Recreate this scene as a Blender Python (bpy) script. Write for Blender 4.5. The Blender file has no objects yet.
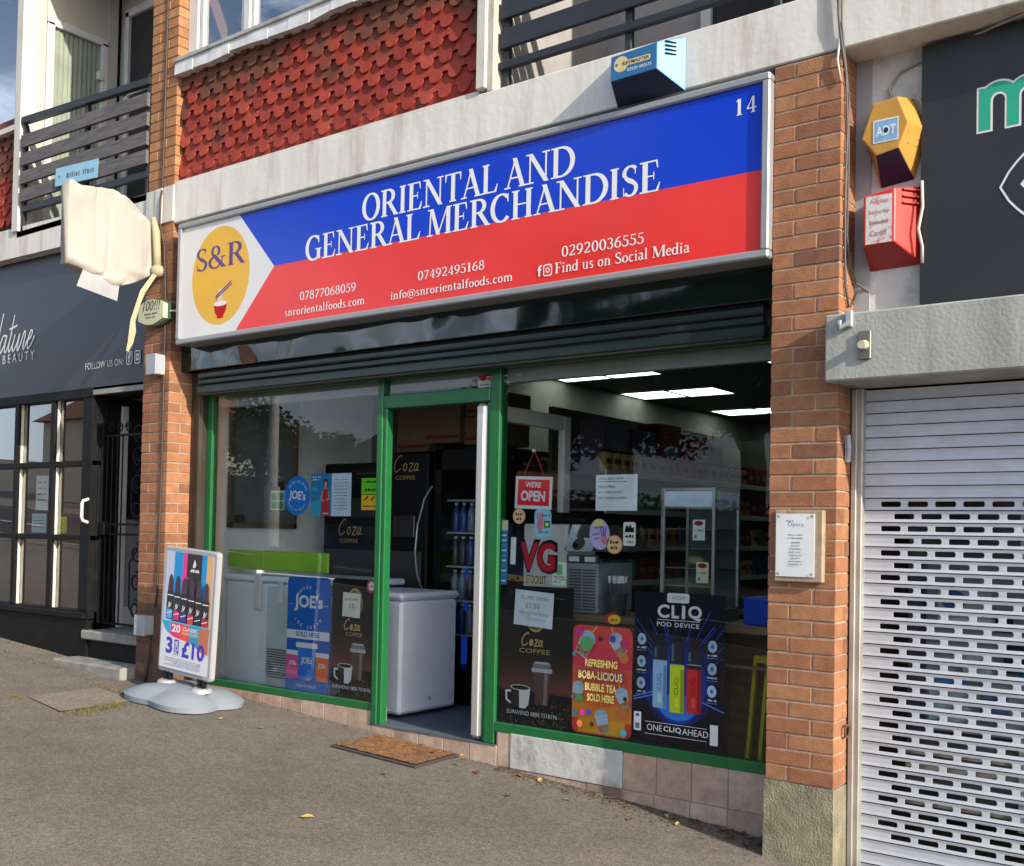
import bpy, bmesh, math, random
from mathutils import Vector, Matrix
R = math.radians
random.seed(7)
S = bpy.context.scene
COL = S.collection

# ------------------------------------------------------------------ camera, sky, sun, exposure
cd = bpy.data.cameras.new('camera'); cam = bpy.data.objects.new('camera', cd); COL.objects.link(cam)
F_PX, YAW, PITCH, ROLL, Y0 = 1070.0, 0.6478, 0.02378, 0.01956, 507.7
cd.sensor_fit = 'HORIZONTAL'; cd.sensor_width = 36.0
cd.lens = 36.0 * F_PX / 1024.0
cd.shift_x = 0.0; cd.shift_y = -(433.0 - Y0) / 1024.0
cd.clip_start = 0.05; cd.clip_end = 1500
fw = Vector((-math.sin(YAW)*math.cos(PITCH), math.cos(YAW)*math.cos(PITCH), math.sin(PITCH)))
rt = Vector((math.cos(YAW), math.sin(YAW), 0)); up = rt.cross(fw)
c_, s_ = math.cos(ROLL), math.sin(ROLL)
rt2 = rt*c_ + up*s_
up2 = up*c_ - rt*s_
cam.matrix_world = Matrix(((rt2.x, up2.x, -fw.x, 2.083), (rt2.y, up2.y, -fw.y, -4.764), (rt2.z, up2.z, -fw.z, 1.5), (0, 0, 0, 1)))
S.camera = cam

SUN_DIR = Vector((2.4, -0.56, 1.06)).normalized()      # towards the sun
ELEV = math.asin(SUN_DIR.z); AZ = math.atan2(SUN_DIR.x, SUN_DIR.y)
W = bpy.data.worlds.new('World'); S.world = W; W.use_nodes = True
wn, wl = W.node_tree.nodes, W.node_tree.links
wn.clear()
sky = wn.new('ShaderNodeTexSky'); sky.sky_type = 'NISHITA'; sky.sun_disc = False
sky.sun_elevation = ELEV; sky.sun_rotation = AZ; sky.air_density = 1.0; sky.dust_density = 2.2; sky.ozone_density = 1.0
tc = wn.new('ShaderNodeTexCoord'); mp = wn.new('ShaderNodeMapping'); mp.inputs['Scale'].default_value = (1.6, 1.6, 4.5)
nz = wn.new('ShaderNodeTexNoise'); nz.inputs['Scale'].default_value = 1.7; nz.inputs['Detail'].default_value = 8; nz.inputs['Roughness'].default_value = 0.6
rp = wn.new('ShaderNodeValToRGB'); rp.color_ramp.elements[0].position = 0.50; rp.color_ramp.elements[1].position = 0.70
mx = wn.new('ShaderNodeMixRGB'); mx.inputs['Color2'].default_value = (10.3, 11.9, 14.3, 1)
bg = wn.new('ShaderNodeBackground'); bg.inputs['Strength'].default_value = 0.118
wo = wn.new('ShaderNodeOutputWorld')
wl.new(tc.outputs['Generated'], mp.inputs['Vector']); wl.new(mp.outputs[0], nz.inputs['Vector']); wl.new(nz.outputs['Fac'], rp.inputs[0])
sx = wn.new('ShaderNodeSeparateXYZ'); wl.new(tc.outputs['Generated'], sx.inputs[0])        # bright hazy cloud low down over the roofs
hz = wn.new('ShaderNodeMapRange'); hz.inputs[1].default_value = 0.42; hz.inputs[2].default_value = 0.02; hz.inputs[3].default_value = 0.0; hz.inputs[4].default_value = 0.5; wl.new(sx.outputs['Z'], hz.inputs[0])
ad = wn.new('ShaderNodeMath'); ad.operation = 'ADD'; ad.use_clamp = True; wl.new(rp.outputs[0], ad.inputs[0]); wl.new(hz.outputs[0], ad.inputs[1])
wl.new(ad.outputs[0], mx.inputs['Fac']); wl.new(sky.outputs[0], mx.inputs['Color1']); wl.new(mx.outputs[0], bg.inputs['Color']); wl.new(bg.outputs[0], wo.inputs[0])

sl = bpy.data.lights.new('sun', 'SUN'); sl.energy = 4.3; sl.angle = R(0.5); sl.color = (1.0, 0.90, 0.75)
sun = bpy.data.objects.new('sun', sl); COL.objects.link(sun)
sun.rotation_euler = SUN_DIR.to_track_quat('Z', 'Y').to_euler()
sun.location = (20, -5, 12)
S.view_settings.view_transform = 'Standard'; S.view_settings.look = 'None'; S.view_settings.gamma = 1.0
S.view_settings.exposure = 0.56; S.view_settings.use_curve_mapping = False
S.render.engine = 'CYCLES'
S.cycles.max_bounces = 8; S.cycles.transparent_max_bounces = 16; S.cycles.caustics_reflective = False; S.cycles.caustics_refractive = False

# ------------------------------------------------------------------ materials
MATS = {}
def srgb(r, g, b):
    f = lambda c: (c/255/12.92) if c/255 <= 0.04045 else ((c/255+0.055)/1.055)**2.4
    return (f(r), f(g), f(b))
def mat(name, col, rough=0.6, metal=0.0, var=0.12, vscale=6.0, bump=0.0, bscale=60.0, spec=0.5, emit=0.0, dirt=0.0, dirtcol=(0.05, 0.045, 0.035), dscale=2.5, stretch=None, coat=0.0):
    if name in MATS: return MATS[name]
    m = bpy.data.materials.new(name); MATS[name] = m; m.use_nodes = True
    n, l = m.node_tree.nodes, m.node_tree.links
    p = n['Principled BSDF']
    p.inputs['Roughness'].default_value = rough; p.inputs['Metallic'].default_value = metal
    p.inputs['Specular IOR Level'].default_value = spec
    if coat: p.inputs['Coat Weight'].default_value = coat; p.inputs['Coat Roughness'].default_value = 0.08
    t = n.new('ShaderNodeTexCoord'); vec = t.outputs['Object']
    if stretch:
        k = n.new('ShaderNodeMapping'); k.inputs['Scale'].default_value = stretch; l.new(vec, k.inputs['Vector']); vec = k.outputs[0]
    out = None
    if var > 0:
        z = n.new('ShaderNodeTexNoise'); z.inputs['Scale'].default_value = vscale; z.inputs['Detail'].default_value = 6; l.new(vec, z.inputs['Vector'])
        r = n.new('ShaderNodeMapRange'); r.inputs[1].default_value = 0.3; r.inputs[2].default_value = 0.7; r.inputs[3].default_value = 1-var; r.inputs[4].default_value = 1+var
        l.new(z.outputs['Fac'], r.inputs[0])
        h = n.new('ShaderNodeMixRGB'); h.blend_type = 'MULTIPLY'; h.inputs[0].default_value = 1; h.inputs[1].default_value = (*col, 1)
        l.new(r.outputs[0], h.inputs[2]); out = h.outputs[0]
    if dirt > 0:
        z = n.new('ShaderNodeTexNoise'); z.inputs['Scale'].default_value = dscale; z.inputs['Detail'].default_value = 9; z.inputs['Roughness'].default_value = 0.65; l.new(vec, z.inputs['Vector'])
        r = n.new('ShaderNodeMapRange'); r.inputs[1].default_value = 0.5; r.inputs[2].default_value = 0.72; r.inputs[3].default_value = 0; r.inputs[4].default_value = dirt
        l.new(z.outputs['Fac'], r.inputs[0])
        h = n.new('ShaderNodeMixRGB'); h.inputs[2].default_value = (*dirtcol, 1)
        if out: l.new(out, h.inputs[1])
        else: h.inputs[1].default_value = (*col, 1)
        l.new(r.outputs[0], h.inputs[0]); out = h.outputs[0]
    if out: l.new(out, p.inputs['Base Color'])
    else: p.inputs['Base Color'].default_value = (*col, 1)
    if bump > 0:
        z = n.new('ShaderNodeTexNoise'); z.inputs['Scale'].default_value = bscale; z.inputs['Detail'].default_value = 5; l.new(t.outputs['Object'], z.inputs['Vector'])
        b = n.new('ShaderNodeBump'); b.inputs['Strength'].default_value = bump; b.inputs['Distance'].default_value = 0.01; l.new(z.outputs['Fac'], b.inputs['Height']); l.new(b.outputs[0], p.inputs['Normal'])
    if emit > 0:
        p.inputs['Emission Color'].default_value = (*col, 1); p.inputs['Emission Strength'].default_value = emit
    return m
def island_mat(name, ramp, rough=0.8, bump=0.4, bscale=120, dirt=0.0, dirtcol=(0.06, 0.05, 0.04), zmoss=None):
    """brick / tile: each loose piece of the mesh takes its own colour"""
    m = bpy.data.materials.new(name); MATS[name] = m; m.use_nodes = True
    n, l = m.node_tree.nodes, m.node_tree.links; p = n['Principled BSDF']; p.inputs['Roughness'].default_value = rough; p.inputs['Specular IOR Level'].default_value = 0.25
    g = n.new('ShaderNodeNewGeometry'); cr = n.new('ShaderNodeValToRGB')
    while len(cr.color_ramp.elements) < len(ramp): cr.color_ramp.elements.new(0.5)
    for e, (ps, c) in zip(cr.color_ramp.elements, ramp): e.position = ps; e.color = (*c, 1)
    l.new(g.outputs['Random Per Island'], cr.inputs[0])
    t = n.new('ShaderNodeTexCoord'); z = n.new('ShaderNodeTexNoise'); z.inputs['Scale'].default_value = 14; z.inputs['Detail'].default_value = 8; z.inputs['Roughness'].default_value = 0.7; l.new(t.outputs['Object'], z.inputs['Vector'])
    r = n.new('ShaderNodeMapRange'); r.inputs[1].default_value = 0.3; r.inputs[2].default_value = 0.7; r.inputs[3].default_value = 0.72; r.inputs[4].default_value = 1.2; l.new(z.outputs['Fac'], r.inputs[0])
    h = n.new('ShaderNodeMixRGB'); h.blend_type = 'MULTIPLY'; h.inputs[0].default_value = 1; l.new(cr.outputs[0], h.inputs[1]); l.new(r.outputs[0], h.inputs[2]); out = h.outputs[0]
    if dirt or zmoss:
        z2 = n.new('ShaderNodeTexNoise'); z2.inputs['Scale'].default_value = 3.0; z2.inputs['Detail'].default_value = 8; l.new(t.outputs['Object'], z2.inputs['Vector'])
        if zmoss:       # lichen thickest towards the top courses
            sp = n.new('ShaderNodeSeparateXYZ'); l.new(g.outputs['Position'], sp.inputs[0])
            q = n.new('ShaderNodeMapRange'); q.inputs[1].default_value = zmoss[0]; q.inputs[2].default_value = zmoss[1]; q.inputs[3].default_value = -0.14; q.inputs[4].default_value = 0.36; l.new(sp.outputs['Z'], q.inputs[0])
            a = n.new('ShaderNodeMath'); a.operation = 'ADD'; l.new(z2.outputs['Fac'], a.inputs[0]); l.new(q.outputs[0], a.inputs[1]); f0 = a.outputs[0]
            a2 = n.new('ShaderNodeMath'); a2.operation = 'MULTIPLY_ADD'; a2.inputs[1].default_value = 0.22; l.new(g.outputs['Random Per Island'], a2.inputs[0]); l.new(f0, a2.inputs[2]); f0 = a2.outputs[0]
        else: f0 = z2.outputs['Fac']
        r2 = n.new('ShaderNodeMapRange'); r2.inputs[1].default_value = 0.6; r2.inputs[2].default_value = 0.8; r2.inputs[3].default_value = 0; r2.inputs[4].default_value = dirt; l.new(f0, r2.inputs[0])
        h2 = n.new('ShaderNodeMixRGB'); h2.inputs[2].default_value = (*dirtcol, 1); l.new(out, h2.inputs[1]); l.new(r2.outputs[0], h2.inputs[0]); out = h2.outputs[0]
    l.new(out, p.inputs['Base Color'])
    b = n.new('ShaderNodeBump'); b.inputs['Strength'].default_value = bump; b.inputs['Distance'].default_value = 0.006
    z3 = n.new('ShaderNodeTexNoise'); z3.inputs['Scale'].default_value = bscale; z3.inputs['Detail'].default_value = 4; l.new(t.outputs['Object'], z3.inputs['Vector']); l.new(z3.outputs['Fac'], b.inputs['Height']); l.new(b.outputs[0], p.inputs['Normal'])
    return m
def glass_mat(name, f0=0.085, tint=(0.9, 0.94, 0.92), wob=0.0, top=0.92, rough=0.0):
    m = bpy.data.materials.new(name); MATS[name] = m; m.use_nodes = True
    n, l = m.node_tree.nodes, m.node_tree.links; n.clear()
    o = n.new('ShaderNodeOutputMaterial'); mixs = n.new('ShaderNodeMixShader'); tr = n.new('ShaderNodeBsdfTransparent'); gl = n.new('ShaderNodeBsdfGlossy')
    tr.inputs[0].default_value = (*tint, 1); gl.inputs['Roughness'].default_value = rough; gl.inputs[0].default_value = (0.95, 0.97, 1, 1)
    lw = n.new('ShaderNodeLayerWeight'); lw.inputs[0].default_value = 0.5
    pw = n.new('ShaderNodeMath'); pw.operation = 'POWER'; pw.inputs[1].default_value = 4.0; l.new(lw.outputs['Facing'], pw.inputs[0])
    ma = n.new('ShaderNodeMath'); ma.operation = 'MULTIPLY_ADD'; ma.inputs[1].default_value = top - f0; ma.inputs[2].default_value = f0; l.new(pw.outputs[0], ma.inputs[0])
    if wob:
        t = n.new('ShaderNodeTexCoord'); z = n.new('ShaderNodeTexNoise'); z.inputs['Scale'].default_value = 1.3; l.new(t.outputs['Object'], z.inputs['Vector'])
        b = n.new('ShaderNodeBump'); b.inputs['Strength'].default_value = wob; b.inputs['Distance'].default_value = 0.02; l.new(z.outputs['Fac'], b.inputs['Height']); l.new(b.outputs[0], gl.inputs['Normal'])
    l.new(ma.outputs[0], mixs.inputs[0]); l.new(tr.outputs[0], mixs.inputs[1]); l.new(gl.outputs[0], mixs.inputs[2]); l.new(mixs.outputs[0], o.inputs[0])
    return m
def flat(name, r, g, b, rough=0.5, var=0.03, spec=0.15, **k):
    k['spec'] = spec
    return mat(name, srgb(r, g, b), rough, var=var, **k)

# ------------------------------------------------------------------ mesh helpers
def ground_z(x): return 0.02 - 0.065*(x + 0.11)
class MB:
    def __init__(s): s.v = []; s.f = []; s.mi = []; s.mats = []
    def mid(s, m):
        if m not in s.mats: s.mats.append(m)
        return s.mats.index(m)
    def add(s, vs, fs, m):
        o = len(s.v); s.v += [tuple(p) for p in vs]; k = s.mid(m)
        for f in fs: s.f.append(tuple(i+o for i in f)); s.mi.append(k)
    def box(s, x0, x1, y0, y1, z0, z1, m):
        s.add([(x0,y0,z0),(x1,y0,z0),(x1,y1,z0),(x0,y1,z0),(x0,y0,z1),(x1,y0,z1),(x1,y1,z1),(x0,y1,z1)],
              [(0,3,2,1),(4,5,6,7),(0,1,5,4),(1,2,6,5),(2,3,7,6),(3,0,4,7)], m)
    def cbox(s, x0, x1, y0, y1, z0, z1, m, c=0.003):
        """box with chamfered edges"""
        c = min(c, (x1-x0)*.45, (y1-y0)*.45, (z1-z0)*.45)
        bm = bmesh.new(); bmesh.ops.create_cube(bm, size=1)
        for v in bm.verts: v.co = Vector(((x0+x1)/2+v.co.x*(x1-x0), (y0+y1)/2+v.co.y*(y1-y0), (z0+z1)/2+v.co.z*(z1-z0)))
        bmesh.ops.bevel(bm, geom=bm.edges[:], offset=c, segments=1, affect='EDGES')
        bm.verts.ensure_lookup_table(); bm.verts.index_update()
        s.add([v.co[:] for v in bm.verts], [[v.index for v in f.verts] for f in bm.faces], m); bm.free()
    def hexa(s, a, b, m):
        """solid between quads a and b (4 points each, same winding)"""
        s.add(list(a)+list(b), [(3,2,1,0),(4,5,6,7),(0,1,5,4),(1,2,6,5),(2,3,7,6),(3,0,4,7)], m)
    def prism(s, pts, d0, d1, m, plane='XZ'):
        n = len(pts)
        def P(u, v, d): return (u, d, v) if plane == 'XZ' else ((d, u, v) if plane == 'YZ' else (u, v, d))
        s.add([P(u,v,d0) for u,v in pts]+[P(u,v,d1) for u,v in pts], [tuple(range(n)), tuple(range(2*n-1, n-1, -1))]+[(i, i+n, (i+1)%n+n, (i+1)%n) for i in range(n)], m)
    def tube(s, path, r, m, n=8, cap=True):
        path = [Vector(p) for p in path]; rings = []; nv = None
        for i, p in enumerate(path):
            d = (path[min(i+1, len(path)-1)] - path[max(i-1, 0)]).normalized()
            if nv is None: nv = d.orthogonal().normalized()
            nv = (nv - d*nv.dot(d)).normalized(); bv = d.cross(nv)
            rr = r[i] if isinstance(r, (list, tuple)) else r
            rings.append([p + (nv*math.cos(2*math.pi*k/n) + bv*math.sin(2*math.pi*k/n))*rr for k in range(n)])
        vs = [v for q in rings for v in q]
        fs = [(i*n+k, i*n+(k+1)%n, (i+1)*n+(k+1)%n, (i+1)*n+k) for i in range(len(path)-1) for k in range(n)]
        if cap: fs += [tuple(range(n-1, -1, -1)), tuple(range((len(path)-1)*n, len(path)*n))]
        s.add(vs, fs, m)
    def lathe(s, c, prof, m, n=20):
        """prof: (radius, z) from bottom to top, about vertical axis at c"""
        vs = [(c[0]+r*math.cos(2*math.pi*k/n), c[1]+r*math.sin(2*math.pi*k/n), c[2]+z) for r, z in prof for k in range(n)]
        fs = [(i*n+k, i*n+(k+1)%n, (i+1)*n+(k+1)%n, (i+1)*n+k) for i in range(len(prof)-1) for k in range(n)]
        fs += [tuple(range(n-1, -1, -1)), tuple(range((len(prof)-1)*n, len(prof)*n))]
        s.add(vs, fs, m)
    def ydisc(s, cx, y0, y1, cz, rx, rz, m, n=24):
        s.prism([(cx+rx*math.cos(2*math.pi*k/n), cz+rz*math.sin(2*math.pi*k/n)) for k in range(n)], y0, y1, m)
    def build(s, name, parent=None, smooth=False, local=False, loc=None, weld=False):
        me = bpy.data.meshes.new(name); o = bpy.data.objects.new(name, me); COL.objects.link(o)
        off = Vector((0, 0, 0))
        if parent is not None:
            o.parent = parent
            if not local: off = origin(parent)
        else:
            if loc is not None: off = Vector(loc)
            elif not local:
                xs = [p[0] for p in s.v]; ys = [p[1] for p in s.v]; zs = [p[2] for p in s.v]
                off = Vector(((min(xs)+max(xs))/2, (min(ys)+max(ys))/2, min(zs)))
            o.location = off
        me.from_pydata([(p[0]-off.x, p[1]-off.y, p[2]-off.z) for p in s.v], [], s.f)
        for m in s.mats: me.materials.append(m)
        me.polygons.foreach_set('material_index', s.mi)
        if smooth: me.polygons.foreach_set('use_smooth', [True]*len(me.polygons))
        me.update()
        if weld or smooth:
            bm = bmesh.new(); bm.from_mesh(me); bmesh.ops.recalc_face_normals(bm, faces=bm.faces[:]); bm.to_mesh(me); bm.free()
        return o
def origin(o):
    v = Vector((0, 0, 0))
    while o is not None: v = v + Vector(o.location); o = o.parent
    return v
def tag(o, label=None, cat=None, group=None, kind=None):
    if label: o['label'] = label
    if cat: o['category'] = cat
    if group: o['group'] = group
    if kind: o['kind'] = kind
    return o
def thing(name, label, cat, loc, group=None):
    o = bpy.data.objects.new(name, None); COL.objects.link(o); o.location = loc; o.empty_display_size = 0.1
    return tag(o, label, cat, group)
def dup(root, loc, label=None, group=None):
    r = root.copy(); COL.objects.link(r); r.location = loc
    if label: r['label'] = label
    if group: r['group'] = group
    for ch in list(root.children):
        c = ch.copy(); COL.objects.link(c); c.parent = r
        for g in ch.children:
            d = g.copy(); COL.objects.link(d); d.parent = c
    return r
def one(mb, name, label, cat, group=None, **k): return tag(mb.build(name, **k), label, cat, group)
def struct(mb, name, **k): return tag(mb.build(name, **k), kind='structure')
def auto_smooth(o, ang=40):
    for p in o.data.polygons: p.use_smooth = True
    if hasattr(o.data, 'set_sharp_from_angle'): o.data.set_sharp_from_angle(angle=R(ang))
    return o

# ------------------------------------------------------------------ lettering
TXT = {}
def text_geo(s, bold=0.0, shear=0.0, spacing=1.0):
    k = (s, bold, shear, spacing)
    if k not in TXT:
        cu = bpy.data.curves.new('t', 'FONT'); cu.body = s; cu.size = 1; cu.offset = bold; cu.shear = shear; cu.space_character = spacing; cu.resolution_u = 3; cu.dimensions = '2D'; cu.fill_mode = 'FRONT'
        o = bpy.data.objects.new('t', cu); COL.objects.link(o); bpy.context.view_layer.update()
        me = bpy.data.meshes.new_from_object(o)
        vs = [(v.co.x, v.co.y) for v in me.vertices]; fs = [tuple(p.vertices) for p in me.polygons]
        bpy.data.objects.remove(o); bpy.data.curves.remove(cu); bpy.data.meshes.remove(me)
        TXT[k] = (vs, fs)
    return TXT[k]
def fitbox(vs, x, y, w, h, align='C'):
    xs = [p[0] for p in vs]; ys = [p[1] for p in vs]; a, b, c, d = min(xs), max(xs), min(ys), max(ys)
    sy = h/(d-c) if h else w/(b-a); sx = w/(b-a) if w else sy
    W_ = (b-a)*sx
    ox = x - (W_/2 if align == 'C' else (0 if align == 'L' else W_))
    return [((p[0]-a)*sx+ox, (p[1]-c)*sy+y) for p in vs]
# a bold old-style serif alphabet drawn with a pen: every glyph is a list of outlines on a unit cap height
WST, THN, SRF = 0.165, 0.065, 0.05
def serif_glyph(ch):
    P = []
    def rect(x0, y0, x1, y1): P.append([(x0,y0),(x1,y0),(x1,y1),(x0,y1)])
    def stem(x, y0=0, y1=1, w=WST): rect(x-w/2, y0, x+w/2, y1)
    def sf(x, y, hw=.14): rect(x-hw, y, x+hw, y+SRF) if y < .5 else rect(x-hw, y-SRF, x+hw, y)
    def line(a, b, w):
        dx, dy = b[0]-a[0], b[1]-a[1]; h = w*math.hypot(dx, dy)/max(abs(dy), 1e-4)/2
        P.append([(a[0]-h,a[1]),(a[0]+h,a[1]),(b[0]+h,b[1]),(b[0]-h,b[1])])
    def pen(pts, w=WST, t=THN):
        L, Rr = [], []
        for i, p in enumerate(pts):
            a, b = pts[max(i-1,0)], pts[min(i+1,len(pts)-1)]; dx, dy = b[0]-a[0], b[1]-a[1]; d = math.hypot(dx, dy) or 1
            k = (t+(w-t)*abs(dy/d)**1.4)/2; L.append((p[0]-dy/d*k, p[1]+dx/d*k)); Rr.append((p[0]+dy/d*k, p[1]-dx/d*k))
        for i in range(len(pts)-1): P.append([L[i], Rr[i], Rr[i+1], L[i+1]])
    def arc(cx, cy, rx, ry, a0, a1, n=20): return [(cx+rx*math.cos(R(a0+(a1-a0)*i/n)), cy+ry*math.sin(R(a0+(a1-a0)*i/n))) for i in range(n+1)]
    x = .64
    if ch == 'O': pen(arc(.43,.5,.34,.48,0,360,32), .17); return P, .86
    if ch == 'C': pen(arc(.43,.5,.34,.48,50,318,28), .17); P.append([(.62,.88),(.68,.98),(.7,.98),(.7,.68),(.67,.68)]); return P, .76
    if ch == 'G': pen(arc(.43,.5,.34,.48,50,300,28), .17); P.append([(.62,.88),(.68,.98),(.7,.98),(.7,.68),(.67,.68)]); stem(.68,.04,.45); sf(.68,.45,.16) if False else rect(.52,.42,.82,.465); return P, .84
    if ch == 'D': stem(.18); sf(.16,0,.15); sf(.16,1,.15); pen([(.18,.97)]+arc(.36,.5,.42,.47,90,-90,24)+[(.18,.03)], .17); return P, .86
    if ch == 'R': stem(.18); sf(.18,0); sf(.16,1,.15); pen([(.18,.97)]+arc(.34,.735,.24,.235,90,-90,16)+[(.18,.5)], .16); line((.72,0),(.4,.5),.15); sf(.72,0,.1); return P, .8
    if ch == 'P': stem(.18); sf(.18,0); sf(.16,1,.15); pen([(.18,.97)]+arc(.34,.72,.24,.25,90,-90,16)+[(.18,.47)], .16); return P, .66
    if ch == 'I': stem(.19); sf(.19,0); sf(.19,1); return P, .38
    if ch in 'EFL':
        stem(.18); sf(.16,0,.15) ; sf(.16,1,.15) if ch != 'L' else sf(.18,1)
        if ch in 'EF': rect(.18,.95,.56,1); P.append([(.5,1),(.57,1),(.59,.74),(.56,.74)]); rect(.18,.49,.46,.535); rect(.44,.39,.47,.63)
        if ch in 'EL': rect(.18,0,.58,.05); P.append([(.5,0),(.6,0),(.66,.28),(.63,.28)])
        return P, (.68 if ch == 'E' else .62)
    if ch == 'N': stem(.15,0,1,.06); sf(.15,0); rect(.0,1-SRF,.22,1); line((.76,0),(.15,1),.15); stem(.74,0,1,.06); sf(.74,1); return P, .9
    if ch == 'T': stem(.36); sf(.36,0); rect(.04,.95,.68,1); P.append([(.02,1),(.1,1),(.06,.72),(.03,.72)]); P.append([(.7,1),(.62,1),(.66,.72),(.69,.72)]); return P, .7
    if ch == 'A': line((.1,0),(.4,1),.055); line((.68,0),(.36,1),.155); rect(.2,.31,.56,.36); sf(.1,0,.12); sf(.67,0,.14); return P, .78
    if ch == 'M': line((.13,0),(.17,1),.06); line((.49,.02),(.2,1),.15); line((.49,.02),(.86,1),.055); stem(.9); sf(.13,0,.12); sf(.9,0); rect(.04,1-SRF,.26,1); rect(.84,1-SRF,1.04,1); return P, 1.06
    if ch == 'H': stem(.19); stem(.68); rect(.19,.48,.68,.53)
    if ch == 'H': [sf(q, w_) for q in (.19,.68) for w_ in (0,1)]; return P, .87
    if ch == 'S':
        pts = arc(.31,.735,.2,.235,35,200,16)+[(.17,.6),(.24,.53),(.36,.47),(.45,.39)]+arc(.3,.255,.2,.235,20,-145,16)
        pen(pts[:17], .13); P2 = pts[14:24]
        L = []
        for i in range(len(P2)-1):
            a, b = P2[i], P2[i+1]; P.append([(a[0],a[1]-.085),(b[0],b[1]-.085),(b[0],b[1]+.085),(a[0],a[1]+.085)])
        pen(pts[20:], .13); rect(.45,.7,.48,.98); rect(.08,.03,.11,.31); return P, .58
    if ch == 'B': stem(.18); sf(.16,0,.15); sf(.16,1,.15); pen([(.18,.97)]+arc(.32,.75,.2,.22,90,-90,14)+[(.18,.53)], .15); pen([(.18,.51)]+arc(.34,.27,.25,.24,90,-90,14)+[(.18,.03)], .16); return P, .68
    if ch == '&':
        pen(arc(.34,.76,.16,.21,-60,240,20), .12); line((.74,0),(.24,.62),.16); pen(arc(.32,.27,.25,.25,110,310,18), .14); pen([(.48,.08),(.62,.25),(.68,.48)], .06); rect(.56,.46,.8,.5); return P, .84
    if ch == '1': stem(.24,0,.96); sf(.24,0,.15); line((.1,.82),(.2,.96),.06); P.append([(.08,.84),(.18,.84),(.24,.97),(.2,.97)]); return P, .46
    if ch == '0': pen(arc(.27,.48,.2,.46,0,360,28), .13); return P, .54
    if ch == '2': pen(arc(.25,.72,.18,.23,160,-10,14)+[(.4,.55),(.08,.06)], .12); rect(.05,0,.46,.09); rect(.44,0,.49,.2); return P, .54
    if ch == '3': pen(arc(.22,.74,.17,.21,150,-80,14), .12); pen(arc(.22,.27,.21,.25,85,-150,16), .13); return P, .5
    if ch == '4': stem(.36,0,.96,.12); line((.06,.3),(.34,.96),.05); rect(.03,.24,.52,.32); sf(.36,0,.12); return P, .54
    if ch == '5': pen(arc(.22,.29,.21,.28,110,-150,16), .13); rect(.1,.55,.15,.95); rect(.1,.86,.44,.95); return P, .5
    if ch == '6': pen(arc(.27,.29,.2,.27,0,360,22), .12); pen([(.08,.3),(.1,.5),(.18,.72),(.3,.86),(.44,.95)], .13); return P, .54
    if ch == '7': rect(.05,.85,.5,.95); line((.16,0),(.46,.9),.11); rect(.04,.74,.08,.95); return P, .52
    if ch == '8': pen(arc(.26,.72,.16,.22,0,360,20), .11); pen(arc(.26,.26,.2,.25,0,360,20), .12); return P, .53
    if ch == '9': pen(arc(.26,.66,.2,.27,0,360,22), .12); pen([(.46,.64),(.44,.45),(.36,.24),(.24,.09),(.1,.01)], .13); return P, .54
    w = .12
    if ch == 'a': pen([(.1,.5)]+arc(.2,.48,.13,.14,120,0,10)+[(.33,.1),(.42,.03)], w); pen(arc(.2,.17,.13,.16,80,290,14)+[(.33,.12)], .11); return P, .46
    if ch == 'b': stem(.12,0,1,w); pen(arc(.3,.31,.17,.3,0,360,20), w); return P, .52
    if ch == 'c': pen(arc(.25,.31,.18,.3,50,310,18), w); return P, .44
    if ch == 'd': pen(arc(.22,.31,.17,.3,0,360,20), w); stem(.4,0,1,w); rect(.28,.95,.4,1); rect(.4,0,.52,.04); return P, .54
    if ch == 'e': pen(arc(.24,.31,.17,.3,10,320,18), w); rect(.1,.33,.42,.38); return P, .46
    if ch == 'f': stem(.16,0,.8,w); pen(arc(.3,.8,.14,.17,180,40,8), .1); rect(.04,.58,.34,.63); sf(.16,0,.12); return P, .36
    if ch == 'h': stem(.13,0,1,w); pen(arc(.3,.4,.14,.2,150,0,8)+[(.44,.02)], w); sf(.13,0,.1); sf(.44,0,.1); return P, .56
    if ch == 'i': stem(.14,0,.63,w); sf(.14,0,.12); rect(.03,.59,.14,.63); pen(arc(.14,.85,.035,.035,0,360,8), .08, .08); return P, .3
    if ch == 'l': stem(.14,0,1,w); sf(.14,0,.12); rect(.03,.96,.14,1); return P, .3
    if ch in 'mnr':
        stem(.14,0,.63,w); sf(.14,0,.12); rect(.03,.59,.14,.63)
        if ch == 'r': pen(arc(.3,.44,.13,.17,160,50,8), .1); return P, .42
        pen(arc(.3,.42,.14,.19,150,0,8)+[(.44,.02)], w); sf(.44,0,.11)
        if ch == 'n': return P, .58
        pen(arc(.6,.42,.14,.19,150,0,8)+[(.74,.02)], w); sf(.74,0,.11); return P, .88
    if ch == 'o': pen(arc(.26,.31,.18,.3,0,360,22), w); return P, .52
    if ch == 's': pen(arc(.2,.47,.11,.14,40,230,10)+[(.2,.32),(.28,.25)]+arc(.19,.16,.12,.15,30,-140,10), .09, .09); return P, .4
    if ch == 't': stem(.15,.06,.8,w); rect(.03,.57,.32,.62); pen(arc(.26,.1,.1,.09,180,320,8), .07); return P, .36
    if ch == 'u': stem(.13,.1,.63,w); pen(arc(.27,.16,.14,.15,180,330,8), .07); stem(.43,0,.63,w); rect(.03,.59,.13,.63); rect(.33,.59,.43,.63); rect(.43,0,.54,.04); return P, .58
    if ch == '@': pen(arc(.45,.35,.4,.5,-50,290,26), .06); pen(arc(.42,.34,.16,.24,0,360,18), .1); stem(.6,.12,.6,.08); return P, .92
    if ch == '.': pen(arc(.12,.05,.035,.035,0,360,8), .08, .08); return P, .24
    return P, .28
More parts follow.
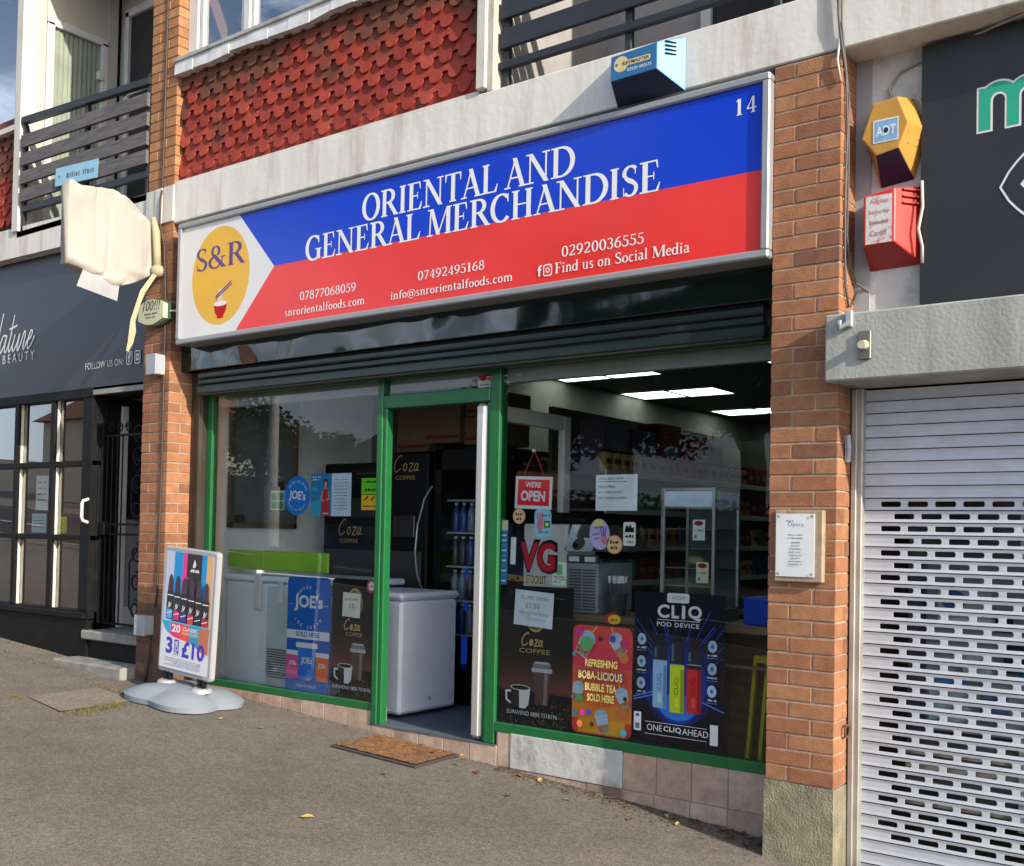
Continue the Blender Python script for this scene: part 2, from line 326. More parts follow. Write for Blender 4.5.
def serif_geo(s, track=0.02):
    vs, fs, x = [], [], 0
    for ch in s:
        if ch == ' ': x += .3; continue
        P, adv = serif_glyph(ch)
        for q in P:
            o = len(vs); vs += [(a+x, b) for a, b in q]; fs.append(tuple(range(o, o+len(q))))
        x += adv + track
    return vs, fs
class Flat:
    """artwork in metres on a sheet facing -Y: u to the right, v up; every layer sits 0.5 mm in front of the last"""
    EPS = 0.00025
    def __init__(s): s.mb = MB(); s.d = 0.0; s.n = 0
    def lay(s): s.d -= s.EPS
    def poly(s, pts, m, up_=True):
        if up_: s.lay()
        a = sum(pts[i][0]*pts[(i+1)%len(pts)][1]-pts[(i+1)%len(pts)][0]*pts[i][1] for i in range(len(pts)))
        if a < 0: pts = pts[::-1]
        s.mb.add([(u, s.d, v) for u, v in pts], [tuple(range(len(pts)))], m)
    def rect(s, x0, y0, x1, y1, m, **k): s.poly([(x0,y0),(x1,y0),(x1,y1),(x0,y1)], m, **k)
    def ell(s, cx, cy, rx, ry, m, n=28, **k): s.poly([(cx+rx*math.cos(2*math.pi*i/n), cy+ry*math.sin(2*math.pi*i/n)) for i in range(n)], m, **k)
    def rrect(s, x0, y0, x1, y1, r, m, **k):
        p = []
        for cx, cy, a in ((x1-r,y0+r,-90),(x1-r,y1-r,0),(x0+r,y1-r,90),(x0+r,y0+r,180)):
            p += [(cx+r*math.cos(R(a+t)), cy+r*math.sin(R(a+t))) for t in (0,22.5,45,67.5,90)]
        s.poly(p, m, **k)
    def line(s, pts, w, m, **k):
        s.lay()
        for i in range(len(pts)-1):
            (ax,ay),(bx,by) = pts[i], pts[i+1]; d = math.hypot(bx-ax, by-ay) or 1; nx, ny = -(by-ay)/d*w/2, (bx-ax)/d*w/2
            ex, ey = (bx-ax)/d*w*.3, (by-ay)/d*w*.3
            q = [(ax-nx-ex,ay-ny-ey),(bx-nx+ex,by-ny+ey),(bx+nx+ex,by+ny+ey),(ax+nx-ex,ay+ny-ey)]
            s.d -= 0.00002; s.mb.add([(u, s.d, v) for u, v in q], [(0,1,2,3)], m)
    def _geo(s, vs, fs, m, step=0.0):
        s.lay()
        if step:
            for f in fs:
                s.d -= step; a = sum(vs[f[i]][0]*vs[f[(i+1)%len(f)]][1]-vs[f[(i+1)%len(f)]][0]*vs[f[i]][1] for i in range(len(f)))
                q = [vs[i] for i in (f if a >= 0 else f[::-1])]
                s.mb.add([(u, s.d, v) for u, v in q], [tuple(range(len(q)))], m)
        else: s.mb.add([(u, s.d, v) for u, v in vs], fs, m)
    def text(s, t, x, y, m, w=None, h=None, align='C', bold=0.0, shear=0.0, spacing=1.0):
        vs, fs = text_geo(t, bold, shear, spacing); s._geo(fitbox(vs, x, y, w, h, align), fs, m)
    def serif(s, t, x, y, m, w=None, h=None, align='C', track=.02):
        vs, fs = serif_geo(t, track); s._geo(fitbox(vs, x, y, w, h, align), fs, m, 0.000001)
    def scribble(s, x0, x1, y, h, m, w=None, seed=0):
        """a row of print too small to read: short strokes"""
        rg = random.Random(seed); x = x0; s.lay(); w = w or h*.25
        while x < x1:
            L = h*rg.uniform(.3, .9)
            if rg.random() < .15: x += h*.7; continue
            s.d -= 0.00001; s.mb.add([(x,s.d,y),(min(x+L,x1),s.d,y),(min(x+L,x1),s.d,y+h*rg.uniform(.55,1)),(x,s.d,y+h*rg.uniform(.55,1))], [(0,1,2,3)], m); x += L + h*.22
    def arctext(s, t, cx, cy, r, a0, a1, h, m, inward=False):
        for i, ch in enumerate(t):
            if ch == ' ': continue
            a = R(a0+(a1-a0)*(i/(max(len(t)-1, 1)))); vs, fs = text_geo(ch, .02)
            q = fitbox(vs, 0, -h/2, None, h); rot = a - math.pi/2 if not inward else a + math.pi/2
            q = [(cx+r*math.cos(a)+u*math.cos(rot)-v*math.sin(rot), cy+r*math.sin(a)+u*math.sin(rot)+v*math.cos(rot)) for u, v in q]; s._geo(q, fs, m); s.d += s.EPS
    def sheet(s, pts, m, t=0.002):
        """the card itself, with thickness behind v-plane"""
        a = sum(pts[i][0]*pts[(i+1)%len(pts)][1]-pts[(i+1)%len(pts)][0]*pts[i][1] for i in range(len(pts)))
        if a < 0: pts = pts[::-1]
        s.mb.prism(pts, 0, t, m)
    def card(s, w, h, m, r=0.0, t=0.002):
        if r:
            p = []
            for cx, cy, a in ((w-r,r,-90),(w-r,h-r,0),(r,h-r,90),(r,r,180)):
                p += [(cx+r*math.cos(R(a+k)), cy+r*math.sin(R(a+k))) for k in (0,30,60,90)]
        else: p = [(0,0),(w,0),(w,h),(0,h)]
        s.sheet(p, m, t)
    def place(s, name, X, Y, Z, rot=0.0, label=None, cat=None, group=None, parent=None):
        o = s.mb.build(name, parent=parent, local=True)
        o.location = (X, Y, Z) if parent is None else Vector((X, Y, Z)) - origin(parent)
        o.rotation_euler = (0, rot, 0)
        if label: tag(o, label, cat, group)
        return o
# ------------------------------------------------------------------ ground, pavement, road
def asphalt_mat(name, base, speck, scale=260, stains=0.5):
    m = bpy.data.materials.new(name); MATS[name] = m; m.use_nodes = True
    n, l = m.node_tree.nodes, m.node_tree.links; p = n['Principled BSDF']; p.inputs['Roughness'].default_value = 0.9; p.inputs['Specular IOR Level'].default_value = 0.2
    t = n.new('ShaderNodeTexCoord')
    v = n.new('ShaderNodeTexVoronoi'); v.inputs['Scale'].default_value = scale*.85; l.new(t.outputs['Object'], v.inputs['Vector'])
    cr = n.new('ShaderNodeValToRGB'); cr.color_ramp.elements[0].color = (base[0]*.72, base[1]*.72, base[2]*.72, 1); cr.color_ramp.elements[1].color = (*[.6*a+.4*b for a, b in zip(speck, base)], 1); cr.color_ramp.elements[0].position = .15; cr.color_ramp.elements[1].position = .95
    e = cr.color_ramp.elements.new(.5); e.color = (*base, 1)
    sp = n.new('ShaderNodeSeparateColor'); l.new(v.outputs['Color'], sp.inputs[0]); l.new(sp.outputs[0], cr.inputs[0]); out = cr.outputs[0]
    for sc, lo, hi, a, b in ((1.1, .35, .7, .90, 1.09), (5.0, .35, .65, .93, 1.06), (38, .3, .7, .82, 1.18), (.35, .35, .65, .88, 1.1)):
        z = n.new('ShaderNodeTexNoise'); z.inputs['Scale'].default_value = sc; z.inputs['Detail'].default_value = 7; l.new(t.outputs['Object'], z.inputs['Vector'])
        r = n.new('ShaderNodeMapRange'); r.inputs[1].default_value = lo; r.inputs[2].default_value = hi; r.inputs[3].default_value = a; r.inputs[4].default_value = b; l.new(z.outputs['Fac'], r.inputs[0])
        h = n.new('ShaderNodeMixRGB'); h.blend_type = 'MULTIPLY'; h.inputs[0].default_value = 1; l.new(out, h.inputs[1]); l.new(r.outputs[0], h.inputs[2]); out = h.outputs[0]
    # old chewing gum and damp spots
    z = n.new('ShaderNodeTexVoronoi'); z.inputs['Scale'].default_value = 2.6; l.new(t.outputs['Object'], z.inputs['Vector'])
    r = n.new('ShaderNodeMapRange'); r.inputs[1].default_value = .03; r.inputs[2].default_value = .05; r.inputs[3].default_value = stains; r.inputs[4].default_value = 0; l.new(z.outputs['Distance'], r.inputs[0])
    h = n.new('ShaderNodeMixRGB'); h.inputs[2].default_value = (base[0]*.45, base[1]*.45, base[2]*.45, 1); l.new(out, h.inputs[1]); l.new(r.outputs[0], h.inputs[0]); out = h.outputs[0]
    l.new(out, p.inputs['Base Color'])
    b = n.new('ShaderNodeBump'); b.inputs['Strength'].default_value = 0.4; b.inputs['Distance'].default_value = 0.005; l.new(v.outputs['Distance'], b.inputs['Height'])
    z = n.new('ShaderNodeTexNoise'); z.inputs['Scale'].default_value = 7; z.inputs['Detail'].default_value = 6; l.new(t.outputs['Object'], z.inputs['Vector'])
    b2 = n.new('ShaderNodeBump'); b2.inputs['Strength'].default_value = 0.2; b2.inputs['Distance'].default_value = 0.03; l.new(z.outputs['Fac'], b2.inputs['Height']); l.new(b2.outputs[0], b.inputs['Normal']); l.new(b.outputs[0], p.inputs['Normal'])
    return m
M_PAVE = asphalt_mat('pavement_asphalt', (.172, .152, .13), (.32, .285, .24))
M_ROAD = asphalt_mat('road_asphalt', (.045, .044, .043), (.10, .098, .095))
M_EARTH = mat('earth', (.11, .1, .07), .95, var=.3, vscale=.8)
def sheet(x0, x1, y0, y1, dz, m, name, nx=2, ny=2, jit=0.0):
    mb = MB(); vs = []; rg = random.Random(3)
    for j in range(ny+1):
        for i in range(nx+1):
            x = x0+(x1-x0)*i/nx; y = y0+(y1-y0)*j/ny; vs.append((x, y, ground_z(x)+dz+rg.uniform(-jit, jit)))
    fs = [(j*(nx+1)+i, j*(nx+1)+i+1, (j+1)*(nx+1)+i+1, (j+1)*(nx+1)+i) for j in range(ny) for i in range(nx)]
    mb.add(vs, fs, m); o = struct(mb, name, loc=(0, 0, 0))
    if jit:
        for p in o.data.polygons: p.use_smooth = True
    return o
sheet(-420, 420, -420, 420, -.16, M_EARTH, 'ground')
sheet(-60, 40, -6.2, 1.2, 0, M_PAVE, 'pavement', 200, 16, .004)
sheet(-60, 40, -12.6, -6.33, -.12, M_ROAD, 'road')
sheet(-60, 40, -15.5, -12.73, 0, M_PAVE, 'pavement_opposite')
for nm, y0, y1 in (('kerb', -6.33, -6.2), ('kerb_opposite', -12.73, -12.6)):
    mb = MB(); z0, z1 = ground_z(-60), ground_z(40)
    mb.hexa([(-60,y0,z0-.15),(40,y0,z1-.15),(40,y1,z1-.15),(-60,y1,z0-.15)], [(-60,y0,z0+.005),(40,y0,z1+.005),(40,y1,z1+.005),(-60,y1,z0+.005)], mat('kerb_stone', (.3,.29,.27), .85, var=.2))
    struct(mb, nm, loc=(0, 0, 0))
mb = MB()
for k in range(22):
    x = -50+k*4; mb.hexa([(x,-9.52,ground_z(x)-.12),(x+2,-9.52,ground_z(x+2)-.12),(x+2,-9.42,ground_z(x+2)-.12),(x,-9.42,ground_z(x)-.12)], [(x,-9.52,ground_z(x)-.115),(x+2,-9.52,ground_z(x+2)-.115),(x+2,-9.42,ground_z(x+2)-.115),(x,-9.42,ground_z(x)-.115)], mat('road_paint', (.75,.75,.72), .7))
struct(mb, 'road_marking', loc=(0, 0, 0))

# ------------------------------------------------------------------ building materials
BR = [(0,(.325,.14,.074)),(.2,(.37,.172,.088)),(.4,(.285,.123,.067)),(.6,(.40,.196,.10)),(.8,(.345,.15,.078)),(1,(.215,.10,.062))]
M_BRICK = island_mat('brick', BR, .85, .5, 130, dirt=.65, dirtcol=(.12,.07,.045))
BRU = [(0,(.40,.19,.085)),(.3,(.48,.245,.11)),(.6,(.35,.16,.075)),(1,(.44,.21,.10))]
M_BRICKU = island_mat('brick_upper', BRU, .85, .5, 130, dirt=.35, dirtcol=(.2,.13,.08))
M_MORTAR = mat('mortar', (.36,.29,.22), .95, var=.25, vscale=18, bump=.5, bscale=180)
M_MORTARU = mat('mortar_upper', (.17,.13,.1), .95, var=.25, vscale=18, bump=.5, bscale=180)
M_BRICKLOW = island_mat('brick_soot', [(0,(.15,.08,.055)),(.5,(.22,.11,.07)),(1,(.11,.07,.055))], .9, .5, 130, dirt=.6)
M_CONC = mat('white_concrete', (.72,.70,.66), .85, var=.08, vscale=5, bump=.22, bscale=22, dirt=.7, dirtcol=(.34,.29,.22), dscale=2.4, stretch=(2.6,1,.35))
M_CONCG = mat('grey_concrete', (.36,.37,.355), .9, var=.16, vscale=4, bump=.3, bscale=60, dirt=.65, dirtcol=(.13,.125,.09), dscale=2.2, stretch=(2.2,1,.35))
M_RENDER = mat('pier_render', (.25,.225,.155), .95, var=.25, vscale=14, bump=.7, bscale=90, dirt=.75, dirtcol=(.14,.14,.08), dscale=5)
M_WPAINT = mat('white_paint', (.62,.60,.55), .6, var=.06, vscale=9, bump=.1, bscale=30, dirt=.45, dirtcol=(.36,.3,.2), dscale=4, stretch=(2,2,.5))
M_UPVC = mat('white_upvc', (.66,.66,.655), .35, var=.03, dirt=.1)
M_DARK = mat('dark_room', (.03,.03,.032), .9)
M_GREEN = mat('green_frame_paint', (.012,.135,.04), .32, var=.08, vscale=12, dirt=.25, dirtcol=(.05,.09,.05), dscale=7)
M_STEEL = mat('brown_steel', (.055,.045,.036), .45, var=.2, vscale=9, metal=.4, dirt=.4, dirtcol=(.14,.12,.09), dscale=6, stretch=(1,1,.3))
M_BLACK = mat('black_paint', (.009,.009,.010), .55, var=.15, vscale=10, spec=.16, dirt=.15, dirtcol=(.05,.047,.045), dscale=5)
M_SHUTG = mat('dark_green_shutter', (.02,.035,.032), .28, var=.1, metal=.3)
def gloss_fascia():
    m = mat('glossy_fascia', (.006,.016,.014), .06, var=.1, spec=.5, coat=.5)
    n, l = m.node_tree.nodes, m.node_tree.links; t = n.new('ShaderNodeTexCoord'); z = n.new('ShaderNodeTexNoise'); z.inputs['Scale'].default_value = 2.2; z.inputs['Detail'].default_value = 1; l.new(t.outputs['Object'], z.inputs['Vector'])
    b = n.new('ShaderNodeBump'); b.inputs['Strength'].default_value = .8; b.inputs['Distance'].default_value = .05; l.new(z.outputs['Fac'], b.inputs['Height']); l.new(b.outputs[0], n['Principled BSDF'].inputs['Normal']); l.new(b.outputs[0], n['Principled BSDF'].inputs['Coat Normal']); return m
M_GLOSS = gloss_fascia()
G_SHOP = glass_mat('shop_glass', .03, (.88,.92,.91), .01, 4.0)
G_UP = glass_mat('upper_glass', .42, (.7,.75,.8), .02)
G_CAB = glass_mat('cabinet_glass', .06, (.9,.94,.92))
def loose_bricks(mb, x0, zt, n, zoff, m, wl=.3275, wd=.215, k0=0):
    """half-brick bond on a pier 1.5 bricks wide, laid from the top down; front face at y=0"""
    J = .008
    for k in range(n):
        z1 = zt - .075*k - J/2; z0 = z1 - .067; j = lambda: random.uniform(-.0012, .0012)
        if (k+k0) % 2 == 0: bl = [(0,.104,0,wd),(.112,wl,0,.104),(.2245,wl,.112,wd),(.112,.2165,.112,wd)]
        else: bl = [(0,.2165,0,.104),(.2245,wl,0,wd),(0,.104,.112,wd),(.112,.2165,.112,wd)]
        for a, b, c, d in bl: mb.cbox(x0+a+j(), x0+b+j(), c+j(), d+j(), z0+j(), z1+j(), m, .003)

# ================================================================== the corner shop (centre of the terrace)
XL, XR, ZB0, ZB1 = -4.733, 0.0, 3.755, 4.045
shop = thing('shop_building', 'brick and white concrete corner shop with green framed windows and red hung tiles above', 'building', (-2.4, 3.0, .25))
# piers
def pier(x0, parts, zlow, zc, name):
    mb = MB()
    for zt, n, m, mm, k0 in parts:
        loose_bricks(mb, x0, zt, n, 0, m, k0=k0)
        mb.box(x0+.004, x0+.3235, .004, .212, zt-.075*n, zt, mm)
    o = mb.build(name, shop); return o
pier(0.0, [(3.745, 45, M_BRICK, M_MORTAR, 0)], .37, 3.745, 'brick_pier')
pier(-5.0605, [(6.67, 35, M_BRICKU, M_MORTARU, 1), (3.775, 38, M_BRICK, M_MORTAR, 0), (.925, 9, M_BRICKLOW, mat('mortar_soot', (.13,.1,.08), .95), 0)], .3, 6.6, 'brick_pier')
mb = MB(); mb.hexa([(-.004,-.012,-.1),(.333,-.012,-.1),(.333,.22,-.1),(-.004,.22,-.1)], [(-.002,-.008,.368),(.33,-.008,.368),(.33,.216,.368),(-.002,.216,.368)], M_RENDER)
mb.build('pier_base', shop)
# concrete beam over the shopfront, running on to the right
mb = MB(); mb.cbox(-4.733, 6.0, 0, .42, ZB0, ZB1, M_CONC, .006); mb.box(-4.735, -1.83, .004, .1, ZB1, ZB1+.022, M_CONC)
mb.build('concrete_beam', shop)
mb = MB(); mb.cbox(-5.068, -4.953, -.014, .02, 3.775, 4.04, M_WPAINT, .004); mb.cbox(-4.948, -4.86, -.02, .02, 3.77, 4.04, M_WPAINT, .004); mb.cbox(-4.855, -4.728, -.012, .02, 3.772, 4.045, M_WPAINT, .004)
mb.build('beam_flashing', shop)
# hung tiles
TL = [(0,(.30,.04,.028)),(.25,(.36,.055,.035)),(.5,(.25,.035,.027)),(.75,(.40,.07,.045)),(1,(.28,.045,.035))]
M_TILE = island_mat('red_hung_tile', TL, .8, .4, 90, dirt=.72, dirtcol=(.085,.055,.033), zmoss=(4.35, 4.92))
mb = MB(); mb.box(-4.733, -1.83, .062, .2, ZB1+.03, 5.0, mat('tile_batten', (.09,.03,.025), .9))
for k in range(17): mb.cbox(-4.73+.17*k, -4.73+.17*k+.167, .04, .06, ZB1+.024, ZB1+.14, M_TILE, .003)
def tile(mb, cx, zb, m):
    w, tw, rr = .0742, .050, .050; j = random.uniform(-.004, .004); pts = [(-w, .2), (-w, .066+j), (-tw, .062+j)] + [(rr*math.cos(R(a)), .055+j-rr*math.sin(R(a))) for a in range(180, -1, -20)] + [(tw, .062+j), (w, .066+j), (w, .2)]
    yt, yb = .058, .022+random.uniform(-.003, .003); n = len(pts); tilt = random.uniform(-.006, .006)
    Y = lambda v: yb + (yt-yb)*v/.2
    P = [(cx+u+tilt*v*3, v) for u, v in pts]
    vs = [(u, Y(v), zb+v) for u, v in P] + [(u, Y(v)+.011, zb+v) for u, v in P]
    mb.add(vs, [tuple(range(n)), tuple(range(2*n-1, n-1, -1))]+[(i, i+n, (i+1)%n+n, (i+1)%n) for i in range(n)], m)
for r_ in range(8):
    for c in range(20):
        cx = -4.665 + .15*c + (.075 if r_ % 2 else 0)
        if cx < -1.88: tile(mb, cx, 4.095+.107*r_, M_TILE)
mb.build('tile_cladding', shop)
mb = MB(); mb.cbox(-4.75, -1.8, -.03, .12, 4.955, 4.985, mat('window_sill_paint', (.42,.42,.39), .7, dirt=.85, dirtcol=(.16,.15,.10), dscale=7), .004)
rg = random.Random(4)
for k in range(14):
    a_, b_ = -4.74+k*.209, -4.74+k*.209+.213; q = [rg.uniform(4.855,4.885) for _ in range(2)]; yy = -.018+.004*(k%2)
    mb.hexa([(a_,yy-.006,q[0]),(b_,yy-.006,q[1]),(b_,.06,q[1]),(a_,.06,q[0])], [(a_,yy,4.957),(b_,yy,4.957),(b_,.06,4.957),(a_,.06,4.957)], mat('lead_flashing', (.66,.66,.68), .55, var=.18, vscale=12, dirt=.4, dirtcol=(.35,.35,.36)))
mb.build('window_sill', shop)
# upper window
fr = MB(); z0, z1 = 4.985, 6.3
for a, b in ((-4.733,-4.62),(-4.09,-4.02),(-3.1,-3.03),(-1.93,-1.84)): fr.cbox(a, b, .085, .15, z0, z1, M_UPVC, .006)
for a, b in ((-4.61,-4.57),(-4.13,-4.095),(-4.015,-3.98),(-3.14,-3.105),(-3.025,-2.985),(-1.97,-1.935)): fr.cbox(a, b, .1, .14, z0+.05, z1, M_UPVC, .004)
for a, b in ((-4.62,-4.09),(-4.02,-3.1),(-3.03,-1.93)): fr.cbox(a, b, .095, .15, z0, z0+.055, M_UPVC, .004)
fr.box(-4.733, -1.84, .09, .15, z1, z1+.08, M_UPVC)
win = fr.build('upper_window', shop)
mb = MB(); mb.add([(-4.62,.125,z0+.05),(-1.93,.125,z0+.05),(-1.93,.125,z1),(-4.62,.125,z1)], [(0,1,2,3)], G_UP); mb.build('pane', win)
mb = MB(); mb.box(-4.7, -1.85, .6, .65, 4.9, 6.4, mat('room_wall_upper', (.12,.14,.18), .9)); 
mb.build('upper_room', shop)
mb = MB(); mb.cbox(-1.835, -1.765, -.02, .2, ZB1+.02, 6.4, M_WPAINT, .006); mb.cbox(-1.765, -1.72, .0, .2, ZB1, 6.4, mat('post_weathered', (.5,.47,.4), .8, dirt=.5, dirtcol=(.25,.2,.15), dscale=5), .004); mb.build('corner_post', shop)
# right balcony: railing, back wall, door
M_SLATB = mat('dark_blue_slat', (.02,.024,.034), .5, var=.2, vscale=8, stretch=(.4,4,8), bump=.25, bscale=30)
rl = MB(); rl.cbox(-1.715, .45, .04, .08, 4.173, 4.217, M_SLATB)
for x in (-1.68, -.86, -.02): rl.cbox(x-.02, x+.02, .065, .1, ZB1, 5.1, M_SLATB)
for z in (4.29, 4.462, 4.634, 4.806): rl.cbox(-1.7, .45, .035, .063, z, z+.112, M_SLATB)
rl.cbox(-1.7, .45, .03, .09, 5.07, 5.11, M_SLATB); rl.build('balcony_railing', shop)
mb = MB(); M_GREYW = mat('grey_boarding', (.33,.32,.32), .8, var=.1)
mb.box(-1.72, -.1, 1.2, 1.3, 4.0, 6.5, M_GREYW); mb.box(-1.84, -1.72, .2, 1.3, 4.0, 6.5, M_GREYW); mb.box(-.1, 1.2, 1.2, 1.3, 4.0, 6.5, mat('balcony_brick', (.2,.1,.06), .9, var=.3, vscale=12)); mb.box(-1.72, 1.2, .1, 1.25, 4.02, 4.05, M_CONCG)
mb.box(-1.84, 1.4, -.1, 1.4, 6.4, 6.5, M_WPAINT)
mb.build('balcony_recess', shop)
mb = MB()
mb.cbox(-1.0, -.93, 1.15, 1.2, 4.05, 6.1, M_UPVC); mb.cbox(-.3, -.23, 1.15, 1.2, 4.05, 6.1, M_UPVC); mb.cbox(-.93, -.3, 1.16, 1.2, 4.05, 4.35, M_UPVC); mb.box(-.93, -.3, 1.18, 1.195, 4.35, 6.1, M_DARK)
mb.build('balcony_door', shop)
# body of the building behind
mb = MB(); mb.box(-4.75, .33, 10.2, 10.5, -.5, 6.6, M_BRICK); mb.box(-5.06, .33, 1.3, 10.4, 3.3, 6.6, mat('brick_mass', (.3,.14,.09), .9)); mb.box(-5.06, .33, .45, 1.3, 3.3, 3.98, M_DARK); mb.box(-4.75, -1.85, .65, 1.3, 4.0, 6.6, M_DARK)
mb.box(-5.06, 1.4, .2, 10, 6.5, 6.62, mat('roof_felt', (.06,.06,.06), .9)); mb.build('rear_walls', shop)
# shop room
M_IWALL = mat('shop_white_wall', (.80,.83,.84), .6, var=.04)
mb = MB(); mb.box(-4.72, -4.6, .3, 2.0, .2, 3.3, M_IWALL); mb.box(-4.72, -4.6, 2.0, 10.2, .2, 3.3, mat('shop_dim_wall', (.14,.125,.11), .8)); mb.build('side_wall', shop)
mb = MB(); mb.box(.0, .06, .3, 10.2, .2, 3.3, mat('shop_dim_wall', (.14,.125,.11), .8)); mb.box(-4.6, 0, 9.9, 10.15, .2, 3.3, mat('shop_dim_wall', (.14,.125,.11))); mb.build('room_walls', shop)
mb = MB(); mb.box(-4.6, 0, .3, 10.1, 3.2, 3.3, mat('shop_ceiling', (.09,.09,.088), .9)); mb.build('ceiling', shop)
mb = MB(); mb.box(-4.6, 0, .31, .36, 2.4, 3.2, mat('header_board', (.36,.36,.36), .7)); mb.build('window_header', shop)
mb = MB(); mb.box(-4.6, 0, .345, 10.1, .15, .249, mat('shop_floor', (.10,.13,.175), .7, var=.1, vscale=3, spec=.12)); mb.box(-2.83, -1.80, .246, .345, .243, .2515, mat('threshold_metal', (.10,.125,.155), .8, var=.15, spec=.1)); mb.build('shop_floor', shop)
hf = MB(); M_HATCH = mat('brown_hatch_trim', (.12,.075,.05), .6)
for a, b, c, d in ((.45,.49,1.5,2.55),(1.09,1.13,1.5,2.55),(.45,1.13,1.5,1.54),(.45,1.13,2.51,2.55)): hf.cbox(-4.6, -4.57, a, b, c, d, M_HATCH, .003)
hf.box(-4.602, -4.596, .49, 1.09, 1.54, 2.51, mat('hatch_dark', (.14,.155,.165), .5)); hf.box(-4.6, -4.575, .52, .6, 1.54, 1.6, M_DARK); hf.build('serving_hatch', shop)
# plinth of pinkish tiles under the windows
M_PTILE = island_mat('plinth_tile', [(0,(.46,.32,.25)),(.4,(.52,.385,.31)),(.7,(.41,.29,.23)),(1,(.48,.36,.30))], .7, .35, 70, dirt=.9, dirtcol=(.15,.11,.085))
mb = MB(); mb.box(-2.825, -1.80, .258, .4, -.1, .243, mat('grout', (.33,.29,.26), .95, var=.2)); mb.box(-1.80, -.1, .258, .4, -.1, .333, mat('grout')) if False else mb.box(-1.80, -.1, .258, .4, -.1, .333, MATS['grout']); mb.box(-4.6, -2.825, .258, .4, -.1, .333, mat('grout', (.33,.29,.26), .95, var=.2))
def tiles_row(x0, x1, zt, zb):
    n = max(1, round((x1-x0)/.205)); w = (x1-x0)/n
    for i in range(n): mb.cbox(x0+i*w+.0025, x0+(i+1)*w-.0025, .25+random.uniform(0,.002), .27, zb, zt, M_PTILE, .002)
tiles_row(-4.56, -2.83, .33, .13); tiles_row(-2.83, -1.79, .246, .045); tiles_row(-2.83, -1.79, .041, -.1); tiles_row(-1.79, -1.69, .33, .13); tiles_row(-.928, -.1, .33, .13)
tiles_row(-1.79, -.1, .126, -.07); tiles_row(-4.56, -2.83, .126, -.05)
mb.build('plinth_tiles', shop)
mb = MB(); mb.cbox(-1.688, -.93, .246, .27, .13, .332, mat('white_patch_render', (.52,.52,.5), .8, var=.12, vscale=8, bump=.4, bscale=30, dirt=.9, dirtcol=(.26,.23,.19), dscale=6), .003); mb.build('plinth_patch', shop)
# steel guide posts and shutter box
mb = MB(); mb.cbox(-4.733, -4.602, .2, .33, .28, 3.4, M_STEEL, .006); mb.cbox(-4.64, -4.608, .185, .21, .3, 2.66, M_STEEL, .004); mb.cbox(-4.75, -4.45, .12, .2, 2.66, 2.85, M_STEEL, .01); mb.build('shutter_guide', shop)
mb = MB(); mb.cbox(-.082, -.002, .20, .33, -.03, 2.66, mat('black_steel', (.014,.014,.015), .5), .005); mb.build('shutter_guide', shop)
mb = MB(); mb.cbox(-4.733, -.0, .1, .6, 2.66, 3.74, M_GLOSS, .004); mb.build('shutter_box', shop)
mb = MB()
for z in (2.598, 2.548): mb.prism([(.135,z),(.125,z+.012),(.125,z+.036),(.14,z+.047),(.16,z+.047),(.16,z)], -4.56, -.098, M_SHUTG, 'YZ')
mb.cbox(-4.56, -.098, .14, .2, 2.64, 2.66, M_BLACK); mb.cbox(-4.56, -.084, .115, .175, 2.485, 2.545, M_SHUTG, .008); mb.cbox(-4.56, -.098, .12, .17, 2.472, 2.484, mat('rubber', (.02,.02,.02), .8), .002)
mb.build('roller_shutter', shop)
# green frames
wf = MB()
wf.cbox(-4.60, -4.54, .25, .31, .33, 2.52, M_GREEN, .004); wf.cbox(-4.54, -2.82, .25, .31, .333, .383, M_GREEN, .004); wf.cbox(-4.54, -2.82, .255, .31, 2.48, 2.56, M_GREEN, .004)
wf.box(-4.5, -2.82, .31, .34, .33, .36, M_GREEN)
w1 = wf.build('shop_window', shop)
mb = MB(); mb.add([(-4.56,.272,.375),(-2.8,.272,.375),(-2.8,.272,2.5),(-4.56,.272,2.5)], [(0,1,2,3)], G_SHOP); mb.build('pane', w1)
wf = MB(); wf.cbox(-1.815, -.1, .25, .31, .325, .385, M_GREEN, .004); wf.cbox(-1.80, -.1, .255, .31, 2.48, 2.56, M_GREEN, .004); wf.cbox(-.10, -.08, .25, .31, .385, 2.5, M_BLACK, .002)
w2 = wf.build('shop_window', shop)
mb = MB(); mb.add([(-1.81,.272,.38),(-.09,.272,.38),(-.09,.272,2.5),(-1.81,.272,2.5)], [(0,1,2,3)], G_SHOP); mb.build('pane', w2)
df = MB(); df.cbox(-2.818, -2.77, .24, .33, .252, 2.5, M_GREEN, .005); df.cbox(-2.77, -2.738, .25, .31, .252, 2.38, M_GREEN, .005); df.cbox(-1.893, -1.815, .25, .33, .252, 2.5, M_GREEN, .005)
df.cbox(-2.77, -1.893, .245, .325, 2.29, 2.375, M_GREEN, .005); df.box(-2.77, -1.893, .25, .33, 2.48, 2.56, M_GREEN)
dfo = df.build('door_frame', shop)
mb = MB(); mb.add([(-2.76,.275,2.37),(-1.9,.275,2.37),(-1.9,.275,2.49),(-2.76,.275,2.49)], [(0,1,2,3)], G_SHOP); mb.build('pane', dfo)
M_ALU = mat('door_aluminium', (.70,.70,.67), .34, metal=.65, var=.08, vscale=10, stretch=(1,1,.1))
dr = MB(); dr.cbox(-2.012, -1.926, .256, .34, .262, 2.285, M_ALU, .022); dr.cbox(-1.98, -1.93, 1.1, 1.18, .262, 2.285, M_UPVC, .005); dr.cbox(-1.98, -1.93, .34, 1.1, .262, .36, M_UPVC, .004); dr.cbox(-1.98, -1.93, .34, 1.1, 2.19, 2.285, M_UPVC, .004)
dr.cbox(-1.922, -1.9, .262, .33, .256, 2.288, M_GREEN, .004)
do = dr.build('door', shop)
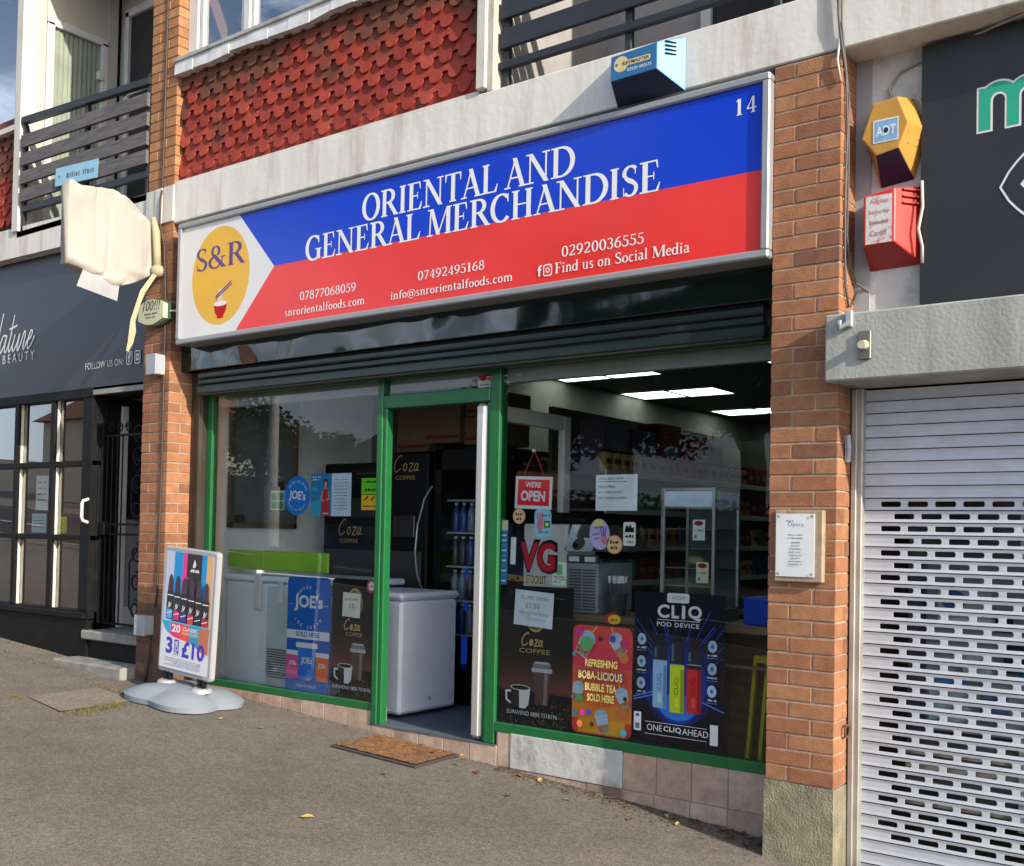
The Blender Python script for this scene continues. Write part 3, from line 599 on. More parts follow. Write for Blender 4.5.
mb = MB(); mb.add([(-1.955,.34,.36),(-1.955,1.1,.36),(-1.955,1.1,2.2),(-1.955,.34,2.2)], [(0,1,2,3)], G_CAB); mb.build('pane', do)
mb = MB(); mb.tube([(-2.0,.95,1.1),(-2.05,.95,1.12),(-2.05,.95,1.5),(-2.0,.95,1.52)], .012, M_ALU); mb.build('handle', do)

# ================================================================== salon on the left
salon = thing('salon_building', 'dark fronted beauty salon with black small paned window and white balcony above', 'building', (-7.0, 2.0, .4))
mb = MB(); mb.hexa([(-12,0,3.90),(-5.062,0,3.79),(-5.062,.5,3.79),(-12,.5,3.90)], [(-12,0,4.20),(-5.062,0,4.035),(-5.062,.5,4.035),(-12,.5,4.20)], M_CONC); mb.build('concrete_beam', salon)
M_NAVY = mat('navy_fascia', (.022,.028,.044), .38, var=.08, vscale=3)
fa = Flat(); fa.card(4.9, 1.24, M_NAVY, 0, .03); M_WHITEV = mat('white_vinyl', (.75,.75,.73), .5, var=.02)
# script lettering "Nature" cut by the picture edge, then the strapline
def script(fl, glyphs, x, y, h, m, w, slant=.28):
    for g in glyphs:
        pts = []
        for a, b in g: pts.append((x+(a+slant*b)*h, y+b*h))
        sm = []
        for i in range(len(pts)-1):
            p0, p1, p2, p3 = pts[max(i-1,0)], pts[i], pts[i+1], pts[min(i+2,len(pts)-1)]
            for t in (0,.2,.4,.6,.8):
                q = []
                for c in (0,1): q.append(.5*((2*p1[c])+(-p0[c]+p2[c])*t+(2*p0[c]-5*p1[c]+4*p2[c]-p3[c])*t*t+(-p0[c]+3*p1[c]-3*p2[c]+p3[c])*t**3))
                sm.append(tuple(q))
        sm.append(pts[-1]); fl.line(sm, w, m)
FX, FZ = -9.96, 2.6
NAT = [[(0,0),(.05,.9),(.1,1),(.2,.5),(.42,0),(.46,.6),(.5,1.05)], [(.86,.42),(.7,.45),(.6,.2),(.68,0),(.82,.2),(.88,.44),(.86,.1),(.95,0),(1.05,.2),(1.12,.5)],
       [(1.12,.95),(1.1,.5),(1.08,.12),(1.16,0),(1.3,.25)], [(.98,.6),(1.34,.66)], [(1.32,.42),(1.28,.12),(1.36,0),(1.5,.2),(1.56,.42),(1.54,.1),(1.6,0),(1.7,.2)],
       [(1.7,.2),(1.78,.46),(1.86,.4),(1.84,.1),(1.9,0),(2.0,.2)], [(2.0,.2),(2.16,.3),(2.2,.44),(2.1,.44),(2.04,.2),(2.1,0),(2.24,.1),(2.34,.3)]]
script(fa, NAT, 2.32, .43, .335, M_WHITEV, .016)
fa.text('HAIR & BEAUTY', 2.58, .325, M_WHITEV, w=1.12, h=.08, spacing=1.6)
fa.text('FOLLOW US ON:', 4.215, .17, M_WHITEV, w=.54, h=.055)
fa.rrect(4.525, .165, 4.605, .27, .02, M_WHITEV); fa.rrect(4.533, .173, 4.597, .262, .016, M_NAVY); fa.text('f', 4.565, .182, M_WHITEV, h=.075, bold=.03)
fa.rrect(4.635, .165, 4.715, .27, .02, M_WHITEV); fa.rrect(4.643, .173, 4.707, .262, .016, M_NAVY); fa.rrect(4.655, .19, 4.695, .245, .01, M_WHITEV); fa.ell(4.675, .218, .01, .012, M_NAVY)
fo = fa.place('salon_fascia', FX, .1, FZ, parent=salon)
# window
sw = MB()
for a, b in ((-9.4,-9.28),(-8.35,-8.28),(-7.75,-7.69),(-7.125,-7.06),(-6.535,-6.47),(-6.04,-5.90)): sw.cbox(a, b, .1, .165, .8, 2.6, M_BLACK, .004)
for z0, z1 in ((2.545,2.62),(1.985,2.03),(1.37,1.415),(.72,.80)): sw.cbox(-9.4, -5.9, .105 if z1 < 2.6 else .09, .19, z0, z1, M_BLACK, .004)
sw.cbox(-9.4, -5.92, .07, .2, .735, .785, M_BLACK, .006)
for x in (-8.28,-7.69,-7.06,-6.47): sw.box(x-.001, x+.004, .126, .15, .8, 2.545, mat('sunlit_bar_side', (.7,.67,.56), .7))  # cream strips paint sunlight onto the right sides of the black bars
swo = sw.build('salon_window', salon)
mb = MB(); mb.add([(-9.3,.152,.78),(-5.95,.152,.78),(-5.95,.152,2.57),(-9.3,.152,2.57)], [(0,1,2,3)], G_SHOP); mb.build('pane', swo)
mb = MB(); mb.tube([(-5.925,.10,1.52),(-5.925,.055,1.535),(-5.925,.045,1.56),(-5.925,.045,1.67),(-5.925,.055,1.695),(-5.925,.10,1.71)], .013, M_UPVC, 10); mb.build('handle', swo)
mb = MB(); mb.box(-12, -5.9, .1, .3, .2, .735, M_BLACK); mb.box(-12, -9.4, .1, .3, .7, 2.6, M_BLACK); mb.build('stall_riser', salon)
mb = MB(); mb.box(-12, -5.0, .13, .4, 2.55, 3.9, M_BLACK); mb.box(-5.9, -5.061, .1, 1.0, 2.56, 2.62, mat('recess_soffit', (.3,.3,.29), .8))
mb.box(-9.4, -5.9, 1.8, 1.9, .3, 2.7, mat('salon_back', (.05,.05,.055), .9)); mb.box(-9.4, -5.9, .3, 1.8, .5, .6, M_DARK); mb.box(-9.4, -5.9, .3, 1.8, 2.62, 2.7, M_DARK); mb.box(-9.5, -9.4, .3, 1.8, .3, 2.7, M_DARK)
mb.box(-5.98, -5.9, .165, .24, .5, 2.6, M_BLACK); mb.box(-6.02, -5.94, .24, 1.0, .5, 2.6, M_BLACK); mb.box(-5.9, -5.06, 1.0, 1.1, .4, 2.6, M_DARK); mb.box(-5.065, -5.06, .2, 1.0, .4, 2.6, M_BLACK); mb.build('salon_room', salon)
mb = MB(); M_GREYD = mat('grey_door_panel', (.30,.31,.33), .5, var=.08)
mb.cbox(-5.945, -5.915, .385, .445, .65, 2.5, M_UPVC, .004); mb.cbox(-5.945, -5.92, .445, .9, .65, .82, M_UPVC, .004); mb.box(-5.945, -5.93, .445, .9, .82, 1.55, M_GREYD); mb.box(-5.945, -5.932, .445, .9, 1.55, 2.5, mat('dark_door', (.02,.02,.022), .3)); mb.cbox(-5.945, -5.915, .9, .96, .65, 2.5, M_UPVC, .004)
mb.build('entrance_door', salon)
mb = MB(); M_STEP = mat('stone_step', (.26,.26,.25), .8, var=.25, vscale=7, bump=.3, dirt=.6)
mb.cbox(-5.95, -5.065, .08, 1.0, .575, .648, M_STEP, .01); mb.box(-5.94, -5.065, .12, 1.0, .3, .575, M_BLACK); mb.cbox(-6.02, -5.065, -.12, .12, .33, .43, M_STEP, .012); mb.build('step', salon)
# left balcony
M_SLAT = mat('weathered_slat', (.13,.12,.125), .85, var=.35, vscale=7, stretch=(.6,6,9), bump=.3, bscale=25, dirt=.4, dirtcol=(.04,.04,.045), dscale=3)
M_RAIL = mat('rail_black', (.018,.019,.023), .5, var=.2)
rl = MB()
rl.hexa([(-6.94,-.02,4.98),(-5.065,-.02,4.88),(-5.065,.03,4.88),(-6.94,.03,4.98)], [(-6.94,-.02,5.035),(-5.065,-.02,4.93),(-5.065,.03,4.93),(-6.94,.03,5.035)], M_RAIL)
rl.hexa([(-6.92,-.01,4.2),(-5.065,-.01,4.165),(-5.065,.03,4.165),(-6.92,.03,4.2)], [(-6.92,-.01,4.25),(-5.065,-.01,4.215),(-5.065,.03,4.215),(-6.92,.03,4.25)], M_RAIL)
for x in (-6.92, -5.95, -5.09): rl.cbox(x-.018, x+.018, .0, .035, 4.03, 4.97, M_RAIL, .003)
for i, zl in enumerate((4.76, 4.60, 4.44, 4.285)):
    zr = zl-.055+.012*i; rl.hexa([(-6.92,-.03,zl),(-5.065,-.03,zr),(-5.065,-.004,zr),(-6.92,-.004,zl)], [(-6.92,-.03,zl+.105),(-5.065,-.03,zr+.105),(-5.065,-.004,zr+.105),(-6.92,-.004,zl+.105)], M_SLAT)
rl.build('balcony_railing', salon)
mb = MB(); M_CREAM = mat('cream_boarding', (.52,.50,.43), .7, var=.05, dirt=.45, dirtcol=(.36,.3,.2), dscale=3, stretch=(2,2,.4))
for k in range(2): mb.cbox(-7.0, -6.96, .0+k*.1, .0+k*.1+.097, 4.05, 6.6, M_CREAM, .004)
mb.cbox(-7.0, -6.96, .80, .9, 4.05, 6.6, M_CREAM, .004); mb.box(-7.0, -6.965, .2, .8, 6.02, 6.6, M_CREAM)
mb.box(-9.0, -7.0, 1.2, 1.3, 4, 6.6, M_CREAM)
for k in range(14): mb.cbox(-7.0+k*.14, -7.0+k*.14+.136, .95, 1.0, 4.05, 6.6, M_CREAM, .004)
mb.box(-7.0, -5.0, .0, 1.25, 3.99, 4.04, M_CONCG); mb.box(-7.0, -5.0, .05, 1.3, 6.5, 6.6, mat('balcony_soffit', (.4,.4,.4), .8)); mb.box(-5.08, -5.05, .2, 1.3, 4.0, 6.6, mat('brick_side', (.3,.15,.09), .9))
mb.cbox(-7.06, -6.955, -.02, .12, 4.04, 6.6, M_WPAINT, .006); mb.build('balcony_recess', salon)
bd = MB()
for a, b in ((.2,.27),(.73,.80)): bd.cbox(-7.0, -6.945, a, b, 4.05, 5.98, M_UPVC, .006)
bd.cbox(-7.0, -6.945, .2, .8, 5.95, 6.02, M_UPVC, .006); bd.cbox(-6.99, -6.95, .27, .73, 4.05, 4.22, M_UPVC, .004); bd.cbox(-6.98, -6.93, .69, .75, 5.62, 5.7, M_UPVC, .006)
bdo = bd.build('balcony_door', salon)
mb = MB(); mb.add([(-6.968,.27,4.22),(-6.968,.73,4.22),(-6.968,.73,5.95),(-6.968,.27,5.95)], [(0,1,2,3)], G_CAB); mb.build('pane', bdo)
mb = MB(); n = 60
vs = [(-6.985+.006*math.sin(i*1.1)+.003*math.sin(i*2.7), .26+.48*i/n, z) for z in (4.2, 5.96) for i in range(n+1)]
mb.add(vs, [(i, i+1, i+n+2, i+n+1) for i in range(n)], mat('green_curtain', (.36,.38,.32), .9, var=.15)); mb.box(-7.06, -7.0, .2, .8, 4.05, 6.1, M_DARK); mb.build('curtain', bdo, smooth=True)
bw = MB()
for a, b in ((-6.86,-6.80),(-6.35,-6.29)): bw.cbox(a, b, .9, .955, 4.3, 6.3, M_UPVC)
for z in (5.5, 6.25, 4.3): bw.cbox(-6.86, -6.29, .9, .955, z, z+.07, M_UPVC)
bw.box(-6.8, -6.35, .93, .95, 4.35, 6.3, M_DARK); bw.build('balcony_window', salon)
# tiles and window at the far left of the upper floor
mb = MB(); mb.box(-9.5, -7.06, .062, .2, 4.06, 4.95, MATS['tile_batten'])
for r_ in range(9):
    for c in range(16): tile(mb, -9.45+.15*c+(.075 if r_ % 2 else 0), 4.13+.0975*r_, M_TILE)
mb.build('tile_cladding', salon)
fr = MB()
for a, b in ((-7.2,-7.07),(-9.5,-9.4),(-8.3,-8.2)): fr.cbox(a, b, .05, .15, 5.0, 6.6, M_UPVC, .006)
fr.cbox(-9.5, -7.05, -.02, .15, 4.95, 5.0, M_WPAINT); fr.cbox(-9.4, -7.2, .08, .15, 5.0, 5.07, M_UPVC)
fw_ = fr.build('upper_window', salon); mb = MB(); mb.add([(-9.4,.12,5.05),(-7.2,.12,5.05),(-7.2,.12,6.6),(-9.4,.12,6.6)], [(0,1,2,3)], G_UP); mb.build('pane', fw_)
mb = MB(); mb.box(-12, -7.06, .6, 3, 3.95, 6.7, M_DARK); mb.box(-12, -9.5, .05, .7, 4.0, 6.7, mat('brick_mass', (.3,.14,.09))); mb.box(-12, -5.05, 1.3, 8, .3, 6.7, mat('brick_mass', (.3,.14,.09))); mb.box(-12, -5.03, .1, 8, 6.6, 6.7, MATS['roof_felt']); mb.build('rear_walls', salon)

# ================================================================== shuttered shop on the right
opt = thing('shuttered_shop', 'shop with perforated white roller shutter under a grey concrete lintel and black sign', 'building', (2.5, 2.0, -.1))
mb = MB(); mb.cbox(.299, 6.0, -.1, .21, 2.207, 2.508, M_CONCG, .008); mb.build('concrete_lintel', opt)
mb = MB(); mb.box(.3275, 6.0, .2, .42, 2.5, 3.757, mat('white_plaster', (.6,.6,.59), .85, var=.12, vscale=6, bump=.3, bscale=50, dirt=.5, dirtcol=(.2,.19,.17), dscale=7)); mb.box(.3275, .40, .19, .2, 2.51, 3.757, mat('grey_paint_strip', (.33,.34,.35), .8, var=.1)); mb.build('plaster_wall', opt)
fa = Flat(); fa.card(5.2, 1.17, mat('black_sign_panel', (.02,.022,.027), .42, var=.12, vscale=5), 0, .035)
M_TEAL = mat('teal_vinyl', srgb(36,165,135), .5, var=.02)
def mshape(u, v, s, g):      # lower-case m as one outline grown by g
    a = 12; P = [(0-g,0-g),(0-g,1.0+g),(.2+g,1.0+g)]
    L = lambda x0,x1,y0: None
    return P
def em(fl, u, v, h, g, m):
    sw_, w = .26*h, .62*h
    fl.lay()
    def q(p): fl.d -= .00002; fl.mb.add([(u+a, fl.d, v+b) for a, b in p], [tuple(range(len(p)))], m)
    for k in range(3): q([(k*w-g,-g),(k*w+sw_+g,-g),(k*w+sw_+g,(1.0*h if k == 0 else .72*h)+g),(k*w-g,(1.0*h if k == 0 else .72*h)+g)])
    for k in range(2):
        cx, cy = k*w+sw_/2+w/2, .66*h; ro, ri = w/2+sw_/2+g, max(w/2-sw_/2-g, .002); 
        for i in range(14):
            t0, t1 = R(180*i/14), R(180*(i+1)/14); q([(cx+ri*math.cos(t0),cy+ri*1.1*math.sin(t0)),(cx+ro*math.cos(t0),cy+ro*math.sin(t0)),(cx+ro*math.cos(t1),cy+ro*math.sin(t1)),(cx+ri*math.cos(t1),cy+ri*1.1*math.sin(t1))])
em(fa, .245, .728, .185, .009, M_WHITEV); em(fa, .245, .728, .185, 0, M_TEAL)
cx, cz = .335+.28, .465
lens = lambda r: [(cx-r*1.0+ (1-math.cos(R(90*abs(t))))*0, 0) for t in (0,)]
def eye(fl, x0, zc, w, h, m):
    pts = [(x0+w*i/16, zc+h*math.sin(math.pi*i/16)**.75) for i in range(17)]+[(x0+w*(16-i)/16, zc-h*math.sin(math.pi*(16-i)/16)**.75) for i in range(1,16)]
    fl.poly(pts, m)
eye(fa, .331, .465, .56, .22, M_WHITEV); eye(fa, .341, .465, .54, .208, MATS['black_sign_panel']); eye(fa, .415, .465, .39, .1, M_WHITEV)
fa.text('opticians', 1.55, .74, M_TEAL, w=1.1, h=.25) if False else None
fa.place('fascia_sign', .64, .15, 2.568, parent=opt)
gd = MB(); M_GALV = mat('galvanised_guide', (.42,.4,.37), .5, metal=.5, var=.15, dirt=.3)
gd.cbox(.3275, .383, .17, .29, -.05, 2.207, M_GALV, .004); gd.cbox(.335, .36, .155, .172, -.05, 2.2, M_GALV, .003); gd.build('shutter_guide', opt)
rs = MB(); M_LATH = mat('shutter_lath', (.58,.62,.70), .45, metal=.2, var=.07, vscale=8, dirt=.25, dirtcol=(.4,.37,.33), dscale=6, stretch=(1,1,2))
y_ = .215
PT = .0562
for k in range(40):
    zt = 2.2 - PT*k; zb = zt - PT
    if 9 <= k <= 36:
        x0s = .457 if k % 2 == 1 else .517; x, xe = .375, 3.6
        za, zc_ = zb+.0165, zb+.0415; pitch, sw_ = .1205, .0905; xs = [x0s+pitch*i for i in range(int((xe-.1-x0s)/pitch))]
        lip = [(x,zb+.003),(xe,zb+.003),(xe,za),(x,za)]
        rs.add([(a,y_-.003,b) for a, b in [(x,zb+.003),(xe,zb+.003)]]+[(xe,y_,za),(x,y_,za)], [(0,1,2,3)], M_LATH)
        rs.add([(x,y_,zc_),(xe,y_,zc_),(xe,y_-.004,zt-.002),(x,y_-.004,zt-.002)], [(0,1,2,3)], M_LATH)
        prev = x
        c = .006
        for xx in xs+[None]:
            nx = xx if xx is not None else xe
            rs.add([(prev,y_,za),(nx,y_,za),(nx,y_,zc_),(prev,y_,zc_)], [(0,1,2,3)], M_LATH)
            if xx is None: break
            for (ax, az), sx, sz in (((xx,za),1,1),((xx+sw_,za),-1,1),((xx+sw_,zc_),-1,-1),((xx,zc_),1,-1)):
                t_ = [(ax,y_,az),(ax+sx*c,y_,az),(ax,y_,az+sz*c)]; rs.add(t_ if sx*sz > 0 else t_[::-1], [(0,1,2)], M_LATH)
            # the punched edge of the slot
            rs.add([(xx,y_,za),(xx+sw_,y_,za),(xx+sw_,y_+.006,za),(xx,y_+.006,za)], [(0,1,2,3)], M_LATH); rs.add([(xx,y_,za),(xx,y_+.006,za),(xx,y_+.006,zc_),(xx,y_,zc_)], [(0,1,2,3)], M_LATH)
            prev = xx+sw_
    else:
        rs.add([(.375,y_-.003,zb+.003),(3.6,y_-.003,zb+.003),(3.6,y_,zb+.016),(.375,y_,zb+.016),(3.6,y_,zt-.016),(.375,y_,zt-.016),(3.6,y_-.004,zt-.002),(.375,y_-.004,zt-.002)], [(0,1,2,3),(3,2,4,5),(5,4,6,7)], M_LATH)
    rs.box(.375, 3.6, y_+.004, y_+.012, zb-.003, zb+.005, mat('lath_joint', (.03,.03,.03), .8))
rs.build('roller_shutter', opt)
mb = MB(); mb.box(3.6, 6, .1, .4, -.6, 2.3, M_BRICK); mb.box(.33, 6, 1.6, 1.7, -.5, 2.6, M_DARK); mb.box(.33, 6, .42, 1.6, 2.3, 2.6, M_DARK); mb.box(.33, 6, .3, 1.6, -.5, -.05, M_DARK); mb.box(.33, .36, .3, 1.6, -.5, 2.5, M_DARK); mb.box(.33, 6, 1.7, 9, -.5, 6.6, MATS['brick_mass']); mb.box(1.25, 6, .1, 2, 4.04, 6.6, MATS['brick_mass']); mb.build('rear_walls', opt)
mb = MB(); mb.box(.5, 3.5, .5, .52, .2, 2.1, mat('optician_glass_dark', (.10,.10,.105), .6, var=.7, vscale=3)); 
for z in (.25,.33,.41,.49,.57): mb.box(.5, 1.6, .485, .498, z, z+.03, mat('vent_bar', (.3,.28,.25), .6))
mb.cbox(1.0, 1.06, .47, .5, .2, 2.1, M_UPVC); mb.build('window_behind_shutter', opt)
# ================================================================== shop sign
SX0, SZ0, SWD, SHT = -4.605, 2.828, 4.603, .888
sg = thing('shop_sign', 'long shop sign with white logo end, blue over red field and white serif lettering', 'shop sign', (-2.3, .03, SZ0))
M_SFR = mat('sign_frame_aluminium', (.34,.35,.37), .4, metal=.3, var=.05)
mb = MB(); t = .04
for a, b, c, d in ((SX0,SX0+SWD,SZ0,SZ0+t),(SX0,SX0+SWD,SZ0+SHT-t,SZ0+SHT)): mb.cbox(a, b, -.05, .11, c, d, M_SFR, .008)
for a, b in ((SX0,SX0+t),(SX0+SWD-t,SX0+SWD)): mb.cbox(a, b, -.0505, .109, SZ0+t-.002, SZ0+SHT-t+.002, M_SFR, .006)
mb.build('frame', sg)
mb = MB(); mb.box(SX0+.01, SX0+SWD-.01, -.02, .1, SZ0+.01, SZ0+SHT-.01, mat('sign_case_brown', (.09,.07,.055), .7)); mb.build('sign_case', sg)
M_SBLUE = mat('sign_blue', (.001,.045,.58), .14, var=.05, vscale=2, spec=.28, dirt=.08); M_SRED = mat('sign_red', (.80,.04,.035), .14, var=.05, vscale=2, spec=.28, dirt=.08); M_SWHITE = mat('sign_white', (.76,.76,.78), .35, var=.03)
M_YEL = mat('logo_yellow', (.80,.45,.035), .3, var=.03); M_PURP = mat('logo_purple', (.10,.04,.22), .4, var=.02); M_WL = mat('letter_white', (.82,.82,.82), .35, var=.02)
fl = Flat(); fl.EPS = .00006; U = lambda X: X - SX0; V = lambda Z: Z - SZ0
fl.rect(t, t, SWD-t, SHT-t, M_SWHITE)
x0b, zb_ = U(-3.915), SHT-t
ymid = lambda X: V(3.269 + (3.255-3.269)*(X+3.55)/3.5)
fl.poly([(U(-3.925),SHT-t),(U(-3.55),ymid(-3.55)),(SWD-t,ymid(-.05)),(SWD-t,SHT-t)], M_SBLUE)
fl.poly([(U(-3.945),t),(SWD-t,t),(SWD-t,ymid(-.05)),(U(-3.55),ymid(-3.55))], M_SRED, up_=False)
fl.ell(U(-4.125), V(3.28), .32, .35, M_YEL, 48)
fl.serif('S&R', U(-4.128), V(3.335), M_PURP, w=.545, h=.165, track=.03)
# noodle bowl and chopsticks
bx, bz = U(-4.115), V(3.05)
M_BOWL = flat('bowl_red', 190, 25, 30)
fl.poly([(bx-.075,bz+.03),(bx+.075,bz+.03),(bx+.06,bz-.03),(bx+.035,bz-.055),(bx+.035,bz-.075),(bx-.035,bz-.075),(bx-.035,bz-.055),(bx-.06,bz-.03)], M_BOWL)
fl.ell(bx, bz+.03, .075, .018, M_WL)
for k in range(4): fl.line([(bx-.02+.014*k, bz+.03),(bx-.028+.014*k, bz+.07),(bx-.015+.012*k, bz+.1),(bx-.02+.012*k, bz+.135)], .006, M_WL)
fl.line([(bx-.05,bz+.085),(bx+.115,bz+.175)], .011, M_PURP); fl.line([(bx-.05,bz+.07),(bx+.12,bz+.155)], .011, M_PURP)
fl.serif('ORIENTAL AND', U(-1.922), V(3.433), M_WL, w=1.605, h=.172)
fl.serif('GENERAL MERCHANDISE', U(-1.918), V(3.252), M_WL, w=2.645, h=.166)
fl.serif('14', U(-.131), V(3.543), M_WL, w=.105, h=.08, track=.16)
for s_, xc, zc, w_, h_ in (('07877068059',-3.025,3.003,.52,.058),('07492495168',-1.985,3.002,.51,.056),('02920036555',-.94,2.996,.51,.06)): fl.serif(s_, U(xc), V(zc), M_WL, w=w_, h=h_, track=.06)
fl.serif('snrorientalfoods.com', U(-3.055), V(2.911), M_WL, w=.742, h=.055); fl.serif('info@snrorientalfoods.com', U(-1.993), V(2.903), M_WL, w=.935, h=.06)
fl.serif('Find us on Social Media', U(-.83), V(2.911), M_WL, w=.815, h=.06)
fl.text('f', U(-1.338), V(2.91), M_WL, h=.062, bold=.03); ix, iz = U(-1.285), V(2.938)
fl.rrect(ix-.03,iz-.033,ix+.03,iz+.033,.014,M_WL); fl.rrect(ix-.0235,iz-.0265,ix+.0235,iz+.0265,.011,M_SRED); fl.ell(ix,iz,.014,.015,M_WL,16); fl.ell(ix,iz,.008,.009,M_SRED,16); fl.ell(ix+.016,iz+.018,.0035,.0035,M_WL,8)
fl.place('sign_face', SX0, -.03, SZ0, parent=sg)

# ================================================================== alarm boxes, plates, cables on the front
def soften(o, w):
    b = o.modifiers.new('edge', 'BEVEL'); b.width = w; b.segments = 2; b.limit_method = 'ANGLE'; return o
kb = thing('alarm_box', 'blue alarm box with yellow key emblem on the white concrete beam', 'alarm box', (-.68, 0, 3.74))
M_KB = mat('alarm_blue', srgb(40,105,160), .4, var=.12, dirt=.3, dirtcol=srgb(70,90,110), dscale=8); M_KBN = mat('alarm_shade_and_ink', srgb(20,38,66), .45, var=.1); M_KBL = mat('alarm_blue_sunlit', srgb(78,165,215), .45, var=.08, dirt=.2)
A = [(-.835,-.14,3.828),(-.565,-.14,3.832),(-.565,-.14,3.968),(-.835,-.14,3.955)]; B = [(-.875,0,3.745),(-.475,0,3.745),(-.475,0,4.022),(-.875,0,4.018)]
mb = MB(); mb.hexa([(x,-.14,z) for x,_,z in A], [(x,-.001,z) for x,_,z in B], M_KB)
mb.f[4] and None
for i, f in enumerate(mb.f):  # sunlit right side and shaded underside are painted into the box colours
    if i == 2: mb.mi[i] = mb.mid(M_KBN)
    if i == 3: mb.mi[i] = mb.mid(M_KBL)
soften(mb.build('body', kb, weld=True), .005)
fl = Flat(); M_KEY = mat('faded_yellow', srgb(214,196,140), .6, var=.15, vscale=20, dirt=.4, dirtcol=srgb(140,120,80)); fl.ell(.062,.075,.043,.04,M_KEY); fl.rrect(.09,.06,.235,.088,.013,M_KEY); fl.ell(.035,.075,.008,.008,M_KB,12)
fl.text('KEYMASTER', .15, .066, M_KBN, w=.155, h=.017, bold=.02); fl.text('02920 495575', .17, .028, M_WL, w=.14, h=.016)
fl.place('emblem', -.835, -.1405, 3.83, parent=kb)
mb = MB()
for k in range(4): z = 3.915+k*.02; mb.tube([(-.535,-.1075,z+.002),(-.505,-.0505,z+.004)], .0035, M_BLACK, 6)
mb.build('louvre', kb)

hx = thing('alarm_box', 'yellow hexagonal alarm box with blue panel on the white plaster strip', 'alarm box', (.51, .2, 3.1))
M_AY = mat('alarm_yellow', srgb(198,145,62), .5, var=.1, dirt=.35, dirtcol=srgb(140,105,60), dscale=9); M_AN = mat('alarm_dark_blue', srgb(22,38,72), .4)
hc = [(.395,3.415),(.43,3.49),(.5,3.525),(.0,0)]
H = [(.385,3.335),(.455,3.512),(.583,3.525),(.66,3.37),(.598,3.175),(.45,3.155)]
HB = [(.385,3.335),(.44,3.515),(.59,3.53),(.662,3.37),(.60,3.15),(.445,3.135)]
def loft(mb, a, ya, b, yb, m):
    n = len(a); mb.add([(x,ya,z) for x,z in a]+[(x,yb,z) for x,z in b], [tuple(range(n-1,-1,-1)), tuple(range(n,2*n))]+[(i,(i+1)%n,(i+1)%n+n,i+n) for i in range(n)], m)
Hf = [(.40,3.335),(.452,3.485),(.563,3.497),(.612,3.37),(.57,3.262),(.468,3.245)]
mb = MB(); loft(mb, Hf, .055, [(x,z) for x,z in HB], .199, M_AY); mb.mi[2+4] = mb.mid(M_AN); o = mb.build('body', hx, weld=True); soften(o, .007)
fl = Flat(); fl.rect(0,0,.115,.105,mat('adt_white',(.72,.74,.75),.4)); fl.rect(.006,.006,.109,.099,mat('adt_blue',srgb(120,165,205),.4,var=.2,vscale=30)); fl.text('ADT', .0575, .03, MATS['adt_white'], w=.09, h=.045, bold=.03); fl.ell(.058,.052,.011,.013,M_AN,12); fl.place('panel', .455, .053, 3.30, parent=hx)
mb = MB()
for k in range(5): z = 3.29+k*.028; mb.tube([(.606-.006*abs(k-2),.09,z),(.634-.008*abs(k-2),.155,z-.006)], .005, mat('louvre_dark', srgb(95,62,18), .6), 6)
mb.build('louvre', hx)

rb = thing('alarm_box', 'red alarm box with worn white label below the yellow hexagonal one', 'alarm box', (.52, .2, 2.75))
M_AR = mat('alarm_red', srgb(215,50,45), .4, var=.06, dirt=.15); M_ARD = mat('alarm_dark_red', srgb(140,18,18), .45)
mb = MB(); loft(mb, [(.415,2.835),(.555,2.84),(.555,3.085),(.415,3.065)], .05, [(.40,2.75),(.645,2.755),(.645,3.115),(.40,3.085)], .199, M_AR); mb.mi[2] = mb.mid(M_ARD); soften(mb.build('body', rb, weld=True), .007)
fl = Flat(); M_WORN = mat('worn_label', (.66,.63,.62), .6, var=.1, dirt=.95, dirtcol=srgb(150,55,50), dscale=28); fl.rect(0,0,.118,.218,M_WORN)
M_FADE = mat('faded_red_ink', srgb(165,80,80), .6, var=.3, vscale=40)
for k, (t_, w_) in enumerate((('Anglian',.085),('Security',.095),('Systems',.085),('Cardiff',.075))): fl.text(t_, .059, .175-.047*k, M_FADE, w=w_, h=.026)
fl.place('label', .427, .0495, 2.842, parent=rb)
mb = MB()
for k in range(3): z = 3.02+k*.03; mb.tube([(.582,.085,z),(.628,.155,z+.004)], .006, M_ARD, 6)
mb.build('louvre', rb)

def cable(name, label, path, r, m, group=None):
    mb = MB(); mb.tube(path, r, m, 6); o = one(mb, name, label, 'cable', group, smooth=True); return o
M_CAB = mat('cable_grey', (.10,.095,.09), .6); M_CABW = mat('cable_white', (.55,.53,.48), .6, dirt=.4)
cable('cable', 'dark grey cable running down the corner of the right brick pier', [(.31,-.02,4.2),(.315,-.02,3.9),(.33,-.012,3.76),(.338,.02,3.65),(.338,.05,3.4),(.338,.03,3.1),(.336,.04,2.8),(.338,.05,2.66),(.338,.09,2.58),(.338,.15,2.6),(.345,.19,2.66)], .006, M_CAB)
cable('cable', 'thin black cable beside the pier corner looping to the plaster strip', [(.325,-.018,4.2),(.33,-.018,3.86),(.337,.0,3.74),(.338,.06,3.55),(.338,.07,3.2),(.338,.06,2.9),(.338,.1,2.78),(.345,.17,2.70),(.40,.195,2.655)], .005, M_CAB)
cable('cable', 'pale cable hanging down the white beam end to the pier', [(.29,-.012,4.3),(.295,-.013,4.1),(.31,-.013,3.95),(.32,-.012,3.8),(.31,-.015,3.70),(.325,-.01,3.6)], .006, M_CABW)
cable('cable', 'grey cable curling from the beam soffit to the yellow alarm box', [(1.1,.1,3.75),(.9,.15,3.735),(.7,.18,3.71),(.53,.19,3.66),(.48,.19,3.59),(.5,.19,3.53),(.54,.17,3.5)], .006, MATS['galvanised_guide'])
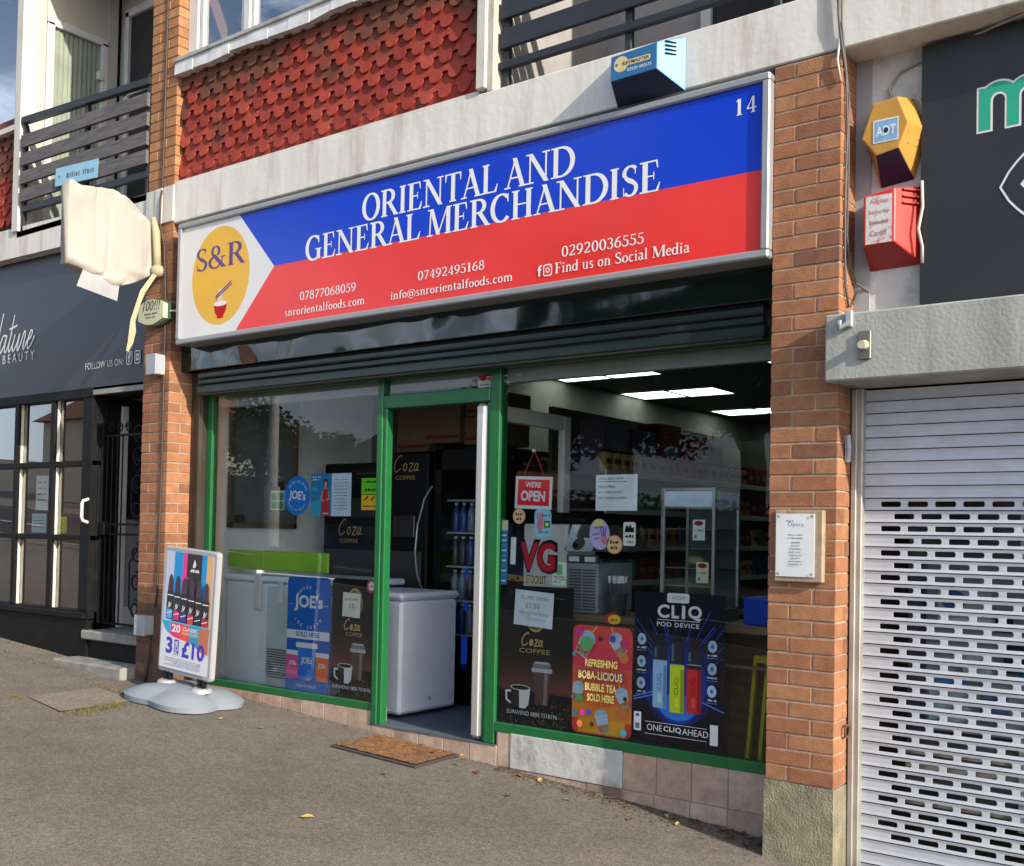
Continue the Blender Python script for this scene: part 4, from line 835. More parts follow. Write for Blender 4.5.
cable('cable', 'grey cable dropping from the yellow alarm box beside the black sign', [(.6,.16,3.53),(.63,.17,3.5),(.66,.17,3.40),(.655,.18,3.28),(.64,.185,3.22),(.63,.19,3.21)], .006, MATS['galvanised_guide'])
cable('cable', 'white cable bundle beside the red alarm box', [(.648,.14,3.12),(.655,.13,3.0),(.64,.12,2.9),(.655,.13,2.82),(.65,.15,2.75)], .008, M_CABW)
cable('cable', 'thin black cable running down the front of the left brick pier', [(-4.87,-.006,6.2),(-4.868,-.006,5.0),(-4.87,-.008,4.05),(-4.858,-.03,3.95),(-4.862,-.03,3.78),(-4.83,-.008,3.6),(-4.80,-.01,3.3),(-4.79,-.008,3.0),(-4.785,-.008,2.0),(-4.80,-.008,1.0),(-4.82,-.008,.9)], .008, mat('cable_brown', (.06,.04,.03), .6))
cable('cable', 'short cable hanging below the grey junction box on the left pier', [(-4.86,-.02,.70),(-4.85,-.02,.62),(-4.88,-.012,.5),(-4.9,-.012,.4),(-4.92,-.012,.34)], .009, mat('cable_brown', (.06,.04,.03), .6))
M_JB = mat('junction_grey', (.36,.39,.43), .5, var=.06, dirt=.25)
for nm, x, z, w_, h_, lb in (('junction_box', -4.895, 2.625, .115, .15, 'pale grey junction box on the left pier under the oval sign'), ('junction_box', -4.955, .69, .12, .145, 'grey junction box low on the left pier beside the pavement sign')):
    j = thing(nm, lb, 'junction box', (x+w_/2, 0, z)); mb = MB(); mb.cbox(x, x+w_, -.085, 0, z, z+h_, M_JB, .006); mb.build('box', j); mb = MB(); mb.cbox(x-.004, x+w_+.004, -.092, -.078, z-.003, z+h_+.003, M_JB, .004); mb.build('lid', j)
ov = thing('oval_sign', 'small pale oval sign with green lettering on the left pier', 'sign', (-4.87, 0, 2.99))
M_OV = mat('oval_cream', srgb(200,200,165), .45, var=.06, dirt=.2); M_OVD = mat('oval_green', srgb(60,85,70), .5)
def lens_pts(w, h, n=14, cut=.62): return [(w*math.sin(R(a)), h*(math.cos(R(a)) )) for a in range(-64, 65, 8)] 
def barrel(cx, cz, w, h):
    top = [(cx-w+2*w*i/12, cz+h*(.58+.42*math.sin(math.pi*i/12))) for i in range(13)]; return top + [(2*cx-x, 2*cz-z) for x, z in top]
mb = MB(); mb.prism(barrel(-4.88,3.095,.155,.095), -.075, -.035, M_OV); mb.build('face_panel', ov); mb = MB(); mb.prism(barrel(-4.862,3.095,.165,.105), -.0345, 0, M_OVD); mb.tube([(-4.7,-.03,3.09),(-4.6,-.03,3.085)], .008, M_JB); mb.build('bracket', ov)
fl = Flat(); fl.text('100!!!', .165, .10, M_OVD, w=.22, h=.075, bold=.01, shear=.25); fl.scribble(.07,.24,.07,.014,M_OVD,seed=4); fl.scribble(.1,.22,.045,.012,M_OVD,seed=5); fl.place('lettering', -5.035, -.0755, 3.005, parent=ov)

# wrapped projecting sign
ws = thing('wrapped_sign', 'projecting sign wrapped in a dirty white cloth, tied at the left pier', 'sign', (-4.95, 0, 3.2))
M_CLOTH = mat('wrap_cloth', (.40,.378,.35), .85, var=.06, vscale=4, bump=.25, bscale=12, dirt=.3, dirtcol=(.6,.45,.35), dscale=1.6); M_TIE = mat('tie_fabric', (.40,.365,.23), .85, var=.1)
# stations along y: (y, top, bottom, half thickness)
ST = [(-.735,3.895,3.33,.06),(-.715,3.925,3.325,.08),(-.64,3.90,3.315,.09),(-.5,3.925,3.27,.095),(-.39,3.945,3.225,.095),(-.30,3.925,3.245,.09),(-.16,3.84,3.305,.08),(-.06,3.765,3.375,.055),(-.01,3.72,3.44,.04),(.0,3.70,3.46,.035)]
from mathutils import noise as mnoise
mb = MB(); NR, NL = 72, 60; rings = []
ys = [p[0] for p in ST]
for q in range(NL+1):
    y = ys[0]+(ys[-1]-ys[0])*q/NL; i = max(k for k in range(len(ST)-1) if ST[k][0] <= y+1e-9); f = (y-ST[i][0])/(ST[i+1][0]-ST[i][0])
    zt, zb, ht = [ST[i][k]+(ST[i+1][k]-ST[i][k])*f for k in (1,2,3)]; ring = []
    for k in range(NR):
        a = 2*math.pi*(k+.5)/NR; cx = abs(math.cos(a))**.2*math.copysign(1, math.cos(a)); cz = abs(math.sin(a))**.2*math.copysign(1, math.sin(a))
        p = Vector((-4.95+.68*ht*cx, y, (zt+zb)/2+(zt-zb)/2*cz)); v = p*4.0
        sag = .020*math.sin((p.z-3.3)*38+p.y*11)*max(0, 1-(p.z-zb)/.16)      # folds gathered along the bottom
        d = Vector((mnoise.noise(v), .4*mnoise.noise(v+Vector((7,1,3))), .7*mnoise.noise(v+Vector((2,9,5)))))*.010 + Vector((mnoise.noise(v*3), 0, mnoise.noise(v*3+Vector((5,5,5)))))*.008 + Vector((-max(0, .12-abs(mnoise.noise(Vector((v.x*.5, v.y*1.1+v.z*.4, v.z*.9)))))*.16, 0, 0))
        ring.append(p+d+Vector((sag, 0, 0)))
    rings.append(ring)
vs = [p for r_ in rings for p in r_]; n = NR
mb.add(vs, [(i*n+k, (i+1)*n+k, (i+1)*n+(k+1)%n, i*n+(k+1)%n) for i in range(NL) for k in range(n)] + [tuple(range(n)), tuple(range((NL+1)*n-1, NL*n-1, -1))], M_CLOTH)
o = mb.build('cloth', ws, smooth=True)
mb = MB(); mb.tube([(-4.90,-.06,3.81),(-4.875,-.05,3.7),(-4.87,-.04,3.55),(-4.875,-.03,3.42)], [.02,.03,.028,.03], M_TIE, 8); mb.lathe((-4.87,-.03,3.36), [(.01,0),(.045,.02),(.055,.05),(.045,.08),(.01,.1)], M_TIE, 12)
pth = [(-4.86,-.06,3.38),(-4.86,-.16,3.23),(-4.86,-.20,3.12),(-4.86,-.235,3.0),(-4.86,-.235,2.93),(-4.86,-.25,2.84),(-4.86,-.275,2.77)]; wd = [.012,.015,.011,.014,.022,.016,.004]
vs = []; 
for (x,y,z), w_ in zip(pth, wd): vs += [(x-.006,y-w_,z+.006),(x+.012,y+w_,z-.006)]
mb.add(vs, [(2*i,2*i+1,2*i+3,2*i+2) for i in range(len(pth)-1)], M_TIE); mb.build('tie', ws, smooth=True)
mb = MB(); mb.add([(-4.9,-.60,3.35),(-4.9,-.32,3.30),(-4.9,-.34,3.13),(-4.9,-.66,3.18)], [(0,1,2,3)], mat('paper_white', (.33,.34,.36), .7)); mb.build('paper_flap', ws)

# plaque on the right pier, key switch and hook on the lintel
pq = thing('plaque', 'white metal plaque on a weathered wooden board on the right brick pier', 'plaque', (.16, 0, 1.3))
M_PW = mat('plaque_wood', (.36,.27,.19), .7, var=.25, vscale=14, stretch=(3,3,1)); mb = MB(); mb.cbox(.046, .278, -.035, -.0, 1.30, 1.632, M_PW, .005); mb.build('board', pq)
fl = Flat(); fl.card(.185,.29,mat('plaque_white',(.72,.74,.76),.22,var=.06,vscale=5),0,.004); M_PB = mat('plaque_blue', srgb(70,120,165), .5); M_PG = mat('plaque_grey', srgb(95,105,115), .5)
fl.text('Optics', .095, .225, M_PB, w=.075, h=.026); fl.scribble(.05, .085, .253, .008, M_PB, seed=19)
for k in range(10): hw = (.07,.075,.05,.04,.055,.06,.055,.045,.07,.06)[k]; fl.scribble(.095-hw/2, .095+hw/2, .19-.0145*k-(.006 if k > 1 else 0), .0055, M_PG, seed=20+k)
for a, b in ((.012,.278),(.173,.278),(.012,.012),(.173,.012)): fl.ell(a, b, .007, .007, M_GALV, 12)
fl.place('nameplate', .055, -.0402, 1.325, parent=pq)
ks = thing('key_switch', 'corroded metal key switch plate on the grey lintel', 'switch', (.485, -.1, 2.29))
mb = MB(); mb.cbox(.458, .512, -.115, -.1, 2.293, 2.418, mat('chrome_worn', (.22,.20,.17), .4, metal=.6, var=.25, vscale=20), .003); mb.build('plate', ks); mb = MB(); mb.tube([(.483,-.113,2.355),(.483,-.15,2.352)], [.022,.018], mat('knob_cream', (.6,.55,.42), .45), 14); mb.build('knob', ks)
mb = MB(); mb.cbox(.40,.43,-.125,-.1,2.44,2.515,M_JB,.004); mb.tube([(.415,-.12,2.46),(.38,-.125,2.44),(.375,-.125,2.47)], .012, M_JB, 8); one(mb, 'bracket', 'small grey metal bracket on the top edge of the lintel', 'bracket')
mb = MB(); mb.tube([(.338,.1,1.98),(.345,.09,1.92),(.34,.1,1.86)], .016, M_JB, 6); one(mb, 'bracket', 'small white metal catch on the side of the right pier', 'bracket')
mb = MB(); mb.tube([(.345+.0,.12+.028*math.cos(R(a)),.62+.028*math.sin(R(a))) for a in range(0,361,30)], .005, mat('rust', (.12,.06,.035), .8), 6); one(mb, 'padlock_ring', 'small rusty ring low on the right pier beside the shutter', 'ring')
# sign tied to the left balcony
fl = Flat(); fl.card(.63,.15,mat('pale_blue_sign', srgb(150,200,225), .5, var=.05)); M_IK = mat('faint_ink', srgb(95,110,125), .6); fl.scribble(.17, .57, .05, .05, M_IK, seed=77); fl.ell(.06,.075,.012,.014,M_IK,10); fl.place('balcony_sign', -6.32, -.045, 4.305, R(3.4), 'pale blue sign with faint handwriting hung on the balcony railing', 'sign')

# ================================================================== iron gate in the salon entrance
ig = thing('iron_gate', 'black wrought iron gate with scrolls in the salon entrance', 'gate', (-5.5, .2, .66))
mb = MB(); GX0, GX1, GY, GZ0, GZ1 = -5.895, -5.09, .2, .70, 2.34
for x in (GX0, GX1): mb.cbox(x-.012, x+.012, GY-.012, GY+.012, GZ0, GZ1+.02, M_BLACK)
for z in (GZ0, 1.42, 1.50, GZ1-.12): mb.box(GX0, GX1, GY-.008, GY+.008, z, z+.018, M_BLACK)
for k in range(1, 5): x = GX0+.07*k; mb.tube([(x,GY,GZ0),(x,GY,GZ1-.1)], .007, M_BLACK, 6)
mb.tube([(-5.30,GY,GZ0),(-5.30,GY,GZ1)], .008, M_BLACK, 6)
def scroll(cx, cz, r, sg_, a0=0, turns=1.4): return [(cx+sg_*r*(1-.62*i/26)*math.cos(R(a0+360*turns*i/26)), GY, cz+r*(1-.62*i/26)*math.sin(R(a0+360*turns*i/26))) for i in range(27)]
for z in (.84, 1.06, 1.28, 1.62, 1.84, 2.06, 2.24):
    for sgn in (1, -1): mb.tube(scroll(-5.30+sgn*.09, z, .078, sgn, 90 if z < 1.5 else -90), .007, M_BLACK, 5)
for sgn in (1, -1): mb.tube([(-5.30,GY,1.5),(-5.30+sgn*.17,GY,1.62),(-5.30+sgn*.18,GY,1.85),(-5.30,GY,2.0)], .007, M_BLACK, 5); mb.tube([(-5.30,GY,.7),(-5.30+sgn*.17,GY,.85),(-5.30+sgn*.18,GY,1.2),(-5.30,GY,1.4)], .007, M_BLACK, 5)
for k in range(3): mb.tube(scroll(-5.78+.12*k, GZ1-.05, .045, -1, 0), .006, M_BLACK, 5)
mb.build('gate_frame', ig)
mb = MB(); mb.cbox(-5.88, -5.80, .17, .23, 1.42, 1.53, M_BLACK, .004); mb.build('lock', ig)
# notices in the salon window
for x, z, w_, h_, m_, lb in ((-6.875,1.62,.20,.30,(.72,.72,.7),'white portrait notice with drawing in the salon window'), (-6.93,1.425,.235,.165,(.6,.72,.78),'pale blue notice below the white one in the salon window'), (-6.60,1.425,.23,.14,srgb(225,215,40),'bright yellow notice low in the salon window')):
    fl = Flat(); fl.card(w_,h_,mat('notice_%.2f' % x, m_, .6, var=.05)); 
    for k in range(4): fl.scribble(.03, w_-.03, h_*(.78-.17*k), h_*.06, M_IK, seed=int(-x*10)+k)
    fl.place('window_notice', x, .178, z, 0, lb, 'notice')

# ================================================================== pavement sign
pb = thing('pavement_sign', 'white framed pavement sign on a moulded grey base advertising 3 for £10', 'pavement sign', (-4.21, -.18, ground_z(-4.21)+.004))
pb.rotation_euler = (0, R(3.6), R(0))
M_PF = mat('sign_frame_white', (.46,.47,.50), .3, metal=.25, var=.03); M_BASE = mat('base_plastic', (.24,.28,.33), .55, var=.05, vscale=4, bump=.12, bscale=60, dirt=.2, dirtcol=(.35,.36,.37))
mb = MB(); BW, BZ0, BZ1 = .300, .178, 1.06
fr = []
def rr(x0, x1, z0, z1, r): return [(cx+r*math.cos(R(a+k)), cz+r*math.sin(R(a+k))) for cx, cz, a in ((x1-r,z0+r,-90),(x1-r,z1-r,0),(x0+r,z1-r,90),(x0+r,z0+r,180)) for k in (0,22,45,68,90)]
o1, o2 = rr(-BW,BW,BZ0,BZ1,.03), rr(-BW+.034,BW-.034,BZ0+.034,BZ1-.034,.008); n = len(o1)
for ya, yb, f in ((-.020,.02,1),):
    vs = [(x,ya+.006,z) for x,z in o1]+[(x,ya,z) for x,z in rr(-BW+.01,BW-.01,BZ0+.01,BZ1-.01,.025)]+[(x,ya+.001,z) for x,z in o2]+[(x,ya+.014,z) for x,z in o2]
    mb.add(vs, [(r_*n+i, r_*n+(i+1)%n, (r_+1)*n+(i+1)%n, (r_+1)*n+i) for r_ in range(3) for i in range(n)], M_PF)
mb.prism(o1, -.014, .018, M_PF)
mb.build('frame', pb, local=True)
fl = Flat(); fw_, fh = 2*BW-.068, BZ1-BZ0-.068
fl.rect(0,0,fw_,fh,mat('poster_white', (.72,.73,.78), .3, coat=.3, var=.02))
cols = [srgb(190,200,225), srgb(30,150,215), srgb(235,60,150), srgb(70,60,70), srgb(30,150,215), srgb(225,175,120), srgb(200,205,225)]
xs = [.0,.09,.19,.245,.40,.455,.52,fw_]
for i in range(7): fl.rect(xs[i], fh*.33, xs[i+1], fh, mat('stripe_%d' % i, cols[i], .4, var=.03), up_=(i == 0))
M_CHAR = flat('charcoal_print', 62, 58, 64)
fl.poly([(.235,fh),(.40,fh),(.40,fh*.73),(.36,fh*.755),(.30,fh*.79),(.235,fh*.80)], M_CHAR)
fl.poly([(.30,fh*.885),(.325,fh*.885),(.335,fh*.915),(.318,fh*.955),(.303,fh*.915)], M_WL); fl.scribble(.262, .375, fh*.845, .022, M_WL, seed=15)
bc = [(85,175,225),(220,60,120),(75,75,165),(225,70,90),(50,60,80),(190,60,60)]
for i in range(6):
    bx = .03+.082*i; zb = fh*(.415-.006*i); M_B = flat('bottle_%d' % i, *bc[i]); M_DK = M_CHAR
    fl.rrect(bx, zb, bx+.074, zb+.20, .014, M_DK); fl.rrect(bx+.006, zb+.006, bx+.068, zb+.07, .01, M_B, up_=True); fl.poly([(bx+.006,zb+.2),(bx+.068,zb+.2),(bx+.06,zb+.29),(bx+.045,zb+.315),(bx+.029,zb+.315),(bx+.014,zb+.29)], flat('bottle_cap', 80, 66, 84)); fl.rect(bx+.004,zb+.165,bx+.07,zb+.172,M_WL); fl.line([(bx+.02,zb+.075),(bx+.03,zb+.12),(bx+.038,zb+.085),(bx+.052,zb+.115)], .006, M_WL); fl.line([(bx+.008,zb+.04),(bx+.066,zb+.055)], .006, M_WL)
fl.rect(0,fh*.395,fw_,fh*.405,flat('line_blue', 70, 190, 225))
WV = [.40,.345,.31,.29,.278,.27,.265,.262,.258,.252,.245,.235,.222,.205,.185,.165,.14]
wave = lambda i: (fw_*i/16, fh*WV[i])
bot = [(0,fh*.40)]+[wave(i) for i in range(17)]
stripc = [srgb(40,170,215), srgb(225,60,130), srgb(235,85,70), srgb(60,150,190), srgb(190,120,90)]
for j in range(5):
    a, b = fw_*j/5, fw_*(j+1)/5; top = fh*.395
    fl.poly([(a,top),(a,fh*.18),(b,fh*.18),(b,top)], mat('band_%d' % j, stripc[j], .4, var=.03), up_=(j == 0))
fl.poly([(0,0),(fw_,0)]+[wave(i) for i in range(16,-1,-1)], MATS['poster_white'])
fl.text('20', .17, fh*.315, M_WL, w=.10, h=.055, bold=.03); fl.text('CLASSIC', .33, fh*.342, M_WL, w=.17, h=.026, bold=.02); fl.text('FLAVOURS', .33, fh*.305, M_WL, w=.17, h=.024)
M_INDIGO = flat('indigo_print', 78, 66, 190)
fl.text('3', .105, fh*.125, M_INDIGO, w=.075, h=.115, bold=.035); fl.text('£10', .375, fh*.115, M_INDIGO, w=.25, h=.115, bold=.035, spacing=1.05); fl.rect(.165,fh*.125,.215,fh*.255,M_INDIGO)
vs, fs = text_geo('FOR', .03); q = fitbox(vs, 0, 0, .10, .036); q = [(.208-b, fh*.19+a) for a, b in q]; fl._geo(q, fs, MATS['poster_white'])
for k in range(4): fl.scribble(.07+.06*(k == 2), fw_-.06, fh*(.085-.018*k), .008, flat('fine_print', 150, 150, 190), seed=40+k)
po = fl.mb.build('poster', pb, local=True); po.location = (-fw_/2, -.0185, BZ0+.034)
for x in (-.19, .19):
    for dx in (-.022, .022): mb = MB(); mb.tube([(x+dx,0,.115),(x+dx,0,.185)], .019, M_BLACK, 10); mb.build('spring', pb, local=True)
    mb = MB(); mb.lathe((x,0,.095), [(.075,0),(.07,.022),(.055,.03),(.0,.03)], M_PF, 20); mb.build('socket', pb, local=True)
mb = MB(); NA, NS = 64, 10; vs = []
def Rb(a): 
    a2 = 2*a; return (.46 + .075*abs(math.sin(a2))**1.2 - .035*abs(math.cos(a2))**4)
for s_ in range(NS+1):
    f = s_/NS
    for k in range(NA):
        a = 2*math.pi*k/NA; r_ = Rb(a)*f; lobe = abs(math.sin(2*a))
        vs.append((r_*math.cos(a)*.90, r_*math.sin(a)*.66, .040+.072*(1-f**3.0) - .014*math.exp(-((f-.66)/.16)**2)*(1-lobe) + .006*lobe*math.exp(-((f-.7)/.15)**2)))
fs = [(s_*NA+k, (s_+1)*NA+k, (s_+1)*NA+(k+1)%NA, s_*NA+(k+1)%NA) for s_ in range(NS) for k in range(NA)]
o_ = len(vs); vs += [(vs[NS*NA+k][0]*.985, vs[NS*NA+k][1]*.985, .004) for k in range(NA)]; fs += [(NS*NA+k, o_+k, o_+(k+1)%NA, NS*NA+(k+1)%NA) for k in range(NA)]
mb.add(vs, fs, M_BASE); bo = mb.build('base', pb, local=True, smooth=True); auto_smooth(bo, 38)
mb = MB(); mb.lathe((-.26,.0,.088), [(.028,0),(.028,.014),(.022,.018)], M_JB, 16); mb.build('filler_cap', pb, local=True)

# doormat, leaves, weeds, patch
M_COIR = mat('coir', (.21,.10,.042), .98, var=.45, vscale=28, bump=1.0, bscale=160, dirt=.6, dirtcol=(.12,.065,.03), dscale=9); M_RUB = mat('mat_rubber', (.05,.045,.045), .85)
dm_ = thing('doormat', 'orange brown coir doormat with black edge in front of the open door', 'doormat', (-2.37, .0, ground_z(-2.37)+.003)); dm_.rotation_euler = (0, R(3.7), R(4))
mb = MB(); mb.cbox(-.325, .325, -.215, .215, 0, .012, M_RUB, .004); mb.build('edging', dm_, local=True)
mb = MB(); nx, ny = 60, 40; rg = random.Random(2); vs = [(-.305+.61*i/nx, -.195+.39*j/ny, .016+rg.uniform(0,.006)) for j in range(ny+1) for i in range(nx+1)]; mb.add(vs, [(j*(nx+1)+i, j*(nx+1)+i+1, (j+1)*(nx+1)+i+1, (j+1)*(nx+1)+i) for j in range(ny) for i in range(nx)], M_COIR)
mb.build('coir_pile', dm_, local=True)
def leaf_mesh(name, m, L=.05):
    mb = MB(); pr_ = [(-.5,.0),(-.3,.18),(0,.26),(.3,.17),(.5,0),(.3,-.16),(0,-.25),(-.3,-.17)]
    mb.add([(a*L*1.3, b*L*1.5, .006+abs(b)*L*.5+.004*math.sin(a*6)) for a, b in pr_]+[(-.25*L,0,.004),(.25*L,0,.004)], [(0,1,8),(1,2,9,8),(2,3,9),(3,4,9),(4,5,9),(5,6,9),(6,7,8,9),(7,0,8)], m); return mb
LM = [mat('leaf_dry_%d' % i, c, .85, var=.2, vscale=30) for i, c in enumerate(((.30,.13,.045),(.20,.09,.04),(.42,.30,.10),(.13,.07,.04)))]
rg = random.Random(11); spots = [(-1.9,.06),(-1.55,.16),(-1.42,.18),(-1.2,.1),(-.95,.2),(-.83,.12),(-.6,.15),(-.45,.17),(-.3,.2),(-.22,.1),(-.15,.18),(-.12,.06),(-.06,.19),(-2.15,.1),(-2.0,.19),(-2.32,.18),(-2.45,.12),(-1.75,.02),(-1.1,-.02),(-.7,-.05),(-1.35,-.2),(-2.05,-.42),(-.5,.08),(-.08,.12),(-.2,.22),(-.1,.23),(-.04,.14)]
for i, (x, y) in enumerate(spots):
    o = leaf_mesh('fallen_leaf', LM[i % 4], rg.uniform(.025,.05)).build('fallen_leaf', local=True); zz = ground_z(x)+.004
    if i == 15: zz += .018
    if i in (14, 16, 0, 13): zz += .018
    o.location = (x, y, zz); o.rotation_euler = (rg.uniform(-.2,.2), rg.uniform(-.2,.2), rg.uniform(0,6)); tag(o, 'small dry brown leaf lying along the foot of the shopfront', 'leaf', 'dry leaves along the foot of the shopfront')
for x, y, m_, lb in ((-1.75,-1.26,2,'pale yellow leaf alone on the open pavement'), (-3.28,-.27,2,'pale leaf on the pavement right of the pavement sign base'), (-3.62,-.32,2,'tiny pale leaf nearest the pavement sign base')):
    o = leaf_mesh('fallen_leaf', LM[m_], .055 if 'open' in lb else .035).build('fallen_leaf', local=True); o.location = (x, y, ground_z(x)+.004); o.rotation_euler = (.1,.15,x*3); tag(o, lb, 'leaf')
# crumbs of soil and leaf litter that gather against the wall, and grass in the cracks
mb = MB(); rg = random.Random(8); M_LIT = island_mat('litter_bits', [(0,(.05,.035,.02)),(.5,(.12,.075,.04)),(1,(.2,.13,.07))], .95)
for k in range(1500):
    x = rg.uniform(-1.75,-.02) if k < 1150 else rg.uniform(-7.2,-1.8); y = .245-abs(rg.gauss(0,.06))*(1.0+1.0*max(0,(x+1.7)/1.7)) ; s_ = rg.uniform(.003,.011); z = ground_z(x)+.003
    if x < -5.05: y = -.2-abs(rg.gauss(0,.08))
    a = rg.uniform(0,6.28); c, d = math.cos(a)*s_, math.sin(a)*s_
    mb.add([(x-c,y-d,z),(x+d*.5,y-c*.5,z+s_*.4),(x+c,y+d,z+.001),(x-d*.5,y+c*.5,z+s_*.3)], [(0,1,2,3)], M_LIT)
one(mb, 'leaf_litter', 'dark leaf litter and soil gathered along the foot of the shopfront', 'litter')['kind'] = 'stuff'
mb = MB(); M_DRYG = island_mat('dry_grass', [(0,(.22,.17,.07)),(.4,(.28,.20,.08)),(.6,(.11,.15,.04)),(.8,(.14,.17,.05)),(1,(.2,.12,.05))], .9)
for k in range(1500):
    c = rg.random()
    if c < .6: f = rg.random()**1.6; x, y = -4.36+.04*rg.gauss(0,1)+.10*f, -.56-.46*f+rg.gauss(0,.035)
    elif c < .7: x, y = rg.gauss(-4.9,.05), rg.gauss(-1.0,.03)
    elif c < .85: x, y = rg.gauss(-4.75,.2), rg.gauss(-.36,.02)
    else: x, y = rg.uniform(-7.0,-6.0), .06-abs(rg.gauss(0,.04))
    h = rg.uniform(.006,.024); a = rg.uniform(0,6.28); z = ground_z(x)
    mb.add([(x,y,z),(x+.004*math.cos(a),y+.004*math.sin(a),z),(x+h*1.2*math.cos(a+1),y+h*1.2*math.sin(a+1),z+h)], [(0,1,2)], M_DRYG)
one(mb, 'dry_grass', 'dry yellow grass growing in the pavement cracks by the salon', 'grass')['kind'] = 'stuff'
mb = MB(); z = lambda x: ground_z(x)+.006
mb.add([(-4.88,-.94,z(-4.88)),(-4.36,-1.0,z(-4.36)),(-4.40,-.44,z(-4.40)),(-4.90,-.40,z(-4.90))], [(0,1,2,3)], asphalt_mat('patch_asphalt', (.235,.20,.165), (.42,.36,.3), stains=.1)); struct(mb, 'pavement_patch', loc=(0,0,0))
# ================================================================== things inside the shop
PY = .292
M_PRINT = mat('print_black', (.008,.008,.010), .5, var=.05, spec=.12)
M_JOE = flat('joes_blue', 20, 95, 190); M_WP = mat('print_white', (.74,.75,.77), .4, var=.02); M_GOLD = flat('coza_gold', 190, 160, 105); M_BROWNP = flat('print_brown', 92, 52, 42)
def wavy(t, x0, x1, yb, h, seed):
    rg = random.Random(seed); return [(x0+(x1-x0)*i/14, yb+h*rg.uniform(.6,1)) for i in range(15)]
def beans(fl, x0, x1, y0, y1, n, seed):
    rg = random.Random(seed); fl.lay()
    ms = [flat('bean_%d' % i, *c) for i, c in enumerate(((72,54,44),(112,90,74),(36,28,26)))]
    for k in range(n):
        x = rg.uniform(x0,x1); y = rg.uniform(y0,y1)*(.4+.6*rg.random()); s_ = rg.uniform(.004,.009); a = rg.uniform(0,3)
        fl.d -= .000004; fl.mb.add([(x+s_*math.cos(a+q)*(1 if i % 2 else .6), fl.d, y+s_*math.sin(a+q)*(1 if i % 2 else .6)) for i, q in enumerate((0,1,2,3,4,5))], [(0,1,2,3,4,5)], ms[k % 3])
def cup(fl, x, y, s, lid, body, sleeve=None):
    fl.poly([(x-.5*s,y+1.35*s),(x+.5*s,y+1.35*s),(x+.4*s,y),(x-.4*s,y)], body); fl.rrect(x-.58*s,y+1.3*s,x+.58*s,y+1.52*s,.05*s,lid)
def coza_art(fl, w, h):
    [fl.rect(0,h*(.20+.022*k),w,h*(.20+.022*(k+1)),flat('coza_glow_%d' % k, *[int(20+(c-20)*(1-abs(k-3)/ (12 if k > 3 else 6))) for c in (108,62,54)]), up_=(k == 0)) for k in range(15)]
    fl.poly([(0,0),(w,0)]+wavy(0,w,0,h*.22,h*.035,3), M_PRINT)
    cx = w*.52
    fl.ell(cx, h*.80, h*.09, h*.125, M_GOLD); fl.ell(cx, h*.80, h*.075, h*.11, flat('coza_gold_dark', 120, 100, 65)); fl.ell(cx, h*.74, .03, .02, M_PRINT); fl.ell(cx+.01, h*.83, .022, .05, M_GOLD)
    CZ = [[(.62,.95),(.5,1.05),(.2,.8),(.05,.35),(.25,.0),(.62,.2)],[(.86,.3),(.95,.5),(1.1,.46),(1.12,.2),(.98,.05),(.86,.2),(.9,.42)],[(1.35,.5),(1.65,.52),(1.36,.05),(1.7,.06)],[(2.05,.42),(1.9,.5),(1.78,.2),(1.9,.05),(2.05,.25),(2.08,.5),(2.06,.1),(2.2,.08)]]
    script(fl, CZ, cx-h*.125, h*.575, h*.088, M_GOLD, .008, .15); fl.ell(cx-h*.030, h*.598, .013, .018, M_GOLD)
    fl.text('COFFEE', cx, h*.525, M_GOLD, w=w*.37 if w < .5 else .22, h=h*.032)
    # paper cup
    px, py, s = w*.62, h*.17, h*.105
    fl.poly([(px-.72*s,py+2.2*s),(px+.72*s,py+2.2*s),(px+.52*s,py),(px-.52*s,py)], flat('cup_body', 88, 70, 68)); fl.poly([(px+.2*s,py+2.2*s),(px+.5*s,py+2.2*s),(px+.4*s,py),(px+.15*s,py)], flat('cup_sheen', 140, 118, 112))
    fl.rrect(px-.85*s,py+2.15*s,px+.85*s,py+2.45*s,.1*s,flat('cup_lid', 185, 185, 190)); fl.rrect(px-.74*s,py+2.42*s,px+.74*s,py+2.8*s,.12*s,flat('cup_lid_dark', 120, 120, 124)); fl.rrect(px-.6*s,py+2.72*s,px+.6*s,py+2.86*s,.06*s,flat('cup_lid', 185, 185, 190))
    # white mug
    mx_, my = w*.34, h*.13; s = h*.1
    fl.line([(mx_-.75*s,my+1.15*s),(mx_-1.25*s,my+1.1*s),(mx_-1.2*s,my+.5*s),(mx_-.85*s,my+.3*s)], .013, M_WP); fl.poly([(mx_-.85*s,my+1.45*s),(mx_+.9*s,my+1.45*s),(mx_+.75*s,my+.3*s),(mx_+.45*s,my),(mx_-.35*s,my),(mx_-.7*s,my+.3*s)], M_WP)
    fl.poly([(mx_-.85*s,my+1.45*s),(mx_-.1*s,my+1.45*s),(mx_-.05*s,my),(mx_-.35*s,my),(mx_-.7*s,my+.3*s)], flat('mug_shade', 45, 42, 44)); fl.ell(mx_+.02*s, my+1.45*s, .88*s, .2*s, M_WP); fl.ell(mx_+.02*s, my+1.45*s, .78*s, .15*s, flat('coffee', 38, 26, 22))
    beans(fl, w*.5, w*.99, h*.06, h*.24, 160, 5); beans(fl, .02, w*.98, h*.015, h*.075, 110, 6)
    fl.text('SUPAVEND 0800 7318196', w*.5, h*.083, M_WP, w=w*.86 if w < .5 else w*.66, h=.024)
